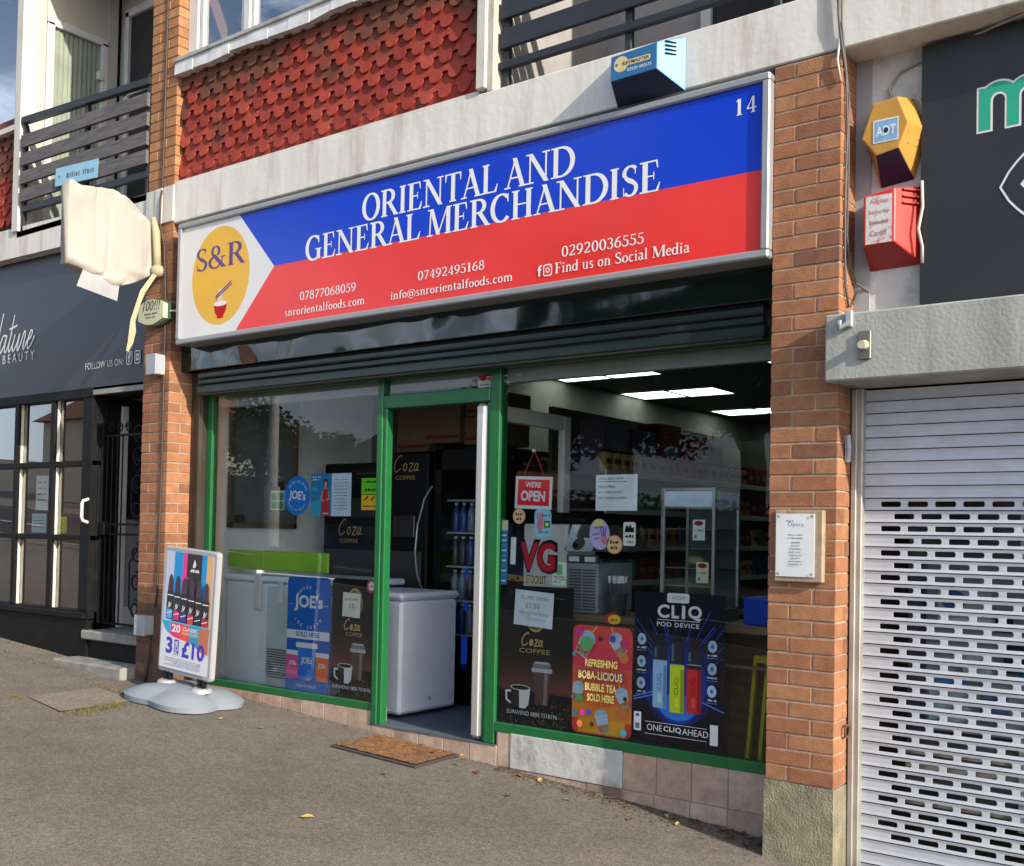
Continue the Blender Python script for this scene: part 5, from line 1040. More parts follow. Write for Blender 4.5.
# left window
fl = Flat(); w, h = .428, .795; fl.card(w, h, M_JOE, .035)
fl.arctext('MOYER IC', w*.5, h*.74, .135, 140, 40, .022, M_WP); fl.text("JOE's", w*.5, h*.70, M_WP, w=.29, h=.115, bold=.035); fl.rect(.02,h*.755,.055,h*.76,M_WP); fl.rect(w-.055,h*.755,w-.02,h*.76,M_WP); fl.arctext('ICE CREAM', w*.5, h*.77, .165, 222, 318, .022, M_WP, True)
fl.rect(0,h*.46,w,h*.535,M_WP); fl.text('SOLD HERE', w*.5, h*.48, M_JOE, w=.24, h=.035, bold=.03)
for x, c, s in ((.065,flat('tub_pink',225,75,150),.125),(.365,flat('tub_orange',235,110,50),.125)): fl.poly([(x-.065,h*.33),(x+.065,h*.33),(x+.058,h*.11),(x-.058,h*.11)], c); fl.rect(x-.065,h*.315,x+.065,h*.355,M_WP); fl.text('JOEs', x, h*.215, M_WP, w=.075, h=.04, bold=.03)
fl.poly([(.115,h*.43),(.305,h*.43),(.285,h*.13),(.135,h*.13)], flat('tub_blue', 45, 120, 215)); fl.rrect(.1,h*.385,.32,h*.43,.01,M_WP); fl.text('JOEs', .21, h*.235, M_WP, w=.11, h=.055, bold=.03); fl.rect(0,0,w,h*.10,M_JOE); fl.text('MADE IN WALES', .21, h*.045, M_WP, w=.2, h=.018)
fl.place('window_poster', -3.70, PY, .375, 0, "blue JOE's ice cream poster with three tubs in the left window", 'poster')
fl = Flat(); w, h = .42, .80; fl.card(w, h, M_PRINT, .035); coza_art(fl, w, h); fl.place('window_poster', -3.253, PY, .374, 0, 'dark coffee poster partly covered by a cream note, left of the door', 'poster')
fl = Flat(); fl.card(.165,.16,mat('cream_note',(.68,.70,.62),.6)); fl.text('ALL HOT DRINKS', .082, .11, M_PRINT, w=.12, h=.016); fl.text('£1.50', .085, .06, M_PRINT, w=.05, h=.03); fl.place('paper_notice', -3.135, PY-.018, .925, R(2), 'small cream note stuck on the coffee poster left of the door', 'notice')
fl = Flat(); fl.ell(0,0,.04,.045,flat('sticker_red',195,60,70)); fl.ell(.005,0,.028,.03,M_WP); fl.scribble(-.02, .02, -.008, .014, flat('sticker_red',195,60,70), seed=3); fl.place('round_sticker', -2.872, PY-.019, 1.135, 0, 'small red and white round sticker on the top corner of the coffee poster', 'sticker')
fl = Flat(); fl.ell(0,0,.132,.137,flat('disc_blue',25,120,215),40); fl.text("JOE's", 0, -.045, M_WP, w=.17, h=.08, bold=.03); fl.arctext('MOYER ICE CREAM', 0, 0, .1, 150, 30, .014, M_WP); fl.arctext('MADE IN WALES', 0, 0, .1, 215, 325, .012, M_WP, True); fl.place('round_sticker', -3.62, PY-.006, 1.733, R(5), "large round blue JOE's sticker in the left window", 'sticker')
fl = Flat(); fl.card(.203,.29,flat('poster_teal',35,125,175)); fl.poly([(0,0),(.1,0),(.1,.12),(0,.09)], flat('poster_aqua',60,160,200)); fl.scribble(.012,.1,.262,.012,M_WP,seed=1); fl.scribble(.012,.09,.245,.01,M_WP,seed=2); fl.rect(.012,.17,.06,.2,flat('poster_aqua',60,160,200))
M_DRS = flat('dress_red',175,45,60); M_SKIN = flat('printed_skin',205,150,125); M_HAIR = flat('printed_hair',60,35,30)
fl.poly([(.105,.0),(.19,.0),(.187,.1),(.18,.16),(.165,.185),(.13,.185),(.115,.16),(.11,.1)], M_DRS); fl.ell(.148,.222,.024,.032,M_HAIR,16); fl.ell(.148,.217,.015,.021,M_SKIN,16); fl.rect(.141,.185,.155,.2,M_SKIN); fl.line([(.12,.165),(.105,.12),(.13,.1)], .012, M_SKIN); fl.line([(.175,.165),(.185,.12),(.16,.11)], .012, M_SKIN); fl.scribble(.12, .18, .012, .012, M_WP, seed=16)
fl.place('window_poster', -3.488, PY, 1.592, 0, 'teal poster of a woman in a red dress in the left window', 'poster')
fl = Flat(); fl.card(.188,.29,mat('pale_blue_paper',(.55,.66,.78),.5,var=.06,vscale=8)); [fl.scribble(.03,.16,.245-.022*k,.007,M_IK,seed=60+k) for k in range(10)]; fl.place('paper_notice', -3.282, PY-.002, 1.592, 0, 'pale blue printed notice beside the poster of the woman in red', 'notice')
fl = Flat(); fl.card(.165,.107,flat('lime_card',110,205,35)); fl.scribble(.02,.15,.075,.016,M_PRINT,seed=3); fl.scribble(.03, .14, .02, .022, M_PRINT, seed=12); fl.place('window_card', -2.995, PY-.004, 1.738, 0, 'lime green card in the window beside the door post', 'card')
fl = Flat(); fl.card(.165,.1,flat('amber_card',240,190,40)); [fl.line([(.03+.06*k,.065),(.06+.06*k,.09)], .012, M_BROWNP) for k in range(2)]; fl.scribble(.02,.15,.02,.014,M_BROWNP,seed=5); fl.place('window_card', -2.993, PY-.004, 1.634, 0, 'amber card directly under the lime green card', 'card')
fl = Flat(); fl.card(.15,.2,flat('mint_paper',150,190,165)); fl.rect(0,.14,.15,.2,M_PRINT); [fl.rrect(.01+.07*(k%2),.01+.062*(k//2),.07+.07*(k%2),.06+.062*(k//2),.008,flat('mint_dark',70,120,100)) for k in range(4)]; fl.place('paper_notice', -3.91, PY, 1.631, 0, 'mint green gridded certificate left of the round blue sticker', 'notice')
# freezers
M_FZ = mat('freezer_white', (.76,.83,.94), .35, var=.03, dirt=.12)
fz = thing('chest_freezer', 'white display freezer with green glass canopy along the left window', 'freezer', (-4.05, .75, .25))
mb = MB(); mb.cbox(-4.57, -3.53, .44, 1.05, .28, 1.1, M_FZ, .015); mb.cbox(-4.08, -3.55, .425, .45, .3, 1.08, mat('freezer_panel', (.52,.58,.63), .4), .004); mb.build('body', fz)
mb = MB(); mb.cbox(-4.58, -3.3, .42, 1.07, 1.105, 1.15, M_FZ, .012); mb.build('lid', fz)
mb = MB()
for k in range(12): mb.box(-4.06, -3.78, .416, .426, .42+.018*k, .427+.018*k, mat('vent_dark', (.08,.08,.09), .6))
mb.build('vent', fz)
mb = MB(); mb.cbox(-4.22, -4.14, .41, .44, .9, 1.16, mat('hinge_grey', (.6,.62,.6), .5), .01); mb.build('hinge', fz); mb = MB(); mb.cbox(-3.95, -3.9, .41, .43, .95, 1.12, mat('hinge_grey', (.6,.62,.6)), .01); mb.build('hinge', fz)
mb = MB(); mb.cbox(-4.56, -3.46, .44, .46, 1.19, 1.335, mat('lime_acrylic', (.24,.50,.02), .3, var=.1, vscale=4), .01); mb.build('canopy', fz)
f2 = thing('chest_freezer', 'plain white chest freezer whose end shows through the open door', 'freezer', (-3.15, .76, .25))
mb = MB(); mb.cbox(-3.51, -2.79, .48, 1.06, .275, 1.03, M_FZ, .02); mb.build('body', f2); mb = MB(); mb.cbox(-3.52, -2.775, .465, 1.075, 1.035, 1.085, M_FZ, .022); mb.build('lid', f2)
mb = MB(); mb.ydisc(0,0,.004,0,.016,.016,M_JB,16); o = mb.build('drain_plug', f2, local=True); o.location = Vector((-2.788,.78,.36))-origin(f2); o.rotation_euler = (0,0,R(90))
# coffee machines
M_CM = mat('machine_black', (.006,.006,.007), .4, var=.05, spec=.12)
for nm, x0, x1, zt, tx, lb, tz in (('coffee_machine',-4.36,-3.66,2.03,-4.05,'tall black coffee machine behind the left window',1.46), ('coffee_machine',-3.64,-3.24,2.1,-3.46,'tall black coffee machine seen through the open door beside the fridge',1.95)):
    cm = thing(nm, lb, 'coffee machine', ((x0+x1)/2, 1.45, .25)); mb = MB(); mb.cbox(x0, x1, 1.22, 1.75, .26, zt, M_CM, .015); mb.cbox(x0+.04, x1-.04, 1.2, 1.23, .95, 1.35, mat('machine_niche', (.03,.03,.032), .4), .005); mb.build('body', cm)
    mb = MB(); mb.cbox(x0+.08, x1-.1, 1.19, 1.225, 1.45 if zt > 2.05 else 1.6, 1.62 if zt > 2.05 else 1.75, mat('machine_screen', (.03,.03,.035), .15), .006); mb.build('screen', cm)
    mb = MB(); mb.cbox(x0+.02, x1-.02, 1.1, 1.22, .92, .95, M_JB, .004); mb.cbox((x0+x1)/2-.1, (x0+x1)/2+.1, 1.12, 1.2, .95, .975, flat('drip_green', 90, 120, 80), .004); mb.build('drip_tray', cm)
    fl = Flat(); script(fl, [[(.62,.95),(.5,1.05),(.2,.8),(.05,.35),(.25,.0),(.62,.2)],[(.86,.3),(.95,.5),(1.1,.46),(1.12,.2),(.98,.05),(.86,.2),(.9,.42)],[(1.35,.5),(1.65,.52),(1.36,.05),(1.7,.06)],[(2.05,.42),(1.9,.5),(1.78,.2),(1.9,.05),(2.05,.25),(2.08,.5),(2.06,.1),(2.2,.08)]], -.13, 0, .12, M_GOLD, .008, .15);  fl.text('COFFEE', .0, -.06, M_GOLD, w=.2, h=.03); fl.place('lettering', tx, 1.215, tz, parent=cm)
# boxes on top
M_CARD = mat('carton', (.15,.10,.06), .85, var=.1); M_CARDR = flat('carton_red', 110, 45, 38)
for x0, w_, z0, h_, y0, lb in ((-3.62,.32,2.105,.36,1.28,'brown carton on the coffee machine, leftmost above the doorway'), (-3.28,.34,2.16,.34,1.22,'brown carton with red stripe above the middle of the fridge'), (-2.92,.3,2.14,.2,1.25,'small brown carton above the right end of the fridge'), (-2.92,.3,2.345,.18,1.26,'small brown carton topmost of its stack above the fridge')):
    b = thing('carton', lb, 'carton', (x0+w_/2, y0+.2, z0)); mb = MB(); mb.cbox(x0, x0+w_, y0, y0+.4, z0, z0+h_, M_CARD, .004); mb.build('box', b); fl = Flat(); fl.rect(0,.03,w_-.02,.055,M_CARDR); [fl.scribble(.05,w_-.08,h_*.75-.045*k,.018,mat('carton_ink',(.16,.10,.06),.8),seed=70+k) for k in range(3)]; fl.place('print', x0+.01, y0-.001, z0, parent=b)
# drinks fridge
fg = thing('drinks_fridge', 'black drinks fridge with curved handle and blue lit shelves behind the door', 'fridge', (-2.9, 1.5, .25))
M_FK = mat('fridge_black', (.006,.006,.007), .4, spec=.12); mb = MB(); mb.box(-3.19, -3.12, 1.24, 1.9, .25, 2.12, M_FK); mb.box(-2.66, -2.6, 1.24, 1.9, .25, 2.12, M_FK); mb.box(-3.12, -2.66, 1.8, 1.9, .25, 2.12, mat('fridge_back', (.01,.025,.09), .5)); mb.cbox(-3.19, -2.6, 1.24, 1.9, 1.95, 2.12, M_FK, .01); mb.box(-3.12, -2.66, 1.24, 1.9, .25, .5, M_FK); mb.build('cabinet', fg)
mb = MB(); 
for z in (.75, 1.0, 1.25, 1.5, 1.74): mb.box(-3.11, -2.67, 1.3, 1.8, z-.012, z, M_JB)
mb.build('shelf', fg)
mb = MB(); mb.tube([(-3.2,1.23,1.84),(-3.23,1.18,1.74),(-3.265,1.15,1.55),(-3.275,1.14,1.35),(-3.26,1.15,1.18),(-3.225,1.19,1.03),(-3.19,1.23,.94)], .009, mat('handle_chrome', (.6,.6,.6), .25, metal=.9), 8); mb.build('handle', fg)
mb = MB(); mb.box(-2.675, -2.665, 1.3, 1.34, .5, 1.9, mat('blue_led', (.02,.12,.9), .4, var=0, emit=.12)); mb.box(-3.115, -3.105, 1.5, 1.56, .5, 1.3, MATS['blue_led']); mb.build('lamp', fg)
mb = MB(); mb.add([(-3.12,1.245,.5),(-2.66,1.245,.5),(-2.66,1.245,1.95),(-3.12,1.245,1.95)], [(0,1,2,3)], G_CAB); mb.build('pane', fg)
bt = MB(); bt.lathe((0,0,0), [(.03,0),(.032,.02),(.032,.13),(.026,.16),(.012,.185),(.012,.205)], mat('bottle_blue', (.02,.06,.25), .2)); bt.lathe((0,0,.2), [(.014,0),(.014,.018)], M_WP, 12)
b0 = None; rg = random.Random(9)
bms = [mat('bottle_blue', (.02,.06,.25)), mat('bottle_clear', (.18,.22,.28), .15), mat('bottle_dark', (.05,.03,.05), .2)]
bdata = []
for m_ in bms:
    bt = MB(); bt.lathe((0,0,0), [(.03,0),(.032,.02),(.032,.13),(.026,.16),(.012,.185),(.012,.205)], m_, 12); bt.lathe((0,0,.2), [(.014,0),(.014,.018)], M_WP, 10); o = bt.build('drink_bottle', local=True, smooth=True); bdata.append(o.data); bpy.data.objects.remove(o)
for z in (.75, 1.0, 1.25, 1.5):
    for k in range(6):
        o = bpy.data.objects.new('drink_bottle', bdata[(k//2+int(z*4)) % 3]); COL.objects.link(o); o.location = (-3.07+.074*k, 1.36, z+.001); tag(o, 'small drink bottle standing in the dark fridge behind the door', 'bottle', 'bottles in the drinks fridge')
# right window posters and stickers
fl = Flat(); w, h = .545, .82; fl.card(w, h, M_PRINT); coza_art(fl, w, h); fl.place('window_poster', -1.838, PY, .374, 0, 'dark coffee poster with mug and paper cup right of the door', 'poster')
fl = Flat(); fl.card(.275,.205,mat('note_white',(.66,.72,.80),.5)); fl.text('ALL HOT DRINKS', .14, .155, M_IK, w=.2, h=.022); fl.text('£1.50', .13, .105, M_IK, w=.1, h=.03); fl.text('FREE HOT WATER FOR', .14, .065, M_IK, w=.21, h=.017); fl.text('CUP NOODLES', .16, .033, M_IK, w=.13, h=.017); fl.place('paper_notice', -1.70, PY-.019, .968, R(3), 'white handwritten hot drinks note on the coffee poster right of the door', 'notice')
fl = Flat(); w, h = .388, .603; fl.card(w, h, flat('boba_red', 235, 75, 75), .04)
bands = [(0,(245,170,50)),(.14,(245,150,55)),(.28,(242,125,62)),(.45,(238,98,70)),(.62,(234,66,92)),(.8,(228,48,112))]
for i, (a, c) in enumerate(bands[:-1]): fl.rect(.0 if a else .04, h*a if a else .008, w-(.0 if a else .04), h*bands[i+1][0], flat('boba_band_%d' % i, *c), up_=(i == 0))
rg = random.Random(4); BC = [flat('boba_%d' % i, *c) for i, c in enumerate(((110,190,110),(240,130,70),(90,80,170),(220,60,150),(80,190,205),(110,40,60),(245,190,60)))]
M_CUPC = flat('cup_clear', 190, 215, 235)
def tea(fl, x, y, s, rot):
    T = lambda u, v: (x+s*(u*math.cos(rot)-v*math.sin(rot)), y+s*(u*math.sin(rot)+v*math.cos(rot)))
    C = lambda p: [(min(max(a,.002),w-.002), min(max(b,.002),h-.002)) for a, b in p]
    fl.poly(C([T(-.38,0),T(.38,0),T(.5,1.1),T(-.5,1.1)]), M_CUPC); fl.poly(C([T(-.36,.05),T(.36,.05),T(.42,.5),T(-.42,.5)]), flat('tea_tan', 205, 120, 80)); fl.poly(C([T(-.55,1.1),T(.55,1.1)]+[T(.5*math.cos(R(a)),1.1+.42*math.sin(R(a))) for a in range(0,181,20)]), flat('cup_dome', 160, 205, 235)); fl.line(C([T(-.5,1.1),T(.5,1.1)]), .006, M_WP); fl.line(C([T(.05,1.4),T(.2,2.0)]), .007, BC[6])
    for k in range(6): p = C([T(rg.uniform(-.3,.3), rg.uniform(.08,.3))])[0]; fl.ell(p[0], p[1], .008, .008, BC[k % 5], 10)
tea(fl, .05, h*.72, .10, R(-28)); tea(fl, .33, h*.76, .085, R(32)); tea(fl, .22, .02, .085, R(14)); tea(fl, .02, h*.3, .075, R(-20)); tea(fl, .37, h*.28, .08, R(28))
for x, y, r_, c in ((.10,.50,.042,0),(.05,.565,.026,3),(.345,.44,.03,1),(.34,.52,.022,3),(.27,.54,.02,2),(.19,.535,.014,5),(.02,.44,.012,4),(.355,.22,.012,5),(.06,.20,.022,0),(.34,.14,.03,1),(.03,.11,.016,4),(.08,.12,.017,3),(.12,.125,.017,2),(.065,.055,.02,1),(.145,.06,.014,5),(.35,.035,.02,4)): fl.ell(x, y, r_, r_, BC[c], 18)
M_LEM = flat('lemon_text', 250, 230, 130)
fl.text('REFRESHING', .2, h*.625, M_LEM, w=.21, h=.042, bold=.03); fl.text('BOBA-LICIOUS', .197, h*.505, flat('boba_purple', 120, 60, 130), w=.30, h=.055, bold=.05, spacing=1.1); fl.text('BOBA-LICIOUS', .195, h*.51, M_LEM, w=.285, h=.046, bold=.025, spacing=1.12); fl.text('BUBBLE TEA', .2, h*.405, M_LEM, w=.205, h=.042, bold=.03); fl.text('SOLD HERE', .2, h*.31, M_LEM, w=.175, h=.042, bold=.03); fl.line([(.12,h*.275),(.27,h*.285),(.16,h*.265)], .004, flat('boba_red2', 225, 50, 60))
fl.place('window_poster', -1.289, PY-.003, .39, 0, 'orange and pink bubble tea poster with rounded corners in the right window', 'poster')
fl = Flat(); w, h = .535, .80; fl.card(w, h, flat('cliq_navy', 8, 11, 34))
fl.ell(w*.5, h*.42, w*.40, h*.30, flat('cliq_blue_1', 14, 34, 110), 40); fl.ell(w*.5, h*.40, w*.31, h*.26, flat('cliq_blue_2', 24, 64, 185), 40); fl.ell(w*.5, h*.25, w*.2, h*.09, flat('cliq_blue_3', 60, 140, 255), 40)
M_RAY = flat('cliq_ray', 90, 150, 250); M_RAY2 = flat('cliq_ray_dim', 50, 85, 190)
for a, b in (((.0,.23),(w*.35,.29)),((w*.65,.26),(w,.20)),((0,.215),(w*.35,.27))): fl.line([a,b], .006, M_RAY)
rg = random.Random(3)
for k in range(16): a = rg.uniform(20,160); r0, r1 = rg.uniform(.18,.24), rg.uniform(.28,.42); fl.line([(min(max(w*.5+r0*math.cos(R(a)),.0),w),min(h*.45+r0*math.sin(R(a)),h)),(min(max(w*.5+r1*math.cos(R(a)),.004),w-.004),min(h*.45+r1*math.sin(R(a)),h-.01))], .0035, M_RAY2)
fl.rrect(w*.375,h*.935,w*.62,h*1.0-.001,.012,M_WP); fl.text('AVOM', w*.5, h*.955, M_IK, w=.075, h=.022)
fl.text('C', w*.335, h*.831, M_WP, w=.072, h=.072, bold=.03); fl.text('L', w*.468, h*.8325, M_WP, w=.044, h=.069, bold=.03); fl.text('I', w*.56, h*.8325, M_WP, w=.019, h=.069, bold=.02); fl.text('Q', w*.685, h*.823, M_WP, w=.08, h=.079, bold=.03); fl.rect(w*.27,h*.817,w*.74,h*.821,M_WP); fl.text('POD DEVICE', w*.5, h*.775, M_WP, w=.25, h=.024, bold=.012, spacing=1.1)
for x, y0, y1, c, cd_ in ((.165,.185,.575,(160,205,245),(105,150,200)),(.268,.17,.60,(225,240,40),(165,180,25)),(.368,.178,.565,(235,45,50),(175,25,30))):
    m_, md = flat('pod_%d' % c[0], *c), flat('pod_dark_%d' % c[0], *cd_); ww = .042
    fl.rrect(x-ww,y0,x+ww,y0+.255 if c[0] != 235 else y0+.235,.008,m_); fl.rect(x+ww*.5,y0+.004,x+ww*.95,y0+.23,md); fl.rrect(x-ww,y0+.25 if c[0] != 235 else y0+.23,x+ww,y1-.05,.008,flat('pod_tank', 30, 36, 54)); fl.rect(x-ww*.8,y0+.27,x-ww*.45,y1-.07,flat('pod_sheen', 85, 105, 140)); fl.rrect(x-ww*.55,y1-.055,x+ww*.55,y1,.008,flat('pod_cap', 18, 20, 28)); fl.rect(x-ww,y0+.25,x+ww,y0+.256,M_JB)
    vs, fs = text_geo('CLIQ', .02); q = fitbox(vs, 0, 0, .095, .028); fl._geo([(x+.012-b, y0+.14+a) for a, b in q], fs, md); fl.rect(x-.012,y0+.03,x+.012,y0+.08,flat('pod_label_%d' % c[0], *[min(255,v+40) for v in c]))
for x, ys in ((.055,(.545,.425,.31)),(.475,(.535,.42,.305))):
    for i, y in enumerate(ys): fl.ell(x, y, .026, .031, flat('icon_pale', 175, 200, 225), 22); fl.ell(x, y, .010, .012, flat('icon_blue', 60, 110, 175), 12); fl.scribble(x-.028, x+.028, y-.05, .010, M_WP, seed=50+i); fl.scribble(x-.03,x+.03,y-.063,.006,M_RAY,seed=i)
fl.rect(w*.16,h*.135,w*.84,h*.138,M_WP); fl.rect(w*.16,h*.055,w*.84,h*.058,M_WP); fl.text('ONE', w*.27, h*.08, M_WP, w=.09, h=.033); fl.text('CLIQ', w*.47, h*.08, M_WP, w=.105, h=.033, bold=.025, spacing=1.08); fl.text('AHEAD', w*.72, h*.08, M_WP, w=.15, h=.033)
fl.rect(.018,.055,.063,.155,M_WP); fl.rect(.027,.065,.053,.095,M_IK); fl.poly([(.028,.13),(.052,.13),(.048,.145),(.03,.145)], M_JOE); fl.rect(w-.065,.03,w-.02,.135,M_WP)
fl.place('window_poster', -.892, PY, .40, 0, 'dark blue CLIQ pod device poster with three vapes in the right window', 'poster')
# WE'RE OPEN
ops = thing('open_sign', "red and white WE'RE OPEN sign hanging on red string in the right window", 'open sign', (-1.588, PY, 1.645))
fl = Flat(); fl.card(.265,.19,mat('sign_white_plastic',(.72,.72,.74),.4)); fl.rect(.018,.02,.247,.172,flat('open_red',222,40,62)); fl.text("WE'RE", .13, .125, M_WP, w=.11, h=.034, bold=.03); fl.text('OPEN', .13, .045, M_WP, w=.175, h=.062, bold=.04); o = fl.place('board', -1.722, PY-.003, 1.648, R(2), parent=ops)
mb = MB(); M_STR = flat('red_string', 170, 50, 60)
for x in (-1.66, -1.51): mb.tube([(x,PY-.004,1.835),(-1.582,PY-.006,1.985)], .0028, M_STR, 6)
mb.build('string', ops); mb = MB(); mb.ydisc(-1.582,PY-.018,PY-.004,1.985,.009,.009,M_WP,12); mb.build('hook', ops)
fl = Flat(); fl.card(.268,.2,mat('note_white2',(.70,.76,.82),.5)); fl.text('AVAILABLE NOW', .1, .17, M_PRINT, w=.16, h=.016); fl.rect(.015,.16,.2,.163,M_PRINT); 
for k, t_ in enumerate(('FRESH MILK','HOT PORK JOINTS','HOT CHICKEN JOINTS')): fl.text(t_, .018, .125-.032*k, M_PRINT, w=(.11,.15,.18)[k], h=.016, align='L')
fl.place('paper_notice', -1.157, PY, 1.635, 0, 'white handwritten AVAILABLE NOW note high in the right window', 'notice')
M_ORS = flat('sticker_orange', 225, 165, 105)
for x, z, r_, lb in ((-1.688,1.601,.046,'round orange sticker under the red open sign'), (-1.028,1.448,.052,'round orange sticker beside the purple oval one')):
    fl = Flat(); fl.ell(0,0,r_,r_,M_ORS,28); fl.ell(0,0,r_*.86,r_*.86,flat('sticker_tan', 238, 196, 150),28); fl.scribble(-r_*.55, r_*.55, r_*.1, r_*.36, M_BROWNP, seed=5); fl.scribble(-r_*.45, r_*.45, -r_*.5, r_*.4, M_BROWNP, seed=6); fl.place('round_sticker', x, PY-.002, z, 0, lb, 'sticker')
fl = Flat(); fl.rrect(-.06,-.085,.06,.08,.035,flat('sticker_sky',150,205,235)); M_HAND = flat('sticker_pink',225,120,140); fl.ell(-.02,-.015,.022,.035,M_HAND,16); [fl.line([(-.028+.012*k,.0),(-.042+.02*k,.055)], .01, M_HAND) for k in range(3)]; fl.rect(.01,-.03,.05,.01,flat('sticker_green',30,110,60)); fl.ell(.03,-.01,.012,.012,M_LEM,12); fl.scribble(-.01,.05,.035,.014,M_IK,seed=9); fl.scribble(-.03,.04,-.06,.012,M_IK,seed=8); fl.place('window_sticker', -1.514, PY-.004, 1.565, 0, 'sky blue sticker with pink hand at the corner of the red open sign', 'sticker')
fl = Flat(); fl.ell(0,0,.066,.087,flat('oval_lilac',195,180,225),32); fl.ell(0,.06,.03,.022,flat('oval_yellow',225,215,110),20); fl.scribble(-.04,.03,.035,.013,M_PURP,seed=4); fl.scribble(-.045,.0,.0,.01,M_PURP,seed=6); fl.scribble(-.04,.0,-.025,.01,M_PURP,seed=7); fl.ell(.025,-.03,.018,.03,M_HAND,16); [fl.line([(.018+.008*k,-.01),(.01+.02*k,.035)], .008, flat('hand_blue',90,110,190)) for k in range(3)]; fl.place('window_sticker', -1.126, PY-.002, 1.503, R(-8), 'lilac oval sticker with yellow top below the available now note', 'sticker')
fl = Flat(); fl.card(.078,.13,M_WP,.012); fl.poly([(.008,.075),(.07,.075),(.066,.105),(.054,.098),(.046,.122),(.034,.1),(.022,.118),(.014,.1)], M_PRINT); fl.scribble(.014, .066, .045, .02, M_PRINT, seed=2); fl.scribble(.014, .066, .015, .016, flat('olive', 120, 130, 40), seed=4); fl.place('window_card', -.972, PY-.003, 1.443, 0, 'small white card with black city outline below the available now note', 'card')
# IVG lettering stuck on the glass
fl = Flat(); M_IVR = flat('ivg_red', 190, 30, 40)
fl.rect(.012,.09,.082,.275,M_PRINT); fl.text('VG', .225, .06, M_PRINT, w=.285, h=.20, bold=.06, spacing=.95); fl.rect(.028,.103,.066,.262,M_WP); fl.text('VG', .225, .075, M_IVR, w=.25, h=.165, bold=.03, spacing=1.0); fl.text('OFFICIAL STOCKIST', .15, .0, M_PRINT, w=.285, h=.048, bold=.03, spacing=1.1); fl.text('OFFICIAL STOCKIST', .15, .006, flat('ivg_gold', 205, 165, 70), w=.275, h=.036, bold=.005, spacing=1.15)
fl.place('window_lettering', -1.775, PY-.005, 1.215, R(1.5), 'red black and white IVG official stockist lettering on the right window', 'lettering')
fl = Flat(); fl.card(.1,.133,flat('pale_green_card',205,225,205)); fl.rect(.03,.06,.07,.12,flat('card_green',110,175,120)); [fl.scribble(.012,.088,.045-.014*k,.01,(M_IVR,M_IK,M_IK)[k],seed=30+k) for k in range(3)]; fl.place('window_card', -1.442, PY-.004, 1.206, 0, 'pale green card beside the IVG lettering', 'card')
fl = Flat(); fl.card(.055,.385,flat('strip_blue',60,125,185)); 
for k in range(12): fl.rect(.008,.02+.03*k,.046,.03+.03*k,(M_WP,flat('strip_cyan',60,170,225),M_IVR)[k % 3 if k > 8 else k % 2], up_=(k == 0))
fl.rect(0,.325,.055,.385,flat('strip_cream',225,210,170)); fl.place('window_sticker', -1.825, PY, 1.192, 0, 'narrow blue strip sticker along the green door post', 'sticker')
fl = Flat(); fl.card(.1,.08,M_WP); fl.rect(0,.05,.1,.08,M_IVR); fl.scribble(.01,.09,.02,.012,M_IK,seed=4); fl.place('window_card', -2.015, .284, 2.372, 0, 'small red and white card in the glass above the door', 'card')
# counter and machines behind the right window
M_OAK = mat('counter_wood', (.24,.155,.085), .55, var=.2, vscale=5, stretch=(1,4,4))
ct = thing('counter', 'brown wooden counter behind the right window', 'counter', (-.95, .75, .25))
mb = MB(); mb.cbox(-1.86, -.08, .5, .98, .99, 1.03, M_OAK, .004); mb.build('worktop', ct); mb = MB(); mb.box(-1.84, -.62, .54, .95, .26, .99, M_OAK); mb.box(-.10, -.08, .54, .95, .26, .99, M_OAK); mb.box(-.62, -.1, .9, .95, .26, .99, M_OAK); mb.box(-.62, -.1, .56, .9, .80, .815, M_OAK); mb.build('cabinet', ct)
hc_ = thing('hot_cabinet', 'glass hot food cabinet with metal corners and price cards on the counter', 'hot food cabinet', (-.68, .75, 1.03))
M_INOX = mat('stainless', (.45,.46,.47), .3, metal=.9, var=.05); hx0, hx1, hy0, hy1, hz0, hz1 = -.91, -.575, .6, .92, 1.10, 1.775
mb = MB()
for x in (hx0, hx1-.016):
    for y in (hy0, hy1-.016): mb.cbox(x-.003, x+.019, y-.003, y+.019, hz0, hz1, M_INOX, .003)
mb.cbox(hx0-.004, hx1+.004, hy0-.004, hy1+.004, 1.032, hz0, M_INOX, .004); mb.cbox(hx0, hx1, hy0, hy1, hz1-.018, hz1, M_INOX, .003); mb.box(hx0+.016, hx1-.016, hy1-.012, hy1-.004, hz0, hz1, mat('cabinet_back', (.17,.20,.20), .4)); mb.cbox(hx0+.002, hx1-.002, hy0+.002, hy0+.014, 1.655, 1.665, M_INOX, .002); mb.build('frame', hc_)
mb = MB(); mb.box(hx0+.017, hx1-.017, hy0+.004, hy0+.012, 1.667, 1.755, mat('cabinet_header', (.55,.66,.80), .4)); mb.box(hx1-.012, hx1-.004, hy0+.017, hy1-.017, 1.667, 1.755, MATS['cabinet_header']); mb.build('header_panel', hc_)
mb = MB()
for z in (1.22, 1.32, 1.43, 1.54): mb.cbox(hx0+.016, hx1-.016, hy0+.02, hy1-.02, z, z+.006, M_INOX, .001)
mb.build('shelf', hc_)
mb = MB(); mb.add([(hx0+.016,hy0+.006,hz0),(hx1-.016,hy0+.006,hz0),(hx1-.016,hy0+.006,1.655),(hx0+.016,hy0+.006,1.655)], [(0,1,2,3)], glass_mat('hot_cabinet_glass', .10, (.80,.86,.84), 0, 1.0)); mb.add([(hx1-.006,hy0+.016,hz0),(hx1-.006,hy1-.016,hz0),(hx1-.006,hy1-.016,1.655),(hx1-.006,hy0+.016,1.655)], [(0,1,2,3)], MATS['hot_cabinet_glass']); mb.build('pane', hc_)
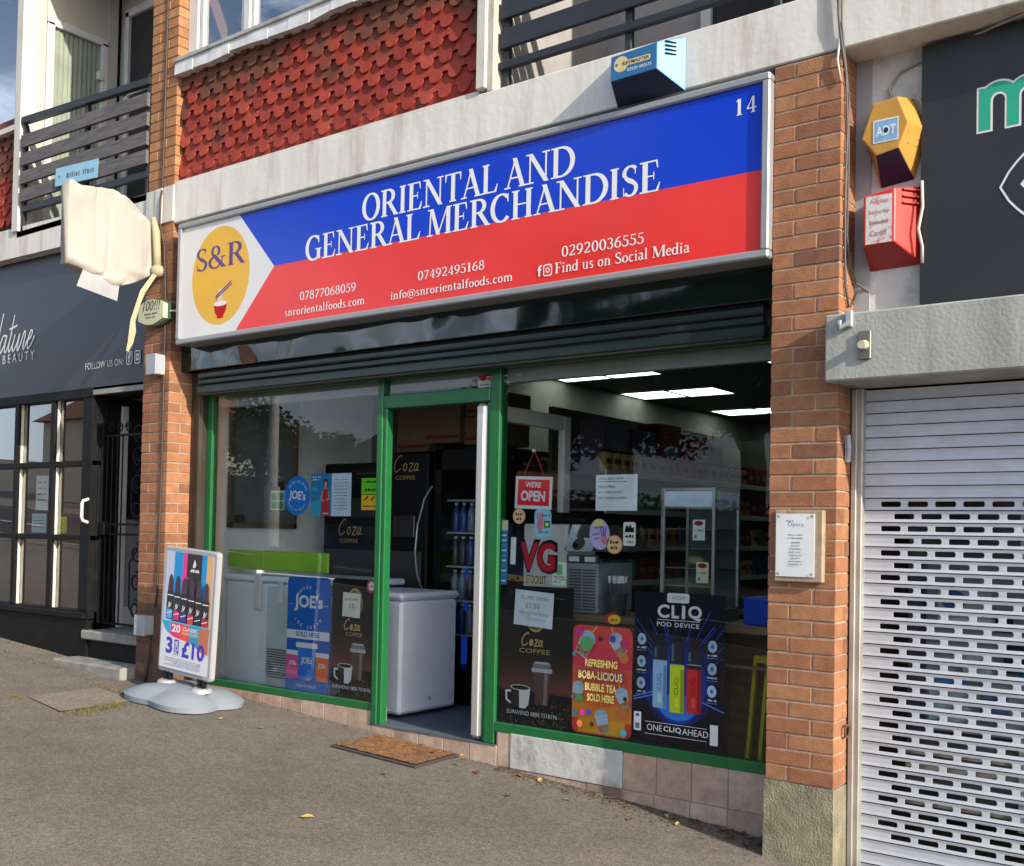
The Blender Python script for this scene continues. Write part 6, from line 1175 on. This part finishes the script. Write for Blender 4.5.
for z, m_, lb in ((1.48,(.70,.72,.72),'white price card with red oval high in the hot cabinet'), (1.245,(.68,.66,.45),'cream price card with red oval low in the hot cabinet')):
    fl = Flat(); fl.card(.075,.115,mat('price_%.2f' % z, m_, .5)); fl.ell(.037,.095,.028,.014,flat('price_red',150,45,35),20); fl.scribble(.01,.065,.05,.012,M_IK,seed=3); fl.rect(.012,.012,.025,.03,M_IK); fl.place('price_card', -.71 if z > 1.4 else -.685, hy0-.001, z, 0, lb, 'price card')
mb = MB(); mb.tube([(-.82,.74,1.36),(-.79,.74,1.365),(-.73,.74,1.365),(-.70,.74,1.36)], [.012,.026,.026,.012], mat('bread', (.62,.48,.30), .8), 12); one(mb, 'bread_roll', 'pale bread roll on the middle shelf of the hot cabinet', 'bread', smooth=True)
sm_ = thing('slush_machine', 'grey louvred drinks machine with a clear tank on the counter', 'drinks machine', (-1.43, .8, 1.03))
M_LOU = mat('louvre_grey', (.28,.33,.38), .5); mb = MB(); mb.cbox(-1.55, -1.33, .6, 1.0, 1.032, 1.33, M_LOU, .006); mb.cbox(-1.55, -1.33, .595, .62, 1.33, 1.375, mat('machine_dark', (.04,.045,.05), .4), .004); mb.build('body', sm_)
mb = MB()
for k in range(14):
    for x in (-1.53, -1.432): mb.box(x, x+.085, .594, .602, 1.05+.018*k, 1.058+.018*k, MATS['vent_dark'])
mb.build('louvre', sm_); mb = MB(); mb.box(-1.535, -1.46, .5935, .5945, 1.338, 1.368, M_WP); mb.box(-1.42, -1.345, .5935, .5945, 1.338, 1.368, M_WP); mb.build('label_plate', sm_)
mb = MB(); mb.hexa([(-1.56,.58,1.40),(-1.22,.58,1.40),(-1.22,1.0,1.40),(-1.56,1.0,1.40)], [(-1.53,.62,1.56),(-1.25,.62,1.56),(-1.25,.98,1.56),(-1.53,.98,1.56)], glass_mat('tank_plastic', .16, (.72,.76,.78), .05)); mb.build('tank', sm_)
wm = thing('countertop_machine', 'white countertop machine with black side handles behind the IVG lettering', 'machine', (-1.73, .8, 1.03))
mb = MB(); mb.cbox(-1.90, -1.57, .62, .95, 1.032, 1.56, mat('machine_white', (.80,.80,.78), .45, var=.04), .012); mb.build('body', wm)
mb = MB()
for x in (-1.915, -1.555): mb.tube([(x,.7,1.43),(x,.66,1.45),(x,.65,1.5),(x,.66,1.56),(x,.72,1.58)], .015, M_BLACK, 8)
mb.build('handle', wm); mb = MB(); mb.prism([(-1.73+.12*math.cos(R(a)), 1.562+.075*math.sin(R(a))) for a in range(0,181,15)], .68, .9, M_CM); mb.build('lid', wm)
sp = thing('straw_cup', 'dark cup full of white topped straws on the counter', 'straw cup', (-1.21, .62, 1.03)); mb = MB(); mb.lathe((-1.21,.62,1.031), [(.05,0),(.068,.13),(.064,.13),(.047,.01)], mat('smoke_plastic', (.05,.055,.06), .2), 20); mb.build('cup', sp)
mb = MB(); rg = random.Random(6)
for k in range(26): a = rg.uniform(0,6.28); r_ = rg.uniform(0,.05); mb.tube([(-1.21+r_*.5*math.cos(a),.62+r_*.5*math.sin(a),1.04),(-1.21+r_*1.25*math.cos(a),.62+r_*1.25*math.sin(a),1.22)], .004, mat('straw_grey', (.10,.10,.11), .4), 6); mb.tube([(-1.21+r_*1.25*math.cos(a),.62+r_*1.25*math.sin(a),1.22),(-1.21+r_*1.4*math.cos(a),.62+r_*1.4*math.sin(a),1.26)], .007, M_WP, 6)
mb.build('straws', sp)
fl = Flat(); fl.ell(0,0,.05,.032,flat('tag_red',205,50,60)); fl.ell(.012,-.006,.042,.027,flat('tag_yellow',240,205,50)); fl.scribble(-.012, .036, -.014, .017, flat('tag_red',205,50,60), seed=7); fl.place('price_tag', -1.1, .40, 1.03, R(-4), 'small red and yellow price tag above the bubble tea poster', 'price tag')
mb = MB(); mb.cbox(-.40,-.22,.6,.85,1.032,1.18,flat('blue_carton',30,70,190),.004); o = one(mb, 'blue_carton', 'blue carton on the counter at the right end of the window', 'carton')
yf = thing('folding_sign', 'narrow yellow folded floor sign leaning under the counter', 'floor sign', (-.3, .6, .25)); M_YS = flat('safety_yellow', 205, 195, 40)
mb = MB()
for x0, x1 in ((-.345,-.325),(-.275,-.255)): mb.hexa([(x0-.02,.56,.26),(x1-.02,.56,.26),(x1-.02,.59,.26),(x0-.02,.59,.26)], [(x0,.62,.86),(x1,.62,.86),(x1,.65,.86),(x0,.65,.86)], M_YS)
mb.cbox(-.345,-.255,.62,.65,.83,.87,M_YS,.003); mb.build('panel', yf)
# shelving with goods
gs = thing('shelf_unit', 'long dark shelf unit full of goods behind the right window', 'shelves', (-2.15, 3.1, .25)); M_SHF = mat('shelf_edge', (.45,.52,.47), .5); M_SHD = mat('shelf_back', (.10,.085,.08), .8)
mb = MB(); mb.box(-2.52, -2.48, 1.75, 5.0, .25, 2.45, M_SHD); mb.box(-2.5, -2.02, 4.98, 5.0, .25, 2.45, M_SHD); mb.build('back_panel', gs)
mb = MB()
for z in (.5, .86, 1.16, 1.42, 1.69, 1.965): mb.box(-2.48, -2.02, 1.75, 4.98, z-.02, z, M_SHD); mb.cbox(-2.02, -2.0, 1.75, 4.98, z-.035, z+.005, M_SHF, .002)
mb.build('shelf', gs)
rg = random.Random(21); PC = [(150,60,50),(180,150,95),(70,90,150),(60,120,80),(185,175,165),(180,110,60),(120,40,55),(195,160,60)]
pk = []
for i, c in enumerate(PC):
    mb = MB(); m_ = flat('goods_%d' % i, *c); hh = .14+.012*(i % 4)
    if i % 2: mb.lathe((0,0,0), [(.045,0),(.048,.01),(.048,hh-.03),(.04,hh-.015)], m_, 12); mb.lathe((0,0,hh-.015), [(.042,0),(.042,.02)], M_PRINT, 12)
    else: mb.hexa([(-.04,-.05,0),(.04,-.05,0),(.04,.05,0),(-.04,.05,0)], [(-.03,-.055,hh),(.03,-.055,hh),(.03,.055,hh),(-.03,.055,hh)], m_)
    mb.box(.03, .0485, -.03, .03, hh*.35, hh*.6, flat('goods_label', 120, 110, 95) if i % 3 == 0 else M_BROWNP)
    o = mb.build('goods', local=True); pk.append((o.data, hh)); bpy.data.objects.remove(o)
for z in (1.16, 1.42, 1.69, 1.965):
    y = 1.84; i = rg.randrange(8)
    while y < 4.9:
        if rg.random() < .3: i = rg.randrange(8)
        o = bpy.data.objects.new('packet', pk[i][0]); COL.objects.link(o); o.location = (-2.08, y, z+.001); o.rotation_euler = (0,0,rg.uniform(-.15,.15)); o.scale = (1,1,1.0)
        tag(o, 'packet or jar standing on the long shelves behind the right window', 'packet', 'packets on the long shelves'); y += .125 if i % 2 else .14
for y, h_, c in ((2.2,.42,(95,90,110)),(2.62,.36,(70,62,90)),(3.05,.45,(120,45,40)),(3.6,.40,(125,50,42)),(4.2,.34,(140,125,80))):
    mb = MB(); mb.cbox(-2.42,-2.2,y-.18,y+.18,1.967,1.967+h_,flat('tall_box_%d' % int(y*10), *c),.004); mb.box(-2.199,-2.197,y-.13,y+.13,2.05,1.967+h_*.6,M_IK); one(mb, 'tall_box', '%s box standing tall at the back of the top shelf, %s' % ({2.2:'grey',2.62:'violet',3.05:'bright red',3.6:'dull red',4.2:'tan'}[y], {2.2:'nearest the window',2.62:'second from the window',3.05:'in the middle',3.6:'beside the tan',4.2:'farthest from the window'}[y]), 'box')
# ceiling lights
M_LED = mat('light_panel', (.80,1.0,.86), .4, var=0, emit=3.4)
def light(x, y, lb):
    t_ = thing('ceiling_light', lb, 'ceiling light', (x+.3, y+.3, 3.2)); mb = MB()
    for a, b, c, d in ((x,x+.6,y,y+.015),(x,x+.6,y+.585,y+.6),(x,x+.015,y+.015,y+.585),(x+.585,x+.6,y+.015,y+.585)): mb.box(a,b,c,d,3.18,3.2,M_WP)
    mb.build('frame', t_); mb = MB(); mb.box(x+.016,x+.584,y+.016,y+.584,3.186,3.198,M_LED); mb.build('diffuser', t_)
for x, y, lb in ((-4.59,6.12,'square ceiling light, left one of the larger pair seen through the right window'), (-3.97,6.14,'square ceiling light, right one of the larger pair seen through the right window'), (-4.58,4.4,'thin looking ceiling light, left of the pair nearest the window top'), (-3.97,4.4,'thin looking ceiling light, right of the pair nearest the window top'), (-4.45,8.2,'square ceiling light farthest back in the shop, left of its pair'), (-3.84,8.22,'square ceiling light farthest back in the shop, right of its pair'), (-2.15,4.35,'ceiling light cut by the right brick pier, high in the window')): light(x, y, lb)
fl = Flat(); fl.card(1.9, .80, mat('optician_grey', (.16,.18,.20), .6)); rg = random.Random(12); OC = [flat('optician_%d' % i, *c) for i, c in enumerate(((45,95,150),(120,140,155),(25,30,40),(150,165,175),(60,85,115),(35,110,165)))]
for k in range(46):
    x, y = rg.uniform(.0,1.7), rg.uniform(.0,.68); w_, h_ = rg.uniform(.07,.24), rg.uniform(.04,.16)
    if rg.random() < .3: fl.ell(min(x+w_/2,1.75), min(y+h_/2,.7), w_*.4, h_*.45, OC[k % 6], 16)
    else: fl.rect(x, y, min(x+w_,1.9), min(y+h_,.8), OC[k % 6])
fl.place('window_poster', .60, .45, .62, 0, 'blue and grey poster glimpsed through the slots of the white shutter', 'poster')

# ================================================================== across the street (seen reflected in the shop windows)
def house(x0, x1, y0, y1, h, roof, wall, lb, name='house'):
    z0 = ground_z((x0+x1)/2)-.5; hs = thing(name, lb, 'house', ((x0+x1)/2, (y0+y1)/2, z0+.4)); mb = MB(); mb.box(x0,x1,y0,y1,z0,z0+h,wall); mb.build('wall', hs)
    mb = MB(); m_ = (y0+y1)/2; rh = 1.5; o_ = .35
    mb.add([(x0-o_,y0-o_,z0+h-.1),(x1+o_,y0-o_,z0+h-.1),(x1+o_,y1+o_,z0+h-.1),(x0-o_,y1+o_,z0+h-.1),(x0-o_,m_,z0+h+rh),(x1+o_,m_,z0+h+rh)], [(0,1,5,4),(2,3,4,5),(1,2,5),(3,0,4),(3,2,1,0)], roof); ro = mb.build('roof', hs)
    mb = MB(); mb.box(x0+.6,x0+1.2,m_-.3,m_+.3,z0+h+rh-.5,z0+h+rh+.9,mat('chimney_brick',(.3,.14,.09),.9)); mb.build('chimney', ro)
    n = max(2, int((x1-x0)/2.2))
    for f in range(2 if h > 4 else 1):
        for k in range(n):
            cx = x0+(x1-x0)*(k+.5)/n; zb = z0+1.2+2.6*f; mb = MB(); mb.box(cx-.55,cx+.55,y1-.02,y1+.06,zb,zb+1.3,M_UPVC); wo_ = mb.build('window', hs); mb = MB(); mb.box(cx-.47,cx+.47,y1+.055,y1+.065,zb+.08,zb+1.22,mat('house_glass',(.05,.06,.08),.1)); mb.build('pane', wo_)
M_RTILE = mat('roof_tile_red', (.22,.09,.06), .85, var=.2, vscale=4); M_RTILB = mat('roof_tile_brown', (.12,.075,.055), .85, var=.2, vscale=4); M_CREAMR = mat('cream_render', (.62,.58,.46), .85, var=.06)
house(-42, -34.5, -24.5, -19.5, 4.0, M_RTILE, M_CREAMR, 'cream house with red tiled roof reflected at the left edge of the left window')
house(-24.3, -19.0, -25.5, -20, 2.9, M_RTILB, mat('brick_far', (.34,.17,.11), .9, var=.15), 'low brown roofed brick house reflected beside the open door')
M_LEAF = [island_mat('foliage_%d' % i, [(0,c0),(.5,c1),(1,c2)], .7, .1) for i, (c0,c1,c2) in enumerate((((.05,.085,.028),(.08,.12,.035),(.11,.15,.04)),((.075,.095,.03),(.11,.12,.045),(.15,.14,.05))))]
M_BARK = mat('bark', (.10,.075,.055), .95, var=.3)
def tree(x, y, h, r, mi, lb, seed):
    rg = random.Random(seed); z0 = ground_z(x)-.1; t_ = thing('tree', lb, 'tree', (x, y, z0)); mb = MB(); mb.tube([(x,y,z0-.3),(x+.1,y,z0+h*.3),(x-.1,y+.1,z0+h*.62)], [.28,.2,.1], M_BARK, 8)
    cl = []
    for k in range(16):
        a = rg.uniform(0,6.28); e = rg.uniform(-.3,1); rr_ = r*rg.uniform(.45,.85); c = (x+rr_*math.cos(a)*math.cos(e), y+rr_*math.sin(a)*math.cos(e), z0+h*.58+rr_*math.sin(e)*.9); cl.append(c); mb.tube([(x,y,z0+h*.35),tuple((c[i]+(x,y,z0+h*.5)[i])/2 for i in range(3)),c], [.09,.05,.02], M_BARK, 5)
    mb.build('trunk', t_); mb = MB()
    for c in cl:
        for k in range(300):
            v = Vector((rg.gauss(0,1),rg.gauss(0,1),rg.gauss(0,1))).normalized()*r*.42*rg.random()**.4; p = Vector(c)+v; s_ = rg.uniform(.06,.14)*(r/2.0)**.7; u = Vector((rg.gauss(0,1),rg.gauss(0,1),rg.gauss(0,1))).normalized(); w_ = u.orthogonal().normalized()
            mb.add([p-u*s_,p+w_*s_*.6,p+u*s_,p-w_*s_*.6], [(0,1,2,3)], M_LEAF[mi])
    mb.build('crown', t_)
tree(-25.5,-17.5,4.4,1.7,0,'broad green tree reflected beside the cream house',1); tree(-21.5,-16.6,3.3,1.3,1,'rounded tree reflected in the middle of the left window',2); tree(-17.6,-17,3.4,1.4,1,'bushy tree reflected next to the green door post',3)
tree(-14.6,-16.5,5.6,2.0,0,'tall tree reflected above the red open sign',4); tree(-11.0,-16.2,8.2,3.0,0,'tall dark tree reflected over the ceiling lights',5); tree(-7.6,-16,8.6,3.0,0,'dark tree reflected above the hot cabinet',6); tree(-4.2,-16.4,8.2,3.0,1,'dark tree reflected nearest the right brick pier',7)
for x, y, h, lb in ((-12.05,-6.65,7.5,'pale grey street lamp post reflected in the left window'),):
    z = ground_z(x); p = thing('lamp_post', lb, 'lamp post', (x,y,z)); mb = MB(); mb.tube([(x,y,z),(x,y,z+1.4),(x,y,z+1.42),(x,y,z+h)], [.13,.13,.09,.07], mat('lamp_grey',(.55,.56,.56),.6,var=.1), 14); mb.build('pole', p); mb = MB(); mb.tube([(x,y,z+h),(x,y-.5,z+h+.15),(x,y-1.2,z+h+.2)], [.05,.045,.04], MATS['lamp_grey'], 8); mb.cbox(x-.12,x+.12,y-1.7,y-1.1,z+h+.13,z+h+.25,MATS['lamp_grey'],.03); mb.build('lamp_head', p)
for x, y, h, r, sd, lb in ((-9.4,-19.5,8.6,3.0,8,'tall tree standing behind the others, reflected above the shelves'), (-5.8,-19.5,8.8,3.0,9,'tall tree standing behind the others, reflected right of the ceiling lights'), (-12.9,-18.8,7.0,2.6,10,'tall tree standing behind the others, reflected near the open sign'), (-1.6,-18,8.4,3.0,11,'tall tree reflected at the right edge of the right window')): tree(x, y, h, r, 0, lb, sd)
hd = thing('added_hedge', 'leafy row added across the street to darken the low window reflections', 'added_hedge', (-9, -15.9, ground_z(-9))); mb = MB(); rg = random.Random(31)  # unseen planting, added only to darken what the lower glass reflects
for k in range(9000):
    x = rg.uniform(-27, 3); p = Vector((x, -15.9+rg.gauss(0,.28), ground_z(x)+1.75*rg.random()**.7)); s_ = rg.uniform(.05,.11); u = Vector((rg.gauss(0,1),rg.gauss(0,1),rg.gauss(0,1))).normalized(); w_ = u.orthogonal().normalized()
    mb.add([p-u*s_,p+w_*s_*.6,p+u*s_,p-w_*s_*.6], [(0,1,2,3)], M_LEAF[0])
mb.build('leaves', hd); mb = MB(); mb.hexa([(-27,-16.1,ground_z(-27)),(3,-16.1,ground_z(3)),(3,-15.7,ground_z(3)),(-27,-15.7,ground_z(-27))], [(-27,-16.0,ground_z(-27)+1.5),(3,-16.0,ground_z(3)+1.5),(3,-15.8,ground_z(3)+1.5),(-27,-15.8,ground_z(-27)+1.5)], mat('added_hedge_core', (.02,.03,.012), .9)); mb.build('added_hedge_core', hd)
# parked blue car
cx, cy = -10.2, -8.0; cz = ground_z(cx)-.115; car = thing('parked_car', 'dark blue parked hatchback reflected low in the left window', 'car', (cx, cy, cz)); car.rotation_euler = (0, R(3.72), 0)
M_CARP = mat('car_paint', (.01,.035,.13), .2, var=.02, coat=1.0); mb = MB()
prof = [(-2.05,.28),(-2.08,.62),(-1.9,.82),(-.95,.98),(-.25,1.42),(.3,1.5),(1.2,1.46),(1.75,1.05),(2.02,.95),(2.05,.35)]
def slab(p, y): return [(a, y, b) for a, b in p]
n = len(prof); rows = [(-.80,.97,0),(-.86,1.0,0),(.86,1.0,0),(.80,.97,0)]
vs = []
for y, k, _ in rows: vs += [(a*k if k < 1 else a, y*(1-.18*max(0,(b-.95)/.55)), b) for a, b in prof]
fs = [tuple(range(n-1,-1,-1)), tuple(range(3*n,4*n))]+[(r_*n+i, r_*n+(i+1)%n, (r_+1)*n+(i+1)%n, (r_+1)*n+i) for r_ in range(3) for i in range(n)]
mb.add(vs, fs, M_CARP); mb.build('body', car, local=True)
mb = MB()
for sy in (-1, 1): mb.add([(-.72,sy*.855,1.02),(1.45,sy*.855,1.06),(1.1,sy*.735,1.40),(.3,sy*.725,1.44),(-.2,sy*.735,1.37)][::sy], [(0,1,2,3,4)], mat('car_glass',(.015,.018,.02),.05))
mb.add([(-.93,-.72,1.005),(-.93,.72,1.005),(-.3,.66,1.405),(-.3,-.66,1.405)], [(0,3,2,1)], MATS['car_glass']); mb.build('window', car, local=True)
for x in (-1.3, 1.3):
    for y in (-.82, .82):
        mb = MB(); mb.tube([(x,y-.1,.31),(x,y+.1,.31)], .31, mat('tyre',(.02,.02,.02),.9), 24); w_ = mb.build('wheel', car, local=True); mb = MB(); mb.tube([(x,y-.11,.31),(x,y+.11,.31)], .2, mat('alloy',(.5,.5,.52),.3,metal=.8), 16); mb.build('rim', w_, local=True)
mb = MB(); mb.cbox(-2.06,-1.93,-.78,-.5,.66,.8,M_UPVC,.03); mb.build('headlight', car, local=True); mb = MB(); mb.cbox(-2.06,-1.93,.5,.78,.66,.8,M_UPVC,.03); mb.build('headlight', car, local=True)
